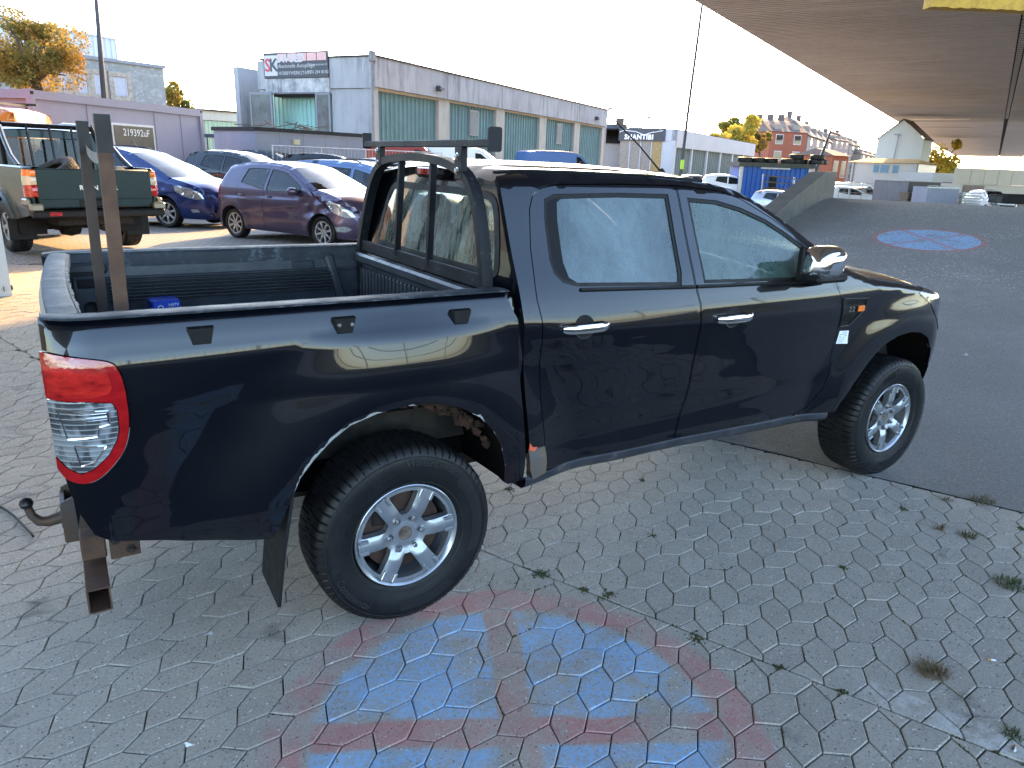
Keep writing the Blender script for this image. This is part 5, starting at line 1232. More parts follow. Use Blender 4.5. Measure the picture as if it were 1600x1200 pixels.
    while i < len(OUT)-1:
        tg_ = OUT[i][2]; j = i+1
        while j < len(OUT)-1 and OUT[j][2] == tg_: j += 1
        E = resample(outl[i:j+1], .12, False); mb = MB(); bx, bz = S['bulge'].get(tg_, (0, 0)); 
        b0 = S['bulge'].get(OUT[i-1][2], (bx, bz)) if i else (bx, bz); b1 = S['bulge'].get(OUT[j][2], (bx, bz))
        w = np.linspace(0, 1, len(E)); ed = np.minimum(1, np.minimum(w, 1-w)*4)
        m0 = np.where(w < .5, (bx+b0[0])/2, (bx+b1[0])/2); m1 = np.where(w < .5, (bz+b0[1])/2, (bz+b1[1])/2)
        loft(mb, E, Y, m0+(bx-m0)*ed, m1+(bz-m1)*ed, 15, p=2.4, flip=True)
        mt = {'windscreen': m_wsglass, 'rear_window': m_cglass}.get(tg_, S.get('tagmat', {}).get(tg_, pm)); o = mb.build(tg_, mt, t, smooth=180)
        if tg_ in ('windscreen', 'rear_window'):
            for sg, nm in ((0, 'upper'), (1, 'lower')): pass
        i = j
    # grille etc. on the nose
    for nm, z0, z1, w, mt, x in S.get('grille', []):
        mb = MB(); n = 9
        V = []
        for k in range(n):
            u = -1+2*k/(n-1)
            for z in (z0, z1):
                xe = np.interp(z, [q[1] for q in outl[:6]], [q[0] for q in outl[:6]]); b = S['bulge'][OUT[0][2]][0]
                V.append((xe+b*(1-abs(u*w/float(sec(.6)))**2.4)+x, u*w, z))
        mb.add(V, [(2*k, 2*k+1, 2*k+3, 2*k+2) for k in range(n-1)]); mb.build(nm, mt, t, smooth=60)
    # floor and interior shapes
    mb = MB(); hw = float(sec(.5)); mb.box((S['wb']/2, 0, zb+.16), (S['wb']+.9, hw*1.1, .1)); mb.box((S['wb']/2, 0, zb+.1), (S['wb']-2*S['arch']-.05, hw*1.9, .12)); mb.build('floor_pan', m_hub, t)
    if S.get('inside', True):
        for x in S.get('seats', (S['wb']*.52, S['wb']*.15)):
            for y in (-.36, .36):
                b = S.get('seatz', .75); mb = MB(); mb.box((x, y, b), (.14, .44, .6), bev=.06); mb.box((x-.03, y, b+.44), (.09, .25, .18), bev=.05); mb.build('seat', m_seat, t)
        mb = MB(); mb.box((S['wb']-.62, 0, S.get('seatz', .75)+.15), (.35, hw*1.6, .16), bev=.06); mb.build('dashboard', m_plast, t)
        mb = MB(); mb.lathe([(.17, -.012), (.182, 0), (.17, .012), (.158, 0)], 18, 'x', (0, 0, 0), close=True); mb.xform(Matrix.Translation((S['wb']-.90, .36, S.get('seatz', .75)+.22)) @ Matrix.Rotation(math.radians(-28), 4, 'Y')); mb.build('steering_wheel', m_plast, t)
    for x in (0, S['wb']):
        for s in (-1, 1):
            tr = float(sec(S['R']))-S['tw']/2-.012
            car_wheel(t, (x, s*tr, S['R']), S['R'], S['tw'], S['rim'], S['nsp'], S['spw'], (0 if s < 0 else math.pi)+(S.get('steer', 0) if x > 0 else 0), .3*s+x, None, S.get('fork', False))
    if loc is not None: t.location = loc
    t.rotation_euler = (0, 0, az); return t
def place_by_point(t, local, world, az):
    # put the thing so that its local ground point lands on a world point
    c, s = math.cos(az), math.sin(az); t.rotation_euler = (0, 0, az)
    t.location = (world[0]-c*local[0]+s*local[1], world[1]-s*local[0]-c*local[1], float(H(world[0], world[1])))
def dent(x, z, y):
    k = np.exp(-(((x-2.28)/.38)**2+((z-.72)/.22)**2)); n = np.sin(x*13+z*9)*.5+np.sin(x*23-z*17+1.3)*.35+np.sin(x*7-z*31)*.3
    return y-k*(.040+.040*n)
p_purple = paint('purple_metallic', (.066, .050, .096), .34, .5, coat=.6, dust=.10, dustcol=(.30, .25, .24)); p_blue = paint('deep_blue_metallic', (.012, .030, .135), .30, .35, coat=.6, dust=.05)
p_dgreen = paint('dark_green_metallic', (.010, .026, .030), .32, .2, coat=.25, dust=.08, dustcol=(.18, .17, .13)); p_orange = paint('orange_paint', (.72, .20, .030), .4, 0, dust=.15); p_dark = paint('near_black_paint', (.012, .013, .015), .25, 0, dust=.15)
p_lblue = paint('greyblue_metallic', (.10, .16, .30), .3, .4, dust=.1); p_silver = paint('silver_metallic', (.42, .43, .45), .3, .6, dust=.1); p_white = paint('white_van_paint', (.74, .75, .76), .35, 0, dust=.1, dustcol=(.5, .48, .44)); p_red = paint('faded_red_paint', (.28, .055, .050), .45, 0, dust=.2); p_vblue = paint('van_blue_paint', (.075, .155, .36), .4, 0, dust=.12)
HATCH = dict(wb=2.385, R=.292, arch=.345, zb=.21, rim=.205, tw=.185, nsp=8, spw=.034, fork=True, nose=(2.55, 3.12, .30), tail=(-.25, -.60, .16), round=.10,
  sec=[(.15,.735),(.30,.775),(.5,.795),(.70,.795),(.90,.780),(1.02,.750),(1.15,.69),(1.35,.585),(1.50,.53)], paint=p_purple, hz=.86, seatz=.78,
  out=[(2.98,.20,'front_bumper'),(3.06,.27,'front_bumper'),(3.09,.40,'front_bumper'),(3.08,.56,'front_bumper'),(3.03,.69,'bonnet'),(2.93,.80,'bonnet'),(2.72,.905,'bonnet'),(2.42,.985,'bonnet'),(2.17,1.03,'windscreen'),(1.90,1.17,'windscreen'),(1.42,1.395,'roof'),(1.15,1.448,'roof'),(.75,1.475,'roof'),(.30,1.468,'roof'),(-.08,1.430,'roof'),(-.27,1.385,'rear_window'),(-.44,1.08,'tailgate'),(-.53,.90,'tailgate'),(-.555,.62,'rear_bumper'),(-.57,.42,'rear_bumper'),(-.53,.22,'rear_bumper')],
  bulge=dict(front_bumper=(.17,0), bonnet=(.10,.045), windscreen=(.14,.0), roof=(0,.028), rear_window=(-.10,0), tailgate=(-.10,0), rear_bumper=(-.12,0)),
  doors=[([(.91,.27),(2.0,.27),(2.06,.60),(2.02,.98),(1.93,1.095),(1.43,1.335),(1.15,1.385),(.93,1.400),(.90,.92)], [(.965,.955),(1.88,.955),(1.865,1.075),(1.42,1.292),(1.15,1.338),(.975,1.352)]),
         ([(.30,.58),(.36,.40),(.44,.27),(.90,.27),(.89,.92),(.92,1.400),(.55,1.408),(.25,1.385),(.14,1.10),(.18,.85)], [(.215,1.085),(.88,.975),(.90,1.355),(.56,1.362),(.31,1.345)])],
  quarter=[], lamp=[(2.52,.83),(2.62,.86),(2.80,.80),(2.96,.70),(3.02,.60),(2.90,.585),(2.70,.65),(2.56,.74)], bulbs=[(2.78,.71,.055),(2.64,.77,.045)], tail_lamp=[(-.54,.95),(-.42,1.02),(-.36,.96),(-.40,.83),(-.50,.72),(-.56,.74)], fog=[(2.72,.42),(2.90,.43),(2.98,.38),(2.88,.33),(2.74,.34)],
  mirror=(1.80, .985), crease=[(.52,.10,.007),(.80,.03,-.006)], grille=[('grille', .52, .66, .46, m_ctrim, .012), ('lower_grille', .24, .36, .5, m_ctrim, .012)])
MPV = dict(wb=2.70, R=.318, arch=.375, zb=.22, rim=.225, tw=.205, nsp=7, spw=.042, fork=True, nose=(2.95, 3.70, .30), tail=(-.4, -.82, .12), round=.10,
  sec=[(.15,.80),(.30,.86),(.5,.895),(.75,.900),(.95,.880),(1.05,.85),(1.2,.79),(1.5,.665),(1.68,.59)], paint=p_blue, hz=.95, seatz=.85,
  out=[(3.55,.20,'front_bumper'),(3.64,.30,'front_bumper'),(3.66,.48,'front_bumper'),(3.63,.66,'front_bumper'),(3.58,.76,'bonnet'),(3.40,.89,'bonnet'),(3.10,.985,'bonnet'),(2.82,1.045,'windscreen'),(2.45,1.23,'windscreen'),(1.72,1.535,'roof'),(1.40,1.60,'roof'),(.85,1.635,'roof'),(.2,1.635,'roof'),(-.35,1.60,'roof'),(-.52,1.55,'rear_window'),(-.70,1.10,'tailgate'),(-.77,.90,'tailgate'),(-.79,.62,'rear_bumper'),(-.80,.40,'rear_bumper'),(-.76,.24,'rear_bumper')],
  bulge=dict(front_bumper=(.20,0), bonnet=(.12,.05), windscreen=(.18,0), roof=(0,.03), rear_window=(-.08,0), tailgate=(-.08,0), rear_bumper=(-.10,0)),
  doors=[([(1.20,.29),(2.24,.29),(2.34,.62),(2.28,.98),(2.10,1.16),(1.70,1.44),(1.30,1.525),(1.22,1.53),(1.19,1.0)], [(1.255,1.0),(2.02,1.0),(1.98,1.15),(1.66,1.39),(1.28,1.475)]),
         ([(.42,.55),(.50,.38),(.62,.29),(1.19,.29),(1.18,1.0),(1.21,1.53),(.75,1.555),(.30,1.545),(.22,1.0),(.30,.75)], [(.29,1.01),(1.165,1.0),(1.19,1.48),(.75,1.505),(.34,1.495)])],
  quarter=[[(2.12,1.01),(2.44,1.02),(2.38,1.10),(2.07,1.265)], [(-.42,1.12),(.17,1.05),(.24,1.49),(-.20,1.485),(-.34,1.40)]], lamp=[(2.98,.88),(3.10,.90),(3.36,.84),(3.52,.74),(3.56,.64),(3.42,.62),(3.18,.68),(3.02,.78)], bulbs=[(3.36,.72,.062),(3.18,.775,.055)], tail_lamp=[(-.74,1.0),(-.60,1.30),(-.52,1.28),(-.60,.95),(-.70,.85),(-.79,.86)], fog=[(3.30,.42),(3.44,.42),(3.46,.36),(3.32,.35)],
  mirror=(2.20, 1.06), mirror_mat=m_ctrim, crease=[(.60,.05,.008)], rails=[(1.35,1.605),(.85,1.64),(.2,1.64),(-.35,1.603)], grille=[('grille', .58, .69, .42, m_ctrim, .014), ('chrome_bar', .695, .725, .50, m_chrome, .016), ('lower_grille', .26, .44, .6, m_ctrim, .012)])
CAR3 = dict(HATCH); CAR3.update(paint=p_dark, crease=[(.60,.04,.006)], nsp=5, spw=.06, fork=False, dent=None)
VAN = dict(wb=3.0, R=.33, arch=.40, zb=.25, rim=.215, tw=.21, nsp=5, spw=.09, nose=(3.3, 3.95, .30), tail=(-.6, -1.0, .05), round=.11,
  sec=[(.15,.86),(.4,.93),(.8,.95),(1.1,.94),(1.3,.91),(1.8,.83),(2.1,.76)], paint=p_white, hz=1.0, seatz=1.0,
  out=[(3.78,.22,'front_bumper'),(3.88,.40,'front_bumper'),(3.86,.75,'front_bumper'),(3.78,.92,'bonnet'),(3.45,1.10,'bonnet'),(3.12,1.20,'windscreen'),(2.75,1.50,'windscreen'),(2.30,1.84,'roof'),(2.0,1.92,'roof'),(1.2,1.96,'roof'),(0,1.95,'roof'),(-.75,1.92,'roof'),(-.90,1.86,'rear_door'),(-.97,1.1,'rear_door'),(-1.0,.6,'rear_bumper'),(-.98,.26,'rear_bumper')],
  bulge=dict(front_bumper=(.18,0), bonnet=(.12,.05), windscreen=(.16,0), roof=(0,.05), rear_door=(-.04,0), rear_bumper=(-.05,0)),
  doors=[([(1.95,.32),(2.58,.32),(2.70,.7),(2.86,1.15),(2.56,1.52),(2.28,1.76),(1.95,1.80)], [(2.0,1.17),(2.78,1.17),(2.52,1.46),(2.24,1.69),(2.0,1.72)])],
  quarter=[], lamp=[(3.40,1.02),(3.62,.97),(3.78,.84),(3.80,.72),(3.62,.74),(3.44,.86)], tail_lamp=[(-.99,1.2),(-.90,1.2),(-.90,.8),(-1.0,.8)], mirror=(2.70, 1.25), mirror_mat=m_ctrim, seats=(1.9,), strip=[(.55,2.45,.62,.62)])
purple = build_car(dict(HATCH, dent=dent), 'hatchback', 'small purple hatchback with crumpled front wing, nearest of the parked row', 'car', step=.045)
place_by_point(purple, (0, -.72), at(370, 371, 13.9), math.radians(-64))
purple.scale = (.98, .98, .95)
# black cracks and torn edge on the damaged wing
mb = MB(); L = [(2.16,1.00),(2.20,.93),(2.30,.90),(2.36,.84),(2.44,.83),(2.50,.76),(2.58,.70),(2.60,.62),(2.70,.60)]
mb.tube([(x, -(.795-.02-.05*max(0, x-2.5)), z) for x, z in L], .012, 6); mb.build('torn_gap', m_dark, purple)
blue = build_car(MPV, 'minivan', 'deep blue minivan with roof rails standing between the green pickup and purple hatchback', 'car', step=.05)
place_by_point(blue, (2.70, -.80), at(265, 356, 15.9), math.radians(-46))
def quick(spec, pm, name, label, cat, px, py, d, az, group=None, step=.12, **kw):
    S = dict(spec); S['paint'] = pm; S.update(kw); t = build_car(S, name, label, cat, step=step, group=group); P = at(px, py, d)
    t.location = (P[0], P[1], float(P[2])); t.rotation_euler = (0, 0, math.radians(az)); return t
def roof_at(spec, xloc, zroof, px, py, d, az):   # location so that the local roof point shows at the pixel
    P = at(px, py, d); c, s = math.cos(math.radians(az)), math.sin(math.radians(az)); return P[0]-c*xloc, P[1]-s*xloc, P[2]-zroof
def park(spec, pm, name, label, cat, px, py, d, az, xl=.7, group=None, step=.12, **kw):
    S = dict(spec); S.update(kw); S['paint'] = pm; t = build_car(S, name, label, cat, step=step, group=group)
    zr = max(z for x, z, _ in S['out'])+.02; x, y, z = roof_at(S, xl, zr, px, py, d, az); t.location = (x, y, z); t.rotation_euler = (0, 0, math.radians(az)); return t
park(CAR3, p_dark, 'hatchback', 'dark grey hatchback with dusty roof just behind the blue minivan', 'car', 362, 235, 20.0, -50)
park(CAR3, p_dark, 'hatchback', 'black car further back, right of the dusty dark hatchback', 'car', 412, 234, 24.5, -48)
park(CAR3, p_dark, 'hatchback', 'dark car in front of the small office container', 'car', 500, 239, 22.5, -30)
park(MPV, p_lblue, 'estate_car', 'grey-blue estate car directly behind the purple hatchback', 'car', 545, 250, 16.5, -52)
park(CAR3, p_silver, 'hatchback', 'pale silver car behind the headache rack of the black pickup', 'car', 610, 247, 19.5, -45)
park(VAN, p_red, 'van', 'faded red van behind the wire fence, left of the white van', 'van', 612, 222, 30, -28, 1.0)
park(VAN, p_white, 'van', 'white van behind the wire fence, right of the red van', 'van', 705, 228, 30.5, -28, 1.0)
park(VAN, p_vblue, 'van', 'blue van with pale cab front parked along the workshop', 'van', 868, 236, 40, 3, 1.2)
park(CAR3, p_silver, 'hatchback', 'silver car half hidden by the pickup roof in front of the far hall', 'car', 1083, 273, 48, -10, step=.16)
park(CAR3, p_white, 'hatchback', 'white car glinting beyond the pickup windscreen', 'car', 1130, 272, 44, -40, step=.16)
park(CAR3, p_silver, 'hatchback', 'pale silver car in front of the blue container', 'car', 1216, 297, 38, -70, step=.16)
orange = park(dict(VAN), p_orange, 'van', 'bright orange van with roof rack behind the dark green pickup', 'van', -6, 158, 15.5, 152, -.2)
orange.scale = (1.0, 1.0, 1.22); orange.location.z = float(H(orange.location.x, orange.location.y)); 
mb = MB()
for x in (-.4, .5, 1.4): mb.box((x, 0, 2.03), (.05, 1.6, .04)); mb.box((x, -.75, 1.97), (.05, .04, .12)); mb.box((x, .75, 1.97), (.05, .04, .12))
mb.box((.5, -.78, 2.06), (2.2, .04, .04)); mb.build('roof_rack', m_ctrim, orange)
# --- dark green pickup seen from behind
gp = thing('pickup_truck', 'dark green pickup truck with rollover cage and spare tyres in its bed', 'pickup truck')
GS = interp([(.35,.80),(.5,.835),(.7,.855),(1.05,.86),(1.17,.848),(1.24,.83),(1.45,.735),(1.76,.64)])
def YG(P):
    P = np.asarray(P, float); x, z = P[:,0], P[:,1]; y = GS(z)
    for cx in (0, 3.0): d = np.hypot(x-cx, z-.37); y = y+.045*np.exp(-((d-.47)/.07)**2)
    t = np.clip(-1.02-x, 0, .10); return y-(.11-np.sqrt(.11**2-t*t))-.25*np.clip((x-3.2)/.8, 0, 1)**2
for s in (-1, 1):
    ar = circ_arch(0, .37, .44, .50)
    mb = MB(); panel_mb(mb, [(-1.12,1.20),(-1.12,.60),(-.6,.52)]+ar+[(.52,.50),(.54,1.20)], YG, s, [], .07, 0, .03); mb.build('bed_side', p_dgreen, gp)
    mb = MB(); L = np.array([(x, 1.20) for x in np.linspace(-1.12, .54, 14)]); V = []
    for q, y in zip(L, YG(L)): V += [(q[0], s*y, 1.20), (q[0], s*(y-.02), 1.22), (q[0], s*(y-.09), 1.22), (q[0], s*(y-.10), .60)]
    mb.add(V, [(4*i+k, 4*i+k+1, 4*i+k+5, 4*i+k+4) for i in range(13) for k in range(3)]); mb.build('bed_rail', p_dgreen, gp)
    af = circ_arch(3.0, .37, .44, .50)
    mb = MB(); DG = [[(.66,.52),(1.55,.52),(1.56,1.08),(1.56,1.66),(.78,1.66),(.68,1.08)], [(1.58,.52),(2.48,.52),(2.55,.9),(2.50,1.08),(2.05,1.58),(1.58,1.66)]]
    WG = [[(.80,1.10),(1.50,1.10),(1.50,1.60),(.88,1.60)], [(1.63,1.10),(2.36,1.10),(1.98,1.53),(1.63,1.60)]]
    panel_mb(mb, [(.57,.50),(.57,1.20),(.66,1.70),(.80,1.74),(1.6,1.73),(2.05,1.66),(2.62,1.12),(3.3,1.05),(3.75,.95),(3.82,.55)]+af[::-1]+[(2.5,.50)], YG, s, [shrink(d, -.005) for d in DG], .10, 0, .03); mb.build('cab_side', p_dgreen, gp)
    for d, g in zip(DG, WG):
        mb = MB(); panel_mb(mb, d, YG, s, [g], .10, 0, .02); dr = mb.build('door', p_dgreen, gp); mb = MB(); panel_mb(mb, g, YG, s, [], .12, -.006, 0); mb.build('window_glass', m_cglass, dr)
    for cx in (0, 3.0):
        mb = MB(); A = np.array(circ_arch(cx, .37, .455, .50, 18)); V = []
        for q, y in zip(A, YG(A)): w = np.array([q[0]-cx, q[1]-.37])/.455; V += [(cx+w[0]*.435, s*(y+.012), .37+w[1]*.435), (cx+w[0]*.455, s*(y+.030), .37+w[1]*.455), (cx+w[0]*.50, s*(y-.002), .37+w[1]*.50)]
        mb.add(V, [(3*i+k, 3*i+k+1, 3*i+k+4, 3*i+k+3) for i in range(17) for k in range(2)]); mb.build('arch_flare', M('flare_grey_green', (.045,.06,.06), .45), gp)
        mb = MB(); mb.lathe([(.455, 0), (.455, -s*.34), (.1, -s*.34)], 22, 'y', (cx, s*.83, .37), a0=-.2, a1=math.pi+.2); mb.build('wheel_arch_liner', m_hub, gp)
        car_wheel(gp, (cx, s*.76, .37), .37, .25, .20, 5, .07, 0 if s < 0 else math.pi, .4, None, False, True)
    # tail lights: amber over white over red
    for z0, z1, mt, nm in ((1.10,1.180,m_amber,'indicator_lens'), (.985,1.098,M('cream_lens', (.55,.50,.40), .12, coat=1),'reverse_lens'), (.83,.982,m_redb,'brake_lens')):
        mb = MB(); panel_mb(mb, [(-1.118,z0),(-1.118,z1),(-.985,z1),(-.985,z0)], YG, s, [], .04, .006, .01)
        yy = float(YG(np.array([(-1.118, .9)]))[0]); mb.box((-1.128, s*(yy-.055), (z0+z1)/2), (.02, .13, z1-z0-.003), bev=.006); mb.build(nm, mt, gp)
    mb = MB(); mb.box((-1.02, s*.86, .76), (.22, .06, .10), bev=.02); mb.box((-1.20, s*.80, .70), (.10, .16, .10), bev=.02); mb.build('bumper_end', M('bumper_champagne', (.28,.27,.23), .35, .5), gp)
    mb = MB(); mb.box((-.40, s*.78, .36), (.03, .34, .30), bev=.006); mb.build('mud_flap', m_plast, gp)
    mb = MB(); mb.tube([(.30, s*.68, 1.20), (.42, s*.66, 1.50), (.55, s*.61, 1.79), (1.6, s*.58, 1.83), (2.0, s*.57, 1.78)], .035, 8); mb.tube([(-.50, s*.74, 1.21), (-.2, s*.73, 1.34), (.10, s*.70, 1.54), (.42, s*.65, 1.74)], .033, 8); mb.build('cage_tube', m_chrome if False else M('cage_black', (.02,.022,.025), .25, .4), gp)
mb = MB(); mb.tube([(.52, -.60, 1.77), (.52, .60, 1.77)], .036, 8)
for y in (-.30, 0, .30): mb.tube([(.47, y, 1.76), (.36, y, 1.12)], .018, 6)
mb.build('cage_bar', MATS['cage_black'], gp)
mb = MB(); E = [(.62,1.70),(.80,1.735),(1.6,1.745),(2.05,1.67)]; loft(mb, resample(E, .2, False), YG, 0, .03, 13); mb.build('roof', p_dgreen, gp, smooth=180)
mb = MB(); loft(mb, resample([(2.05,1.67),(2.62,1.12)], .2, False), YG, .08, 0, 11); mb.build('windscreen', m_wsglass, gp, smooth=180)
mb = MB(); loft(mb, resample([(2.62,1.12),(3.3,1.05),(3.75,.95),(3.82,.55)], .2, False), YG, .08, .04, 11); mb.build('bonnet', p_dgreen, gp, smooth=180)
fx = lambda y, z: .57+np.clip(z-1.0, 0, 1)*.10+0*y
mb = MB(); yz_sheet(mb, [(-.83,.6),(.83,.6),(.83,1.1),(.62,1.71),(-.62,1.71),(-.83,1.1)], [[(-.66,1.13),(.66,1.13),(.53,1.60),(-.53,1.60)]], .12, fx); cb = mb.build('cab_back', p_dgreen, gp, smooth=0)
mb = MB(); yz_sheet(mb, [(-.65,1.14),(.65,1.14),(.52,1.59),(-.52,1.59)], [], .2, fx, -.002, 0); mb.build('rear_window', m_cglass, cb, smooth=0)
mb = MB(); mb.box((-1.115, 0, .94), (.05, 1.50, .52), bev=.015); mb.box((-1.143, 0, .80), (.012, 1.44, .012), bev=.004); tgo = mb.build('tailgate', p_dgreen, gp, smooth=40)
mb = MB(); text_on(mb, 'RANGER', .088, (-1.142, -.02, .95), (0, -1, 0), (0, 0, 1), space=1.7, bold=.002); mb.build('tailgate_lettering', m_white_ink, tgo, smooth=0)
mb = MB(); mb.box((-1.147, 0, .74), (.016, .50, .09), bev=.006); mb.box((-1.16, 0, .805), (.03, .20, .03), bev=.008); mb.build('plate_holder', m_plast, tgo)
mb = MB(); mb.box((-1.20, 0, .61), (.14, 1.72, .10), bev=.02); mb.box((-1.272, .60, .615), (.008, .17, .06)); bm = mb.build('rear_bumper', m_plast, gp)
mb = MB(); mb.box((-1.278, .60, .615), (.006, .15, .05)); mb.build('reflector', m_red, bm)
mb = MB(); mb.box((0, 0, .36), (.11, 1.3, .11), bev=.04); mb.lathe([(0,-.16),(.14,-.12),(.17,0),(.14,.12),(0,.16)], 14, 'y', (0, .05, .36)); mb.box((1.2, 0, .5), (4.4, 1.0, .12)); mb.tube([(-1.15, .05, .42), (-1.34, .05, .40), (-1.36, .05, .46)], .025, 8); mb.box((-.3, 0, .72), (1.6, 1.5, .05)); mb.build('chassis', m_under, gp)
for y in (-.36, .36):
    mb = MB(); mb.box((1.75, y, 1.15), (.14, .46, .55), bev=.06); mb.box((1.72, y, 1.50), (.09, .26, .18), bev=.05); mb.build('seat', m_seat, gp)
GAZ = math.radians(107); G0 = at(17, 389, 10.6); gx, gy = G0[0], G0[1]; c_, s_ = math.cos(GAZ), math.sin(GAZ)
lx, ly = 0, .86; gp.location = (gx-c_*lx+s_*ly, gy-s_*lx-c_*ly, float(H(gx, gy))+.02); gp.rotation_euler = (0, 0, GAZ)
def gworld(x, y, z): return (gp.location.x+c_*x-s_*y, gp.location.y+s_*x+c_*y, gp.location.z+z)
spare = tyre_mesh(.36, .24, .20, 40, True, .014).build('spare_tyre', m_rubber, None, smooth=30); spare.data.materials[0] = M('dusty_tyre', (.05,.045,.038), .8, var=.4, scale=10)
spare.location = gworld(-.32, .28, 1.08); spare.rotation_euler = (math.radians(62), .2, GAZ+.5); tag(spare, 'dusty spare tyre leaning in the green pickup bed, the higher one', 'tyre', 'spare tyres in the green pickup')
sp2 = spare.copy(); COL.objects.link(sp2); sp2.location = gworld(-.45, -.32, 1.02); sp2.rotation_euler = (math.radians(75), -.1, GAZ-.3); tag(sp2, 'dusty spare tyre lying flatter in the green pickup bed, right one', 'tyre', 'spare tyres in the green pickup')
# ---------------------------------------------------------------- buildings and yard furniture further back
class Frame:
    # local frame for a building: origin = ground corner, a along the facade, b into the depth, z up
    def __init__(s, o, az, flip=1): s.o = np.array([o[0], o[1], 0.0]); s.a = np.array([math.cos(az), math.sin(az), 0]); s.b = np.array([-math.sin(az), math.cos(az), 0])*flip; s.z = np.array([0, 0, 1.0]); s.az = az
    def p(s, a, b, z): return s.o+s.a*a+s.b*b+s.z*z
    def box(s, mb, a0, a1, b0, b1, z0, z1, bev=0): 
        return mb.box(s.p((a0+a1)/2, (b0+b1)/2, (z0+z1)/2), (abs(a1-a0), abs(b1-b0), abs(z1-z0)), ax=[s.a, np.cross(s.z, s.a), s.z], bev=bev)
def part(fr, name, mat, parent, boxes, bev=0, smooth=0, **k):
    mb = MB()
    for q in boxes: fr.box(mb, *q, bev=bev)
    return mb.build(name, mat, parent, smooth=smooth, **k)
def bthing(fr, name, label, cat, group=None): return thing(name, label, cat, (0, 0, 0), 0, group)
def stained(name, a, b, stain, sc=.8, amt=.8, rough=.85):
    # rendered or concrete wall with vertical run-off streaks from its top edges
    if name in MATS: return MATS[name]
    g = N(name); P = g.pos(); q = g.sep(P); n1 = g.noise(sc, 6, .65, P); c = g.mix(g.ramp(n1, .35, .68), a, b)
    s = g.noise(2.6, 6, .75, g.mapping(P, (1, 1, .09))); s2 = g.noise(.35, 3, .6, P)
    k = g.math('MULTIPLY', g.math('MULTIPLY', g.ramp(s, .46, .70), g.ramp(s2, .36, .6)), amt); c = g.mix(k, c, stain)
    MATS[name] = g.done(g.bsdf(c, rough, 0, g.bump(g.noise(14, 4, .7, P), .2, .01), .3)); return MATS[name]
m_wsconc = stained('workshop_concrete', (.36, .36, .37), (.29, .285, .29), (.10, .096, .092), .5, .95); m_pillar = stained('pillar_render', (.40, .38, .34), (.34, .32, .29), (.16, .14, .12), 1.5, .6)
m_green = stained('green_door_sheet', (.115, .205, .225), (.09, .17, .19), (.06, .10, .10), 1.2, .5, .5); m_greenl = stained('backlit_green_sheet', (.38, .62, .56), (.30, .52, .48), (.2, .36, .33), 1.2, .3, .5)  # m_greenl: lighter green paints in daylight glowing through the inner doors
m_lilac = stained('lilac_container_paint', (.27, .255, .33), (.235, .22, .295), (.18, .165, .20), .5, .5, .5); m_greyblue = stained('greyblue_container_paint', (.24, .26, .34), (.20, .22, .30), (.15, .16, .2), .8, .5, .5)
m_black = MATS['black_gloss_paint']; m_roofd = M('dark_roof_felt', (.03, .03, .033), .9, var=.3); m_signd = M('sign_charcoal', (.045, .048, .058), .5, var=.1); m_signp = M('sign_pink', (.62, .36, .33), .5, var=.1); m_signw = M('sign_pale', (.46, .45, .45), .5, var=.05); m_signr = M('sign_red', (.45, .06, .08), .5, var=.1)
m_frame = M('door_frame_grey', (.20, .21, .23), .5, var=.2); m_pane = M('dull_glass', (.13, .15, .15), .12, 0, var=.3, scale=2, coat=.6); m_paned = M('dark_glass', (.02, .022, .025), .08, 0, var=.3, scale=1.5, coat=1.0)
m_galv = M('galvanised_wire', (.42, .43, .45), .45, .6, var=.2); m_wood = M('weathered_timber', (.24, .19, .13), .85, var=.3)
def corrugated(mb, fr, a0, a1, b, z0, z1, pitch, depth, duty=.35):
    # vertical ribs
    V = []; a = a0; pts = []
    while a < a1-1e-6:
        e = min(a+pitch, a1); pts += [(a, 0), (a+(e-a)*(1-duty), 0), (a+(e-a)*(1-duty*.75), depth), (a+(e-a)*(1-duty*.25), depth)]; a = e
    pts.append((a1, 0))
    for q, d in pts: V += [fr.p(q, b+d, z0), fr.p(q, b+d, z1)]
    return mb.add(V, [(2*i, 2*i+2, 2*i+3, 2*i+1) for i in range(len(pts)-1)])
# --- workshop hall with green doors
C = at(583, 88, 33); FZ = 6.2; WAZ = math.atan2(47.43-30.64, 38.5-12.01); WL = 31.4; fr = Frame(C, WAZ); ws = bthing(fr, 'workshop_hall', 'long concrete workshop hall with green folding doors and streaked fascia', 'building')
bays = [(.32, 5.65), (6.75, 12.15), (13.25, 18.45), (19.55, 24.75), (25.85, 30.75)]
part(fr, 'wall', m_wsconc, ws, [(0, .32, 0, .6, 0, 4.93), (.3, WL, 8.6, 8.9, 0, FZ-.2), (WL-.3, WL, .6, 8.6, 0, FZ-.2)])
part(fr, 'roof', m_roofd, ws, [(-.12, WL+.1, -.16, 6.7, FZ, FZ+.07)])
for k in range(5):
    a0, a1 = k*WL/5+.012, (k+1)*WL/5-.012; part(fr, 'fascia_panel', m_wsconc, ws, [(a0, a1, -.10, .22, 4.93, FZ)])
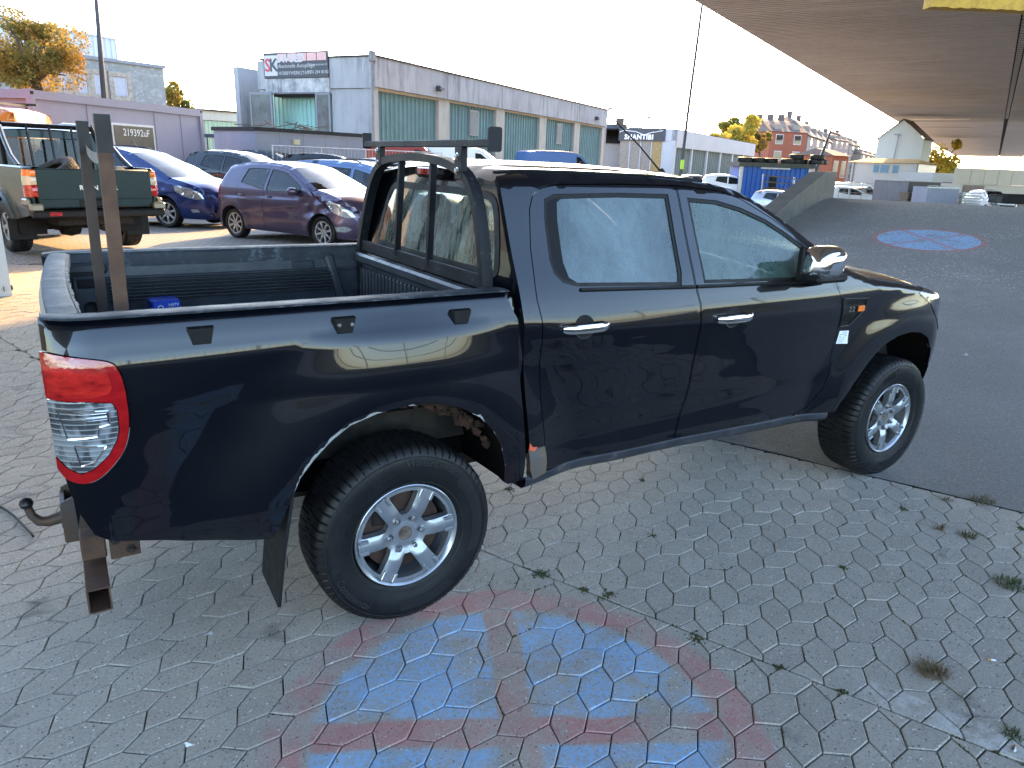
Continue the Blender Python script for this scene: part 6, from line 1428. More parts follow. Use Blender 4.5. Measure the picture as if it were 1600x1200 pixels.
for k, (a0, a1) in enumerate(bays):
    mb = MB(); corrugated(mb, fr, a0, a1, .30, 0, 4.80, .36, -.06); dr = mb.build('folding_door', m_green, ws, smooth=0)
    part(fr, 'lintel', M('rusty_lintel', (.36, .30, .22), .8, var=.3), ws, [(a0, a1, .05, .32, 4.80, 4.92)])
    b1 = bays[k+1][0] if k < 4 else WL
    part(fr, 'pillar', m_pillar, ws, [(a1, b1, .06, .46, 0, 4.93)])
    if k in (1, 3):
        c = a0+(2.9 if k == 1 else 2.6); f = part(fr, 'door_window', m_frame, dr, [(c-.5, c+.5, .17, .25, 3.25, 4.62)])
        part(fr, 'pane', M('grey_vent_mesh', (.20, .21, .21), .8, var=.2), dr, [(c-.42, c+.42, .155, .19, 3.33, 4.54)])
for a, z in ((5.2, 5.35), (28.6, 5.4)):
    mb = MB(); fr.box(mb, a-.12, a+.12, -.40, -.10, z-.13, z+.13, bev=.04); fr.box(mb, a+.05, a+.45, -.30, -.22, z-.05, z+.05); mb.build('floodlight', m_signd, ws)
mb = MB(); fr.box(mb, -.32, -.02, -.20, .05, FZ-.25, FZ+.22, bev=.05); mb.tube([fr.p(-.20, -.08, FZ-.2), fr.p(-.20, -.08, 0)], .06, 8); mb.build('downpipe', M('pipe_grey', (.20, .20, .20), .6, var=.3), ws)
for a, h in ((8.5, .9), (17.8, 1.6)): 
    mb = MB(); mb.tube([fr.p(a, 2, FZ), fr.p(a, 2, FZ+h)], .02, 5); mb.build('roof_aerial', m_frame, ws)
# gable end
gf = Frame(C, WAZ+math.pi/2, -1)      # runs to the left, depth into the hall
def px_to_ab(fr, x, y):
    d = at(x, y, 1.0)-CAM; n = fr.b; k = ((fr.o-CAM)@n)/(d@n); q = CAM+d*k; return float((q-fr.o)@fr.a), float(q[2])
ga = lambda x, y=140: px_to_ab(gf, x, y)[0]
G1, G2, G3, G4, GW = ga(517), ga(494), ga(436), ga(418), ga(405)
part(gf, 'gable_wall', m_wsconc, ws, [(.02, G1-.02, .02, .3, 0, 4.86)]); part(gf, 'gable_wall', m_wsconc, ws, [(G4, GW, .02, .3, 0, 4.86)])
part(gf, 'gable_fascia', m_wsconc, ws, [(.02, G1-.01, -.06, .3, 4.88, FZ), (G1+.01, GW, -.05, .3, 4.88, FZ-.02)])
part(gf, 'inner_wall', m_wsconc, ws, [(G1, GW, 6.0, 6.1, 0, 4.8), (G1-.1, G1, .3, 6, 0, 4.8)])
mb = MB(); corrugated(mb, gf, G1+.1, G4+.8, 1.0, 0, 4.72, .26, -.05); mb.build('inner_door', m_greenl, ws, smooth=0)
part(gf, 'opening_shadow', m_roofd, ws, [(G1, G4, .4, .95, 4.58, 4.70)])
def leaf(a0, a1, b0):
    mb = MB(); w = .10
    for q in ((a0, a0+w, b0, b0+.08, 0, 4.72), (a1-w, a1, b0, b0+.08, 0, 4.72), (a0+w, a1-w, b0, b0+.08, 4.6, 4.72), (a0+w, a1-w, b0, b0+.08, 2.25, 2.37), (a0+w, a1-w, b0, b0+.08, 0, .5)): gf.box(mb, *q)
    l = mb.build('folding_leaf', m_frame, ws, smooth=0)
    for z0, z1 in ((.5, 2.25), (2.37, 4.6)): part(gf, 'pane', m_pane, l, [(a0+w, a1-w, b0+.02, b0+.05, z0, z1)])
leaf(G1, G2, -.10); leaf(G3-.02, ga(402), -.55)
# sign on the gable
s0, s1, z0, z1 = G1, G4, 5.37, 6.50; U = (s1-s0)/5.54
sg = part(gf, 'sign_board', m_signd, ws, [(s0, s1, -.16, -.08, z0, z1)])
part(gf, 'mural_band', stained('faded_mural', (.50, .49, .47), (.22, .22, .23), (.06, .06, .07), 2.6, 1.0), ws, [(s0, s1, -.12, -.055, 4.72, 5.34)])
ex, ey = -gf.a, gf.z; nrm = -gf.b
def sgn(t, size, a, z, mat, nm, lift=.012, **k):
    mb = MB(); text_on(mb, t, size, gf.p(a, -.16, z), ex, ey, nrm, lift=lift, **k); return mb.build(nm, mat, sg, smooth=0)
part(gf, 'sign_logo', m_signw, sg, [(s1-1.22*U, s1-.06, -.172, -.162, z0+.10, z1-.12)])
for k in range(5): a_ = s0+.08+(s1-s0-1.35*U)*k/5; part(gf, 'sign_photo', m_signp, sg, [(a_, a_+(s1-s0-1.35*U)/5-.05, -.170, -.162, z1-.40, z1-.06)])
sgn('S', .80, s1-.36*U, z0+.55, m_signr, 'lettering', .020, bold=.02); sgn('K', .80, s1-.90*U, z0+.55, m_signd, 'lettering', .020, bold=.02)
sgn('SAVUED', .46, s0+3.2*U, z1-.30, m_signw, 'lettering', .022, shear=.25, bold=.02, space=1.05); sgn('Professionelle Autopflege', .21*U/.6, s0+2.9*U, z0+.52, m_signw, 'lettering', shear=.2); sgn('HOBBYWERKSTATT', .19*U/.6, s0+2.8*U, z0+.20, m_signw, 'lettering'); sgn('0176 204 00 82', .17*U/.6, s0+.82*U, z0+.22, m_signw, 'lettering'); sgn('Werkstattstrasse 25', .11*U/.6, s0+.78*U, z0+.55, m_signw, 'lettering')
# --- small grey-blue site office with black roof edge
A, B = at(398, 198, 24), at(572, 210.5, 27.7); oaz = math.atan2(B[1]-A[1], B[0]-A[0]); fr = Frame(A, oaz); L = float(np.hypot(B[0]-A[0], B[1]-A[1])); zt = float(A[2]); so = bthing(fr, 'site_office', 'grey-blue site office container with black roof edge and scrap on its roof', 'container')
part(fr, 'wall', m_greyblue, so, [(0, L, 0, 2.4, .15, zt-.12)]); part(fr, 'roof', m_roofd, so, [(-.06, L+.06, -.06, 2.46, zt-.12, zt)])
for k in range(1, 5): part(fr, 'wall_joint', m_greyblue, so, [(L*k/5-.02, L*k/5+.02, -.012, -.001, .2, zt-.14)])
part(fr, 'meter_box', M('cream_box', (.5, .48, .33), .6, var=.1), so, [(1.45, 1.68, -.12, -.002, zt-.50, zt-.33)]); part(fr, 'vent_grille', m_roofd, so, [(3.9, 4.3, -.02, -.002, 1.0, 1.5)])
r = random.Random(6); mb = MB()
for k in range(16):
    a = r.uniform(.1, 3.0); mb.tube([fr.p(a, r.uniform(0, 1.5), zt+r.uniform(.02, .1)), fr.p(a+r.uniform(-.6, .8), r.uniform(0, 1.5), zt+r.uniform(.03, .26))], .014, 5)
sc = mb.build('scrap_bars', m_rust, None, kind='stuff'); tag(sc, 'loose bent metal bars lying on the site office roof', 'scrap metal')
# --- mobile wire fence in front of it
def wire_fence(name, label, P0, P1, h, panels, zb, seg=.14):
    az = math.atan2(P1[1]-P0[1], P1[0]-P0[0]); L = float(np.hypot(P1[0]-P0[0], P1[1]-P0[1])); f = Frame(P0, az); t = bthing(f, name, label, 'fence')
    for k in range(panels+1):
        a = L*k/panels; mb = MB(); mb.tube([f.p(a, 0, zb), f.p(a, 0, zb+h)], .022, 6); mb.build('post', m_galv, t)
    for k in range(panels):
        a0, a1 = L*k/panels, L*(k+1)/panels; mb = MB()
        for z in (zb+.06, zb+h*.5, zb+h-.02): mb.tube([f.p(a0, 0, z), f.p(a1, 0, z)], .014, 4)
        n = int((a1-a0)/seg)
        for i in range(1, n): a = a0+(a1-a0)*i/n; mb.tube([f.p(a, 0, zb+.06), f.p(a, 0, zb+h)], .005, 3, cap=False)
        mb.build('wire_panel', m_galv, t, kind='stuff')
    return t
wire_fence('wire_fence', 'galvanised mobile wire fence standing before the site office', at(425, 222, 21.6), at(690, 242, 26.5), 1.75, 4, .35)
# --- lilac container with number on its window
A, B = at(45, 136, 17.4), at(316, 172.5, 23.6); caz = math.atan2(B[1]-A[1], B[0]-A[0]); fr = Frame(A, caz); L = float(np.hypot(B[0]-A[0], B[1]-A[1])); zt = float(A[2]+B[2])/2; zb0 = zt-2.75
lc = bthing(fr, 'office_container', 'pale lilac office container with dark number-marked window behind the blue minivan', 'container')
part(fr, 'wall', m_lilac, lc, [(.12, L-.12, .05, 2.4, zb0+.15, zt-.20)])
for a in (0, L-.14): part(fr, 'corner_post', m_lilac, lc, [(a, a+.14, 0, .14, zb0, zt)])
part(fr, 'corner_post', m_lilac, lc, [(0, .14, 2.30, 2.44, zb0, zt)])
part(fr, 'top_rail', m_lilac, lc, [(.14, L-.14, .0, .12, zt-.22, zt-.02)]); part(fr, 'end_rail', m_lilac, lc, [(.0, .12, .14, 2.30, zt-.22, zt-.02)]); part(fr, 'base_rail', m_lilac, lc, [(.14, L-.14, .0, .12, zb0, zb0+.16)]); part(fr, 'roof', m_lilac, lc, [(.05, L-.05, .12, 2.4, zt-.10, zt-.03)])
for a in (L*.27, L*.66, L*.84): part(fr, 'panel_joint', m_lilac, lc, [(a-.015, a+.015, .036, .052, zb0+.16, zt-.22)])
w0, w1 = L*.385, L*.64; wf = part(fr, 'window', M('window_white', (.6, .6, .62), .5, var=.1), lc, [(w0, w1, .0, .052, zt-1.85, zt-.62)])
part(fr, 'pane', M('dark_shutter_pane', (.055, .050, .050), .35, var=.3, scale=3), wf, [(w0+.06, w1-.06, -.012, .002, zt-1.80, zt-.68)])
mb = MB(); text_on(mb, '219392uF', .27, fr.p(w0+.92, -.015, zt-.86), fr.a, fr.z, -fr.b, lift=.004); mb.tube([fr.p(w0+.75, -.02, zt-1.05), fr.p(w0+1.12, -.02, zt-1.6)], .008, 4); mb.build('number_lettering', m_white_ink, wf, smooth=0)
for a in (.02, .10): pass
mb = MB(); fr.box(mb, .02, .10, -.012, .002, zt-.12, zt-.05); fr.box(mb, L-.10, L-.03, -.012, .002, zt-.10, zt-.04); mb.build('corner_hole', m_dark, lc, smooth=0, kind='stuff')
# --- white steel box at the left picture edge
P = at(20, 466, 7.45); fr = Frame((P[0], P[1]), math.radians(100), 1); zb1 = float(P[2]); wc = bthing(fr, 'white_container', 'corner of a white steel container with a bolt hole at the left picture edge', 'container')
mw_ = M('white_steel_paint', (.50, .50, .49), .4, var=.1, scale=2)
part(fr, 'corner_post', mw_, wc, [(0, .10, 0, .12, zb1, zb1+2.3)]); part(fr, 'wall', mw_, wc, [(.10, 2.4, .03, 1.3, zb1+.12, zb1+2.28)]); part(fr, 'front_wall', mw_, wc, [(.015, .10, .12, 1.3, zb1+.12, zb1+2.28)]); part(fr, 'base_rail', mw_, wc, [(.0, .10, .12, 1.3, zb1, zb1+.12)])
mb = MB(); mb.lathe([(0, -.004), (.022, -.004), (.026, .002)], 14, 'x', tuple(fr.p(.0, .06, zb1+.10))); q = mb.build('bolt_hole', m_dark, wc)
mb = MB(); mb.box(fr.p(.05, -.004, zb1+.10), (.035, .03, .055), bev=.01); mb.build('bolt_hole', m_dark, wc)
# --- lamp post
P = at(163, 152, 30); Q = at(148, -25, 30); t = thing('lamp_post', 'dark tapered lamp post rising beside the yellow tree', 'lamp post', (P[0], P[1], 0)); mb = MB(); mb.tube([(0, 0, 0), (0, 0, P[2]), (Q[0]-P[0], Q[1]-P[1], Q[2])], [.13, .115, .075], 10); mb.build('pole', M('dark_post_paint', (.05, .045, .045), .6, var=.2), t)
mb = MB(); v = np.array([Q[0]-P[0], Q[1]-P[1], Q[2]]); mb.tube([v, v+[.2, 0, .25], v+[1.0, .2, .35]], .04, 6); mb.box(v+[1.3, .25, .36], (.7, .3, .12), bev=.04); mb.build('lamp_head', m_frame, t)
# --- pale hall with light green doors
A, B = at(312, 172, 62), at(412, 174, 66); fr = Frame(A, math.atan2(B[1]-A[1], B[0]-A[0])); L = 9.5; zt = float(A[2]); gh = bthing(fr, 'garage_hall', 'low beige hall with pale green corrugated doors behind the lilac container', 'building')
part(fr, 'wall', stained('beige_render', (.52, .48, .38), (.46, .42, .33), (.3, .26, .2), .5, .4), gh, [(-6, L, 0, 8, zt-.75, zt), (-6, L, .2, 8, 0, zt-.75)]); part(fr, 'roof', m_roofd, gh, [(-6.2, L+.2, -.2, 8, zt, zt+.12)])
for k in range(3):
    a0 = -4.2+4.6*k; mb = MB(); corrugated(mb, fr, a0, a0+4.1, .12, 0, zt-.8, .42, -.08); mb.build('folding_door', stained('faded_green_sheet', (.42, .50, .33), (.36, .45, .30), (.25, .32, .2), .8, .4), gh, smooth=0)
# --- stone clad building and its white upper block
A, B = at(-60, 60, 36.5), at(254.5, 102.5, 45); fr = Frame(A, math.atan2(B[1]-A[1], B[0]-A[0])); L = float(np.hypot(B[0]-A[0], B[1]-A[1])); zt = float(B[2]); sb = bthing(fr, 'stone_building', 'grey stone-clad building with white-blinded windows behind the yellow tree', 'building')
g = N('ashlar_stone'); P_ = g.pos(); v1 = g.vor(3.0, g.mapping(P_, (1, 1, 1.7)), 'F1', 'Color'); ed = g.vor(3.0, g.mapping(P_, (1, 1, 1.7)), 'DISTANCE_TO_EDGE'); c = g.mix(g.ramp(g.sep(v1)[0], 0, 1), (.22, .235, .225), (.33, .34, .32)); c = g.mix(g.ramp(g.noise(5, 4, .6, P_), .4, .7), c, (.21, .215, .20)); c = g.mix(g.ramp(ed, .035, .01), c, (.20, .20, .19)); m_stone = g.done(g.bsdf(c, .85, 0, g.bump(g.ramp(ed, 0, .06), .4, .03)))
part(fr, 'wall', m_stone, sb, [(0, L, 0, 9, 0, zt-.18)]); part(fr, 'roof_edge', m_frame, sb, [(-.1, L+.1, -.12, 9.1, zt-.18, zt)])
def px_to_ab(fr, x, y):
    d = at(x, y, 1.0)-CAM; n = fr.b; k = ((fr.o-CAM)@n)/(d@n); q = CAM+d*k; return float((q-fr.o)@fr.a), float(q[2])
mt_sur = M('rough_stone_surround', (.26, .22, .17), .9, col2=(.36, .33, .28), scale=5); m_blind = M('white_blind', (.38, .39, .43), .6, var=.08)
for x0, y0, x1, y1 in ((119, 114, 137, 146), (145, 115, 161, 148), (176, 119, 200, 151), (88, 108, 106, 141)):
    a0, zz1 = px_to_ab(fr, x0, y0); a1, zz0 = px_to_ab(fr, x1, y1); w = part(fr, 'window', mt_sur, sb, [(a0-.28, a0, -.10, .02, zz0-.25, zz1+.25), (a1, a1+.28, -.10, .02, zz0-.25, zz1+.25), (a0, a1, -.10, .02, zz1, zz1+.25), (a0, a1, -.10, .02, zz0-.25, zz0)])
    part(fr, 'frame', m_signw, w, [(a0, a0+.07, -.05, .0, zz0, zz1), (a1-.07, a1, -.05, .0, zz0, zz1)]); part(fr, 'blind', m_blind, w, [(a0+.07, a1-.07, -.03, .0, zz0, zz1)])
A2, B2_ = at(20, 40, 48), at(181, 62, 55); f2 = Frame(A2, math.atan2(B2_[1]-A2[1], B2_[0]-A2[0])); L2 = float(np.hypot(B2_[0]-A2[0], B2_[1]-A2[1])); ub = bthing(f2, 'white_block', 'pale ribbed upper block rising above the stone-clad building', 'building')
m_ribw = stained('pale_cladding', (.40, .44, .47), (.37, .40, .43), (.31, .33, .35), .3, .3, .6); mb = MB(); corrugated(mb, f2, -6, L2, 0, 0, float(B2_[2]), .5, .05); mb.build('cladding', m_ribw, ub, smooth=0); part(f2, 'wall', m_ribw, ub, [(-6, L2, .1, 10, 0, float(B2_[2])-.02)]); part(f2, 'roof_edge', m_signw, ub, [(-6, L2+.05, -.06, 10.1, float(B2_[2])-.02, float(B2_[2])+.12)])
mb = MB(); mb.tube([f2.p(L2-2.4, 2, float(B2_[2])), f2.p(L2-2.4, 2, float(B2_[2])+2.2)], .025, 5); mb.build('roof_aerial', m_signw, ub)
# --- SHANTIBI building
A = at(1057, 202.5, 68); B = at(1181, 225, 98); fr = Frame(A, math.atan2(B[1]-A[1], B[0]-A[0])); L = float(np.hypot(B[0]-A[0], B[1]-A[1])); zt = float(A[2]); sh = bthing(fr, 'showroom_hall', 'white-fascia hall with dark SHANTIBI sign over glazed front', 'building')
m_wfas = stained('white_fascia', (.46, .47, .50), (.42, .43, .45), (.3, .3, .3), .3, .4); part(fr, 'fascia', m_wfas, sh, [(0, L, 0, .4, zt-1.55, zt)]); part(fr, 'roof', m_roofd, sh, [(0, L, .0, 9, zt, zt+.06)]); part(fr, 'back_wall', m_wfas, sh, [(0, L, 8.8, 9, 0, zt), (L-.2, L, .4, 8.8, 0, zt)])
for k in range(6):
    a0 = .3+(L-.6)*k/6; a1 = .3+(L-.6)*(k+1)/6; part(fr, 'post', m_wfas, sh, [(a0-.22, a0+.22, .05, .5, 0, zt-1.55)])
    mb = MB(); corrugated(mb, fr, a0+.22, a1-.22, .30, 0, zt-1.55, .7, -.08); mb.build('grey_door', stained('grey_green_sheet', (.17, .20, .20), (.14, .17, .17), (.1, .12, .12), .5, .4), sh, smooth=0)
f2 = Frame(A, math.atan2(B[1]-A[1], B[0]-A[0])+math.pi/2, -1)
part(f2, 'front_fascia', m_wfas, sh, [(0, 5.6, 0, .4, zt-1.0, zt)]); part(f2, 'corner_pier', m_wfas, sh, [(0, 1.15, .03, .5, 0, zt-1.0)])
sgp = part(f2, 'sign_board', m_signd, sh, [(1.0, 5.6, -.12, -.03, zt-1.05, zt+.10)]); mb = MB(); text_on(mb, 'SHANTIBI', .62, f2.p(3.55, -.12, zt-.72), -f2.a, f2.z, -f2.b, lift=.02, bold=.025, space=1.1); mb.build('lettering', m_white_ink, sgp, smooth=0)
mb = MB(); mb.tube([f2.p(5.5-k*.33, -.14, zt-.28+.16*math.sin(k*.62)+.05*math.sin(k*1.5)) for k in range(14)], .035, 5); mb.build('logo_wave', m_white_ink, sgp)
for k in range(4):
    a0 = 1.2+1.08*k; w = part(f2, 'shopfront_frame', m_wfas, sh, [(a0-.05, a0+.05, .02, .2, 0, zt-1.05)]); part(f2, 'pane', M('shop_glass_%s' % 'abcd'[k] if False else ('amber_glass' if k == 0 else 'grey_glass'), (.26, .20, .09) if k == 0 else (.18, .20, .20), .15, var=.3, coat=.6), w, [(a0+.05, a0+1.03, .08, .14, 0, zt-1.05)])
# house with dark roof beside it
A = at(946, 222, 74); fr = Frame(A, math.radians(-35)); hb_ = bthing(fr, 'old_house', 'white-walled house with dark roof between workshop and SHANTIBI hall', 'house')
a1, z1 = 3.0, float(at(960, 192, 74)[2]); zw = float(A[2]); part(fr, 'wall', m_signw, hb_, [(-1, 3.6, 0, 8, 0, zw), (2.3, 3.6, -.3, 8, 0, z1-.4)]); mb = MB(); mb.add([fr.p(-1.2, -.3, zw-.1), fr.p(2.25, -.3, zw-.1), fr.p(2.25, 2.6, z1), fr.p(-1.2, 2.6, z1), fr.p(2.25, 5.6, zw), fr.p(-1.2, 5.6, zw)], [(0, 1, 2, 3), (3, 2, 4, 5)]); mb.build('roof', M('dark_slate', (.045, .045, .052), .8, var=.3, scale=3), hb_, smooth=0); part(fr, 'chimney', M('dark_brick', (.12, .09, .08), .9, var=.3), hb_, [(1.1, 1.9, 2.2, 2.9, z1-.3, z1+.55)])
part(fr, 'shed_roof', m_rust, hb_, [(1.4, 5.5, -2.2, -.6, 1.9, 2.05)])
# street lamps
for (x0, y0, x1, y1, x2, y2, d, lab) in ((1027, 200, 1027, 186, 1018, 184, 82, 'far street lamp with curved arm above the SHANTIBI roof'), (948, 180, 950, 171, 957, 170, 62, 'street lamp head at the far workshop corner')):
    P = at(x0, y0, d); t = thing('street_lamp', lab, 'street lamp', (P[0], P[1], 0), 0, 'street lamps'); mb = MB(); Q, R_ = at(x1, y1, d)-[P[0], P[1], 0], at(x2, y2, d)-[P[0], P[1], 0]; mb.tube([(0, 0, 0), (0, 0, P[2]), Q, R_], .06, 6); mb.build('pole', m_frame, t); mb = MB(); e = at(x2-7, y2-1, d)-[P[0], P[1], 0]; mb.tube([R_, e], [.10, .16], 6); mb.build('lamp_head', m_galv, t)
# --- mast in front of the far hall
P, Q, R_ = at(1063, 275, 41), at(1076, 168, 41), at(1099, -6, 41); t = thing('mast', 'thin tall aerial mast standing beyond the pickup roof', 'mast', (P[0], P[1], 0)); mb = MB(); o_ = np.array([P[0], P[1], 0]); mb.tube([(0, 0, 0), P-o_, Q-o_], [.10, .09, .075], 8); mb.build('mast_tube', m_signd, t); mb = MB(); mb.tube([Q-o_, R_-o_], [.085, .075], 5); mb.build('whip', m_signd, t); mb = MB(); mb.box(at(1066, 257, 40.8)-o_, (.25, .10, .50), bev=.03); mb.build('marker_tag', M('hi_vis_yellow', (.45, .75, .08), .6, var=.1), t)
P, Q = at(1268, 262, 46), at(1303, 191, 46); t = thing('leaning_pole', 'dark tapering pole leaning over the blue container', 'pole', (P[0], P[1], P[2]-1.5)); o_ = np.array([P[0], P[1], P[2]-1.5]); mb = MB(); mb.tube([P-o_-[0, 0, 1.5], Q-o_], [.16, .05], 7); mb.build('pole', m_signd, t)
# --- blue container with tyres on its roof
A, B = at(1158, 253, 42.5), at(1272, 252, 42.5); fr = Frame(A, math.atan2(B[1]-A[1], B[0]-A[0])); L = float(np.hypot(B[0]-A[0], B[1]-A[1])); zt = float(A[2]); bc = bthing(fr, 'blue_container', 'bright blue corrugated container with car tyres stacked on its roof', 'container')
m_bl = stained('container_blue', (.020, .105, .42), (.018, .085, .35), (.05, .07, .14), .8, .4, .45); mb = MB(); corrugated(mb, fr, .2, L-.25, .03, -1.2, zt-.25, .28, .05); mb.build('side_wall', m_bl, bc, smooth=0); part(fr, 'wall', m_bl, bc, [(.1, L-.1, .12, 2.3, -1.2, zt-.2)]); part(fr, 'roof', M('dark_grey_sheet', (.06, .065, .06), .7, var=.3), bc, [(-.1, L+.1, -.12, 2.5, zt-.24, zt)])
part(fr, 'corner_post', mw_, bc, [(0, .18, 0, .15, -1.2, zt-.25), (L-.24, L, 0, .15, -1.2, zt-.25)]); part(fr, 'door_opening', m_dark, bc, [(L*.42, L*.52, -.01, .05, -.8, zt-.75)]); part(fr, 'awning', m_signw, bc, [(L*.28, L*.68, -.12, .03, zt-.34, zt-.26)])
ct = tyre_mesh(.42, .26, .22, 24, False); r = random.Random(3); ct.xform(Matrix.Rotation(math.pi/2, 4, 'X')); spots = [(.55, .4), (.95, 1.3), (1.5, .5), (2.25, .5), (3.05, .55), (3.3, 1.4), (4.0, .5), (4.1, 1.4), (4.55, 1.2), (4.75, .5)]; pl = [(1167, 'leftmost tyre on the blue container roof, on its own'), (1190, 'second tyre from left on the container roof, flat'), (1214, 'broad tyre left of the container roof middle'), (1236, 'tyre just left of the container roof middle'), (1250, 'tyre behind the middle on the container roof'), (1262, 'tyre right of the container roof middle'), (1280, 'tyre near the right end of the container roof'), (1290, 'rightmost lower tyre on the container roof')]
to = None
for i, (x, lab) in enumerate(pl):
    a = (x-1158)/114*L
    for lev in range(2 if x in (1250, 1280) else 1):
        if to is None: to = ct.build('tyre', m_rubber, None, smooth=40); o = to
        else: o = to.copy(); COL.objects.link(o)
        o.location = fr.p(a+.05*lev, .45+.3*(i%3), zt+.14+.26*lev); o.rotation_euler = (0, 0, r.uniform(0, 6)); tag(o, lab if lev == 0 else lab.replace('tyre', 'upper tyre stacked', 1), 'tyre', 'tyres on the blue container')
railing = thing('metal_railing', 'shiny metal railing standing before the blue container', 'railing', (0, 0, 0)); mb = MB()
Rl = [(1193, 272), (1241, 277), (1276, 287)]; 
for (x, y), hpx in zip(Rl, (36, 38, 30)):
    mb = MB(); mb.tube([at(x, y, 40), at(x-4, y+hpx, 40)], .05, 6); mb.build('post', m_steel, railing)
for k in range(4):
    for j in range(2):
        (x0, y0), (x1, y1) = Rl[j], Rl[j+1]; mb = MB(); mb.tube([at(x0-k, y0+2+k*9.3, 40), at(x1-k, y1+2+k*8.8, 40)], .035, 6); mb.build('rail', m_steel, railing)
# --- far houses
def house(name, label, x0, x1, ytop, yeave, d, d1, mwall, mroof, floors, cols, ridge=.5, depth=10, chim=0, gable=False, cat='house', zg=0.0, win=True, group=None):
    A, B = at(x0, yeave, d), at(x1, yeave, d1); f = Frame(A, math.atan2(B[1]-A[1], B[0]-A[0])); L = float(np.hypot(B[0]-A[0], B[1]-A[1])); ze = float(A[2]); zr = float(at((x0+x1)/2, ytop, (d+d1)/2)[2]); t = bthing(f, name, label, cat, group)
    part(f, 'wall', mwall, t, [(0, L, 0, depth, zg, ze)])
    mb = MB()
    if gable: 
        mb.add([f.p(-.3, -.25, ze-.2), f.p(L/2, -.25, zr), f.p(L+.3, -.25, ze-.2), f.p(-.3, depth, ze-.2), f.p(L/2, depth, zr), f.p(L+.3, depth, ze-.2)], [(0, 1, 4, 3), (1, 2, 5, 4)]); m2 = MB(); m2.add([f.p(0, 0, ze), f.p(L, 0, ze), f.p(L/2, 0, zr-.15)], [(0, 1, 2)]); m2.build('gable', mwall, t, smooth=0)
    else:
        i = L*.08; mb.add([f.p(-.3, -.4, ze), f.p(L+.3, -.4, ze), f.p(L+.3, depth, ze), f.p(-.3, depth, ze), f.p(i, depth*ridge*.6, ze+(zr-ze)*.75), f.p(L-i, depth*ridge*.6, ze+(zr-ze)*.75), f.p(L-i*2, depth*ridge, zr), f.p(i*2, depth*ridge, zr)], [(0, 1, 5, 4), (4, 5, 6, 7), (1, 2, 6, 5), (0, 4, 7, 3), (3, 7, 6, 2)])
    rf = mb.build('roof', mroof, t, smooth=0); r = random.Random(int(x0))
    for k in range(chim): a = L*(k+.6)/(chim+.3); part(f, 'chimney', MATS['dark_brick'], rf, [(a-.4, a+.4, depth*.42, depth*.5, ze+(zr-ze)*.5, zr+r.uniform(.1, 1.1))])
    if win:
        for i in range(floors):
            for j in range(cols):
                a = L*(j+.5)/cols; z = zg+(ze-zg)*(i+.55)/floors; h = (ze-zg)/floors*.26; w = min(L/cols*.24, .75); o = part(f, 'window', m_signw, t, [(a-w-.12, a+w+.12, -.05, .02, z-h-.12, z+h+.12)]); part(f, 'pane', m_paned, o, [(a-w, a+w, -.09, -.051, z-h, z+h)])
        if not gable and floors > 2:
            for j in range(cols):
                a = L*(j+.5)/cols; part(f, 'dormer', m_ochre, rf, [(a-.8, a+.8, depth*.05, depth*.25, ze+.3, ze+(zr-ze)*.5)])
    return t, f, L, ze
m_brick = stained('orange_brick', (.27, .085, .048), (.23, .075, .042), (.16, .06, .04), .2, .3); m_tile = M('brown_tiles', (.13, .085, .065), .85, var=.3, scale=1); m_ochre = stained('grey_ochre_render', (.26, .205, .17), (.22, .18, .15), (.15, .12, .10), .2, .4); m_pinkr = stained('pale_rose_render', (.28, .20, .17), (.24, .18, .155), (.17, .13, .115), .2, .3)
house('brick_house', 'orange brick corner house with blank gable beyond the blue container', 1205, 1262, 183, 205, 150, 152, m_brick, m_tile, 3, 2, .5, 16, 3, group='far houses'); house('terrace_house', 'tall grey-brown terrace house with dormers right of the brick house', 1263, 1302, 188, 212, 153, 185, m_ochre, m_tile, 4, 4, .5, 12, 3, group='far houses')
house('terrace_house', 'rose terrace house further down the far street', 1304, 1328, 206, 218, 190, 200, m_pinkr, m_tile, 4, 3, .5, 12, 2, group='far houses'); house('terrace_house', 'narrow brown terrace house with pointed roof near the white gable', 1329, 1346, 207, 226, 205, 220, m_ochre, m_tile, 4, 2, .5, 12, 1, group='far houses')
house('low_row', 'lower pale row houses beside the white gable house', 1346, 1374, 229, 240, 210, 250, m_ochre, m_tile, 3, 4, .5, 12, 1, group='far houses'); house('garden_shed', 'small red-roofed annex below the terrace houses', 1302, 1326, 232, 243, 120, 122, m_brick, m_tile, 1, 2, .5, 8, 0, group='far houses')
m_whr = stained('white_render', (.44, .47, .46), (.41, .43, .42), (.34, .36, .35), .2, .3); t, f, L, ze = house('gable_house', 'big pale house with blank gable under the bridge edge', 1372, 1444, 186, 216, 100, 96.5, m_whr, m_tile, 3, 2, .5, 5, 0, True, win=False)
mb = MB(); mb.tube([f.p(L*.42, -.3, 2), f.p(L*.46, -.3, ze+.6)], .06, 5); mb.tube([f.p(L*.36, -.3, ze+.5), f.p(L*.50, -.3, ze+.4)], .05, 5); mb.build('wall_pipe', m_frame, t)
t, f, L, ze = house('low_house', 'low white house with yellowish hipped roof', 1332, 1436, 246, 253, 72, 68.5, m_signw, M('yellow_tiles', (.48, .33, .14), .8, var=.2), 1, 1, .5, 9, 0, win=False)
for x0, x1 in ((1368, 1377), (1379, 1392), (1398, 1407)):
    a0 = (x0-1332)/104*L; a1 = (x1-1332)/104*L; w = part(f, 'window', m_signw, t, [(a0-.06, a1+.06, -.06, .01, 2.05, 2.85)]); part(f, 'pane', M('sky_blue_glass', (.16, .28, .40), .1, coat=1), w, [(a0, a1, -.08, -.061, 2.10, 2.80)])
for a in (L*.99, L*.03): part(f, 'downpipe', m_frame, t, [(a, a+.10, -.12, -.02, 0, ze)])
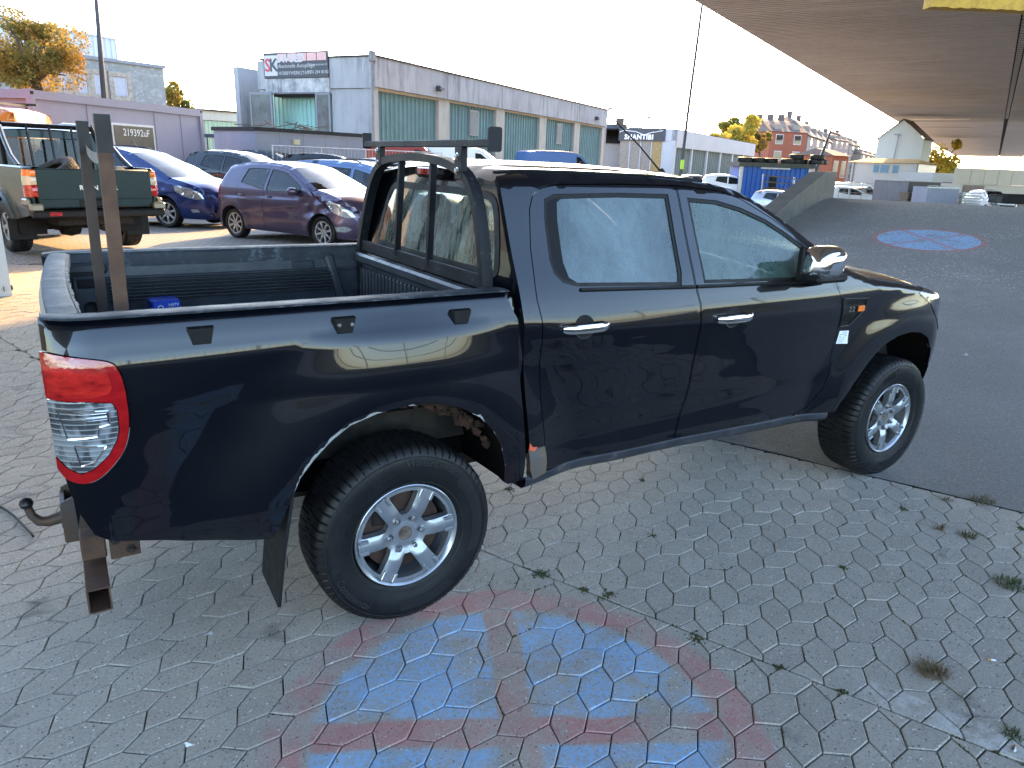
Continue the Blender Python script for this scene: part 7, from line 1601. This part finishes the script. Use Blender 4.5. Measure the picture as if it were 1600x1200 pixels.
A, B = at(1367, 279, 45), at(1421, 281, 42.6); fr = Frame(A, math.atan2(B[1]-A[1], B[0]-A[0])); L = float(np.hypot(B[0]-A[0], B[1]-A[1])); sd2 = bthing(fr, 'grey_shed', 'grey ribbed metal shed container on the lot beyond the ramp crest', 'container'); m_gsh = stained('grey_lilac_sheet', (.27, .26, .29), (.23, .22, .25), (.15, .15, .16), .6, .3); mb = MB(); corrugated(mb, fr, 0, L, .02, 0, float(A[2])-.08, .18, .03); mb.build('side_wall', m_gsh, sd2, smooth=0); part(fr, 'wall', M('dark_shed_end', (.07, .065, .065), .7, var=.2), sd2, [(.02, L, .06, 2.4, 0, float(A[2])-.09)]); part(fr, 'roof', m_signw, sd2, [(-.06, L+.06, -.06, 2.46, float(A[2])-.08, float(A[2]))])
A, B = at(1459, 270, 66), at(1502, 272, 67); fr = Frame(A, math.atan2(B[1]-A[1], B[0]-A[0])); L = float(np.hypot(B[0]-A[0], B[1]-A[1])); wl = bthing(fr, 'white_annex', 'low white annex with window strip left of the beige building', 'building'); part(fr, 'wall', m_signw, wl, [(0, L, 0, 6, 0, float(A[2]))]); wn = part(fr, 'window', m_frame, wl, [(L*.2, L*.8, -.04, .01, .95, 1.45)]); part(fr, 'pane', m_paned, wn, [(L*.22, L*.78, -.06, -.041, 1.0, 1.4)])
A, B = at(1497, 262, 58), at(1625, 271, 60); fr = Frame(A, math.atan2(B[1]-A[1], B[0]-A[0])); L = float(np.hypot(B[0]-A[0], B[1]-A[1])); zt = float(A[2]); bb = bthing(fr, 'beige_building', 'beige panelled building standing under the far bridge end', 'building'); m_bei = stained('beige_panel', (.52, .47, .40), (.48, .43, .37), (.36, .32, .27), .4, .3)
part(fr, 'wall', m_bei, bb, [(.9, L, .3, 8, 0, zt-1.25)])
for k in range(6): part(fr, 'facade_panel', m_bei, bb, [(L*k/6+.02, L*(k+1)/6-.02, 0, .3, zt-1.22, zt)])
w = part(fr, 'window', m_frame, bb, [(1.1, 3.2, .26, .31, zt-1.95, zt-1.3)]); part(fr, 'pane', m_paned, w, [(1.18, 2.1, .24, .262, zt-1.9, zt-1.34), (2.18, 3.12, .24, .262, zt-1.9, zt-1.34)])
A = at(1450, 292, 40); fr = Frame(A, math.atan2(CR[1], CR[0])); gb = bthing(fr, 'grey_bin', 'blue-grey flat skip container behind the ramp crest', 'container'); part(fr, 'body', m_greyblue, gb, [(0, 1.75, 0, 1.5, 0, float(A[2]))]); part(fr, 'rim', m_galv, gb, [(-.03, 1.78, -.04, .0, float(A[2])-.06, float(A[2])+.02)])
for x, y, d, w, hgt, mt, lab in ((1577, 303, 38, .9, .5, m_dark, 'black plastic crate at the right edge beyond the ramp crest'), (1557, 304, 38, .35, .42, m_ctrim, 'small dark bin beside the white parked car')):
    A = at(x, y, d); fr = Frame(A, math.atan2(CR[1], CR[0])); c_ = bthing(fr, 'crate', lab, 'crate'); part(fr, 'body', mt, c_, [(0, w, 0, .6, float(A[2])-hgt, float(A[2])-.06)], bev=.02); part(fr, 'lid', mt, c_, [(-.03, w+.03, -.03, .63, float(A[2])-.06, float(A[2]))], bev=.015)
park(CAR3, p_white, 'hatchback', 'white car parked beyond the ramp crest below the beige building', 'car', 1543, 296, 46, -125, step=.16)
park(VAN, p_white, 'van', 'small white van beyond the parapet wall, before the low white house', 'van', 1326, 285, 62, -20, step=.2)
wire_fence('yard_fence', 'white railing fence on the lot beyond the parapet wall', at(1312, 292, 48), at(1366, 292, 47), 1.3, 3, .05, .3)
mb = MB(); t = thing('metal_rack', 'leaning white metal frames right of the grey shed', 'metal rack', (0, 0, 0)); r = random.Random(4)
for k in range(9):
    x = 1432+k*6; mb = MB(); P0, P1 = at(x+r.uniform(0, 4), 312, 43), at(x+r.uniform(-5, 3), 288+r.uniform(0, 9), 43); Q0, Q1 = P0+CR*.5, P1+CR*.5; mb.tube([P0, P1, Q1, Q0], .025, 4); mb.build('frame', mw_, t, smooth=0)
# dark trailers beside the lilac container
A = at(319, 209, 27); fr = Frame(A, math.atan2(CR[1], CR[0])); tr = bthing(fr, 'car_trailer', 'dark flatbed trailer loaded with metal grilles right of the lilac container', 'trailer'); z = float(A[2]); part(fr, 'load_bed', M('dark_blue_steel', (.03, .045, .07), .5, var=.3), tr, [(0, 2.0, 0, 2, z-.12, z), (.1, 1.95, .1, .2, .6, .75)])
r = random.Random(9)
for k in range(11): a = .05+.19*k; part(fr, 'grille_bar', m_galv if k % 3 else m_signd, tr, [(a, a+.035, .05, .09, .75, z-.12)])
A = at(388, 206, 25); fr = Frame(A, math.atan2(CR[1], CR[0])); z = float(A[2]); fl = bthing(fr, 'lift_mast', 'dark forklift mast with hanging rags beside the site office', 'forklift mast'); part(fr, 'mast', m_signd, fl, [(0, .07, 0, .1, 0, z), (.24, .31, 0, .1, 0, z), (.07, .24, .02, .08, z-.1, z)]); part(fr, 'rag', M('pale_rag', (.45, .44, .38), .9, var=.3), fl, [(.08, .22, -.05, .0, z-.75, z-.15)]); part(fr, 'carriage', M('worn_brown', (.12, .09, .06), .8, var=.3), fl, [(.02, .29, -.06, -.0, z-1.3, z-.95)])
# ---------------------------------------------------------------- trees
def leaf_mat(name, cols):
    g = N(name); geo = g.nt.nodes.new('ShaderNodeNewGeometry'); rp = geo.outputs['Random Per Island']; n = g.noise(.55, 3, .6, g.pos())
    c = g.mix(rp, cols[0], cols[1]); c = g.mix(g.ramp(n, .42, .60), c, cols[2]); d = g.bsdf(c, .7, 0, None, .3); tl = g.nt.nodes.new('ShaderNodeBsdfTranslucent'); g.link(c, tl.inputs[0])
    m = g.nt.nodes.new('ShaderNodeMixShader'); m.inputs[0].default_value = .55; g.link(d, m.inputs[1]); g.link(tl.outputs[0], m.inputs[2]); return g.done(m.outputs[0])
m_gold = leaf_mat('golden_leaves', ((.40, .23, .04), (.24, .13, .03), (.20, .17, .045))); m_yel = leaf_mat('yellow_leaves', ((.66, .46, .06), (.50, .36, .06), (.34, .30, .06))); m_olive = leaf_mat('olive_leaves', ((.16, .17, .04), (.09, .12, .03), (.26, .20, .04))); m_dkg = leaf_mat('dark_green_leaves', ((.05, .08, .03), (.035, .06, .025), (.08, .10, .03)))
m_bark = M('bark', (.10, .075, .055), .9, var=.4, scale=8, bump=.5, bscale=20)
def tree(name, label, px, py, d, rx, rz, n, leaf, mat, seed, lobes=14, shape=1.0, group=None):
    c = at(px, py, d); rr = np.random.default_rng(seed); t = thing(name, label, 'tree', (float(c[0]), float(c[1]), 0.0), 0, group); cz = float(c[2])
    L = rr.normal(0, 1, (lobes, 3)); L /= np.linalg.norm(L, axis=1)[:, None]; L *= rr.uniform(.30, .92, (lobes, 1)); L[:, 2] = L[:, 2]*.95+.02
    mb = MB(); mb.tube([(0, 0, 0), (.1*rx, 0, cz-rz*.7), (0, .05*rx, cz), (0, 0, cz+rz*.55)], [rx*.085, rx*.07, rx*.045, rx*.012], 8)
    for q in L: p = q*[rx, rx, rz]; mb.tube([(0, 0, cz-rz*.5+rz*.25*q[2]), (p[0]*.5, p[1]*.5, cz+p[2]*.6-rz*.1), (p[0], p[1], cz+p[2])], [rx*.035, rx*.022, rx*.008], 5)
    mb.build('trunk', m_bark, t)
    k = rr.integers(0, lobes, n); u = rr.normal(0, 1, (n, 3)); u /= np.linalg.norm(u, axis=1)[:, None]; rad = rr.uniform(.25, 1.0, (n, 1))**.5*rr.uniform(.18, .38, (lobes, 1))[k]
    P = (L[k]+u*rad)*[rx, rx, rz]; P[:, 2] += cz; a = rr.normal(0, 1, (n, 3)); a /= np.linalg.norm(a, axis=1)[:, None]; b = np.cross(a, rr.normal(0, 1, (n, 3))); b /= np.linalg.norm(b, axis=1)[:, None]; s = leaf*rr.uniform(.6, 1.4, (n, 1))
    V = np.stack([P-a*s, P+b*s*.55, P+a*s, P-b*s*.55], 1).reshape(-1, 3); me = bpy.data.meshes.new('crown'); me.from_pydata(V.tolist(), [], [(4*i, 4*i+1, 4*i+2, 4*i+3) for i in range(n)]); me.materials.append(mat); o = bpy.data.objects.new('crown', me); COL.objects.link(o); o.parent = t; o['kind'] = 'stuff'; return t
tree('autumn_tree', 'large golden autumn tree at the upper left edge', 44, 87, 29, 2.25, 1.85, 17000, .060, m_gold, 4, 34)
tree('autumn_tree', 'olive-yellow tree right of the stone-clad building', 277, 150, 52, 1.35, 1.9, 2200, .13, m_olive, 5, 12)
tree('dark_tree', 'small dark tree behind the workshop door leaf', 402, 172, 75, 1.3, 1.6, 900, .15, m_dkg, 6, 8); tree('dark_tree', 'tiny dark tree above the pale garage hall', 352, 180, 90, 1.6, 1.0, 500, .18, m_dkg, 7, 6)
tree('autumn_tree', 'green-topped tree behind the SHANTIBI hall', 1140, 203, 125, 3.4, 2.8, 1700, .30, m_olive, 8, 10); tree('autumn_tree', 'bright yellow tree left of the brick house', 1163, 210, 120, 4.0, 3.1, 2600, .28, m_yel, 9, 12); tree('autumn_tree', 'low yellow tree rising behind the far hall roof', 1118, 214, 118, 3.0, 1.2, 900, .28, m_yel, 10, 9); tree('autumn_tree', 'ragged yellow tree nearest the brick house', 1188, 224, 122, 2.4, 3.0, 1400, .30, m_gold, 12, 9)
tree('autumn_tree', 'glowing yellow tree right of the big pale gable house', 1476, 254, 150, 5.2, 5.4, 4200, .30, m_yel, 11, 14); tree('autumn_tree', 'thin yellow tree at the foot of the pale gable house', 1460, 276, 148, 3.2, 3.4, 1800, .30, m_yel, 13, 8)
# blue carton and scrap packet in the bed of the black pickup
t = thing('cardboard_box', 'bright blue carton with white print lying in the black pickup bed', 'box', (-.655, .50, .84), .10); m_bx = M('carton_blue', (.012, .055, .42), .45, var=.1); mb = MB(); mb.box((0, 0, .15), (.125, .12, .30), bev=.006); bxo = mb.build('carton', m_bx, t)
mb = MB(); text_on(mb, 'DIN', .034, (.022, -.061, .235), (1, 0, 0), (0, 0, 1), lift=.002, bold=.001); text_on(mb, 'H07V', .020, (.030, -.061, .278), (1, 0, 0), (0, 0, 1), lift=.002)
for k in range(3): mb.lathe([(.010, 0), (.013, -.002), (.010, -.002)], 14, 'y', (-.045+.008*k, -.062, .235+.016*k))
mb.build('carton_print', m_white_ink, bxo, smooth=0)
t = thing('packet', 'crumpled pale packet with orange print beside the rusty posts', 'packet', (-.845, .12, .84), .5); mb = MB(); rr = random.Random(1); mb.box((0, 0, .11), (.07, .05, .22), bev=.012); mb.v = [(x+rr.uniform(-.006, .006), y+rr.uniform(-.006, .006), z+rr.uniform(-.008, .008)) for x, y, z in mb.v]; mb.build('packet_body', M('pale_wrapper', (.45, .48, .50), .5, col2=(.45, .26, .08), scale=16, lo=.5, hi=.55), t, smooth=0)
# rusty two-post ladder rest standing in the bed
t = thing('ladder_rest', 'two rusty square steel posts joined by a cross piece standing in the bed', 'steel rack', (-.88, -.45, .84)); o_ = np.array([-.88, -.45, .84])
for x0, x1, y, z1 in ((-.905, -.862, -.50, 1.923), (-.939, -.902, .05, 1.915)):
    mb = MB(); c = np.array([(x0+x1)/2, y, 0])-o_; mb.tube([c+[-.016, 0, .84], c+[0, 0, z1]], .01, sq=(.06, x1-x0)) if False else mb.add([c+[dx-(.016 if z < 1 else 0), dy, z] for z in (.84, z1) for dx, dy in ((-(x1-x0)/2, -.03), ((x1-x0)/2, -.03), ((x1-x0)/2, .03), (-(x1-x0)/2, .03))], [(3, 2, 1, 0), (4, 5, 6, 7), (0, 1, 5, 4), (1, 2, 6, 5), (2, 3, 7, 6), (3, 0, 4, 7)])
    po = mb.build('post', m_rust if y < -.2 else m_rustd, t, smooth=0)
    mb = MB(); hw = (x1-x0)/2+.002; zt_ = z1-.115; mb.box(c+[0, 0, (zt_+z1)/2+.001], (2*hw, .064, z1-zt_+.004)); mb.build('end_sleeve', M('dark_sleeve', (.030, .026, .025), .6, .2, var=.3), po, smooth=0)
mb = MB(); V = []
for k in range(11):
    u = k/10; y = -.47+.50*u; x = -.883-.036*u; sag = -.028*math.sin(math.pi*u)
    V += [(x, y, 1.835+sag), (x, y, 1.80+sag*1.15)]
mb.add([np.array(q)-o_ for q in V], [(2*k, 2*k+2, 2*k+3, 2*k+1) for k in range(10)]); mb.build('strap', M('grey_webbing', (.30, .28, .27), .8, var=.3, scale=20), t, smooth=0)
mb = MB(); mb.box(np.array([-.905, -.225, .86])-o_, (.06, .62, .05)); mb.build('foot_bar', m_rust, t, smooth=0)

for x, y, d, az, pm, lab in ((1345, 292, 54, 10, p_silver, 'silver car behind the white railing fence, right one'), (1318, 291, 52, -40, p_white, 'white car behind the white railing fence, left one'), (1400, 299, 60, 20, p_dark, 'dark car beyond the grey shed'), (1480, 298, 52, 15, p_white, 'white car left of the beige building windows')):
    park(CAR3, pm, 'hatchback', lab, 'car', x, y, d, az, step=.2)
wire_fence('yard_fence', 'white gate-like fence in front of the white annex', at(1440, 291, 45), at(1492, 294, 45), 1.2, 3, .1, .25)
for i, (x, y, w, h) in enumerate(((1436, 300, .9, .5), (1505, 300, 1.2, .7), (1420, 300, .7, .6))):
    A = at(x, y, 42); fr = Frame(A, math.atan2(CR[1], CR[0])+.1*i); c_ = bthing(fr, 'pallet_stack', ('pale pallet stack at the foot of the grey shed', 'wider pale pallet stack before the beige building', 'small pale pallet stack left of the leaning frames')[i], 'pallets')
    for k in range(5): part(fr, 'pallet', m_wood if i != 1 else m_signw, c_, [(0, w, 0, .8, float(A[2])-.1-.15*k, float(A[2])-.15*k-.02), (.05, .15, .1, .7, float(A[2])-.15-.15*k, float(A[2])-.1-.15*k)])
# unseen hall added at the left to darken the green pickup's reflections
fr = Frame((-15.0, 2.0), math.radians(88)); sd3 = bthing(fr, 'reflection_blocker_hall', 'unseen grey hall added left of the yard to darken reflections', 'building'); part(fr, 'wall', M('blocker_hall_grey', (.10, .105, .105), .85, var=.3, scale=1), sd3, [(0, 45, 0, 8, 0, 6)]); part(fr, 'roof', m_roofd, sd3, [(-.2, 45.2, -.2, 8.2, 6, 6.2)])
for k in range(7): part(fr, 'gate', m_green, sd3, [(2+6*k, 6+6*k, -.06, .02, 0, 3.6)])
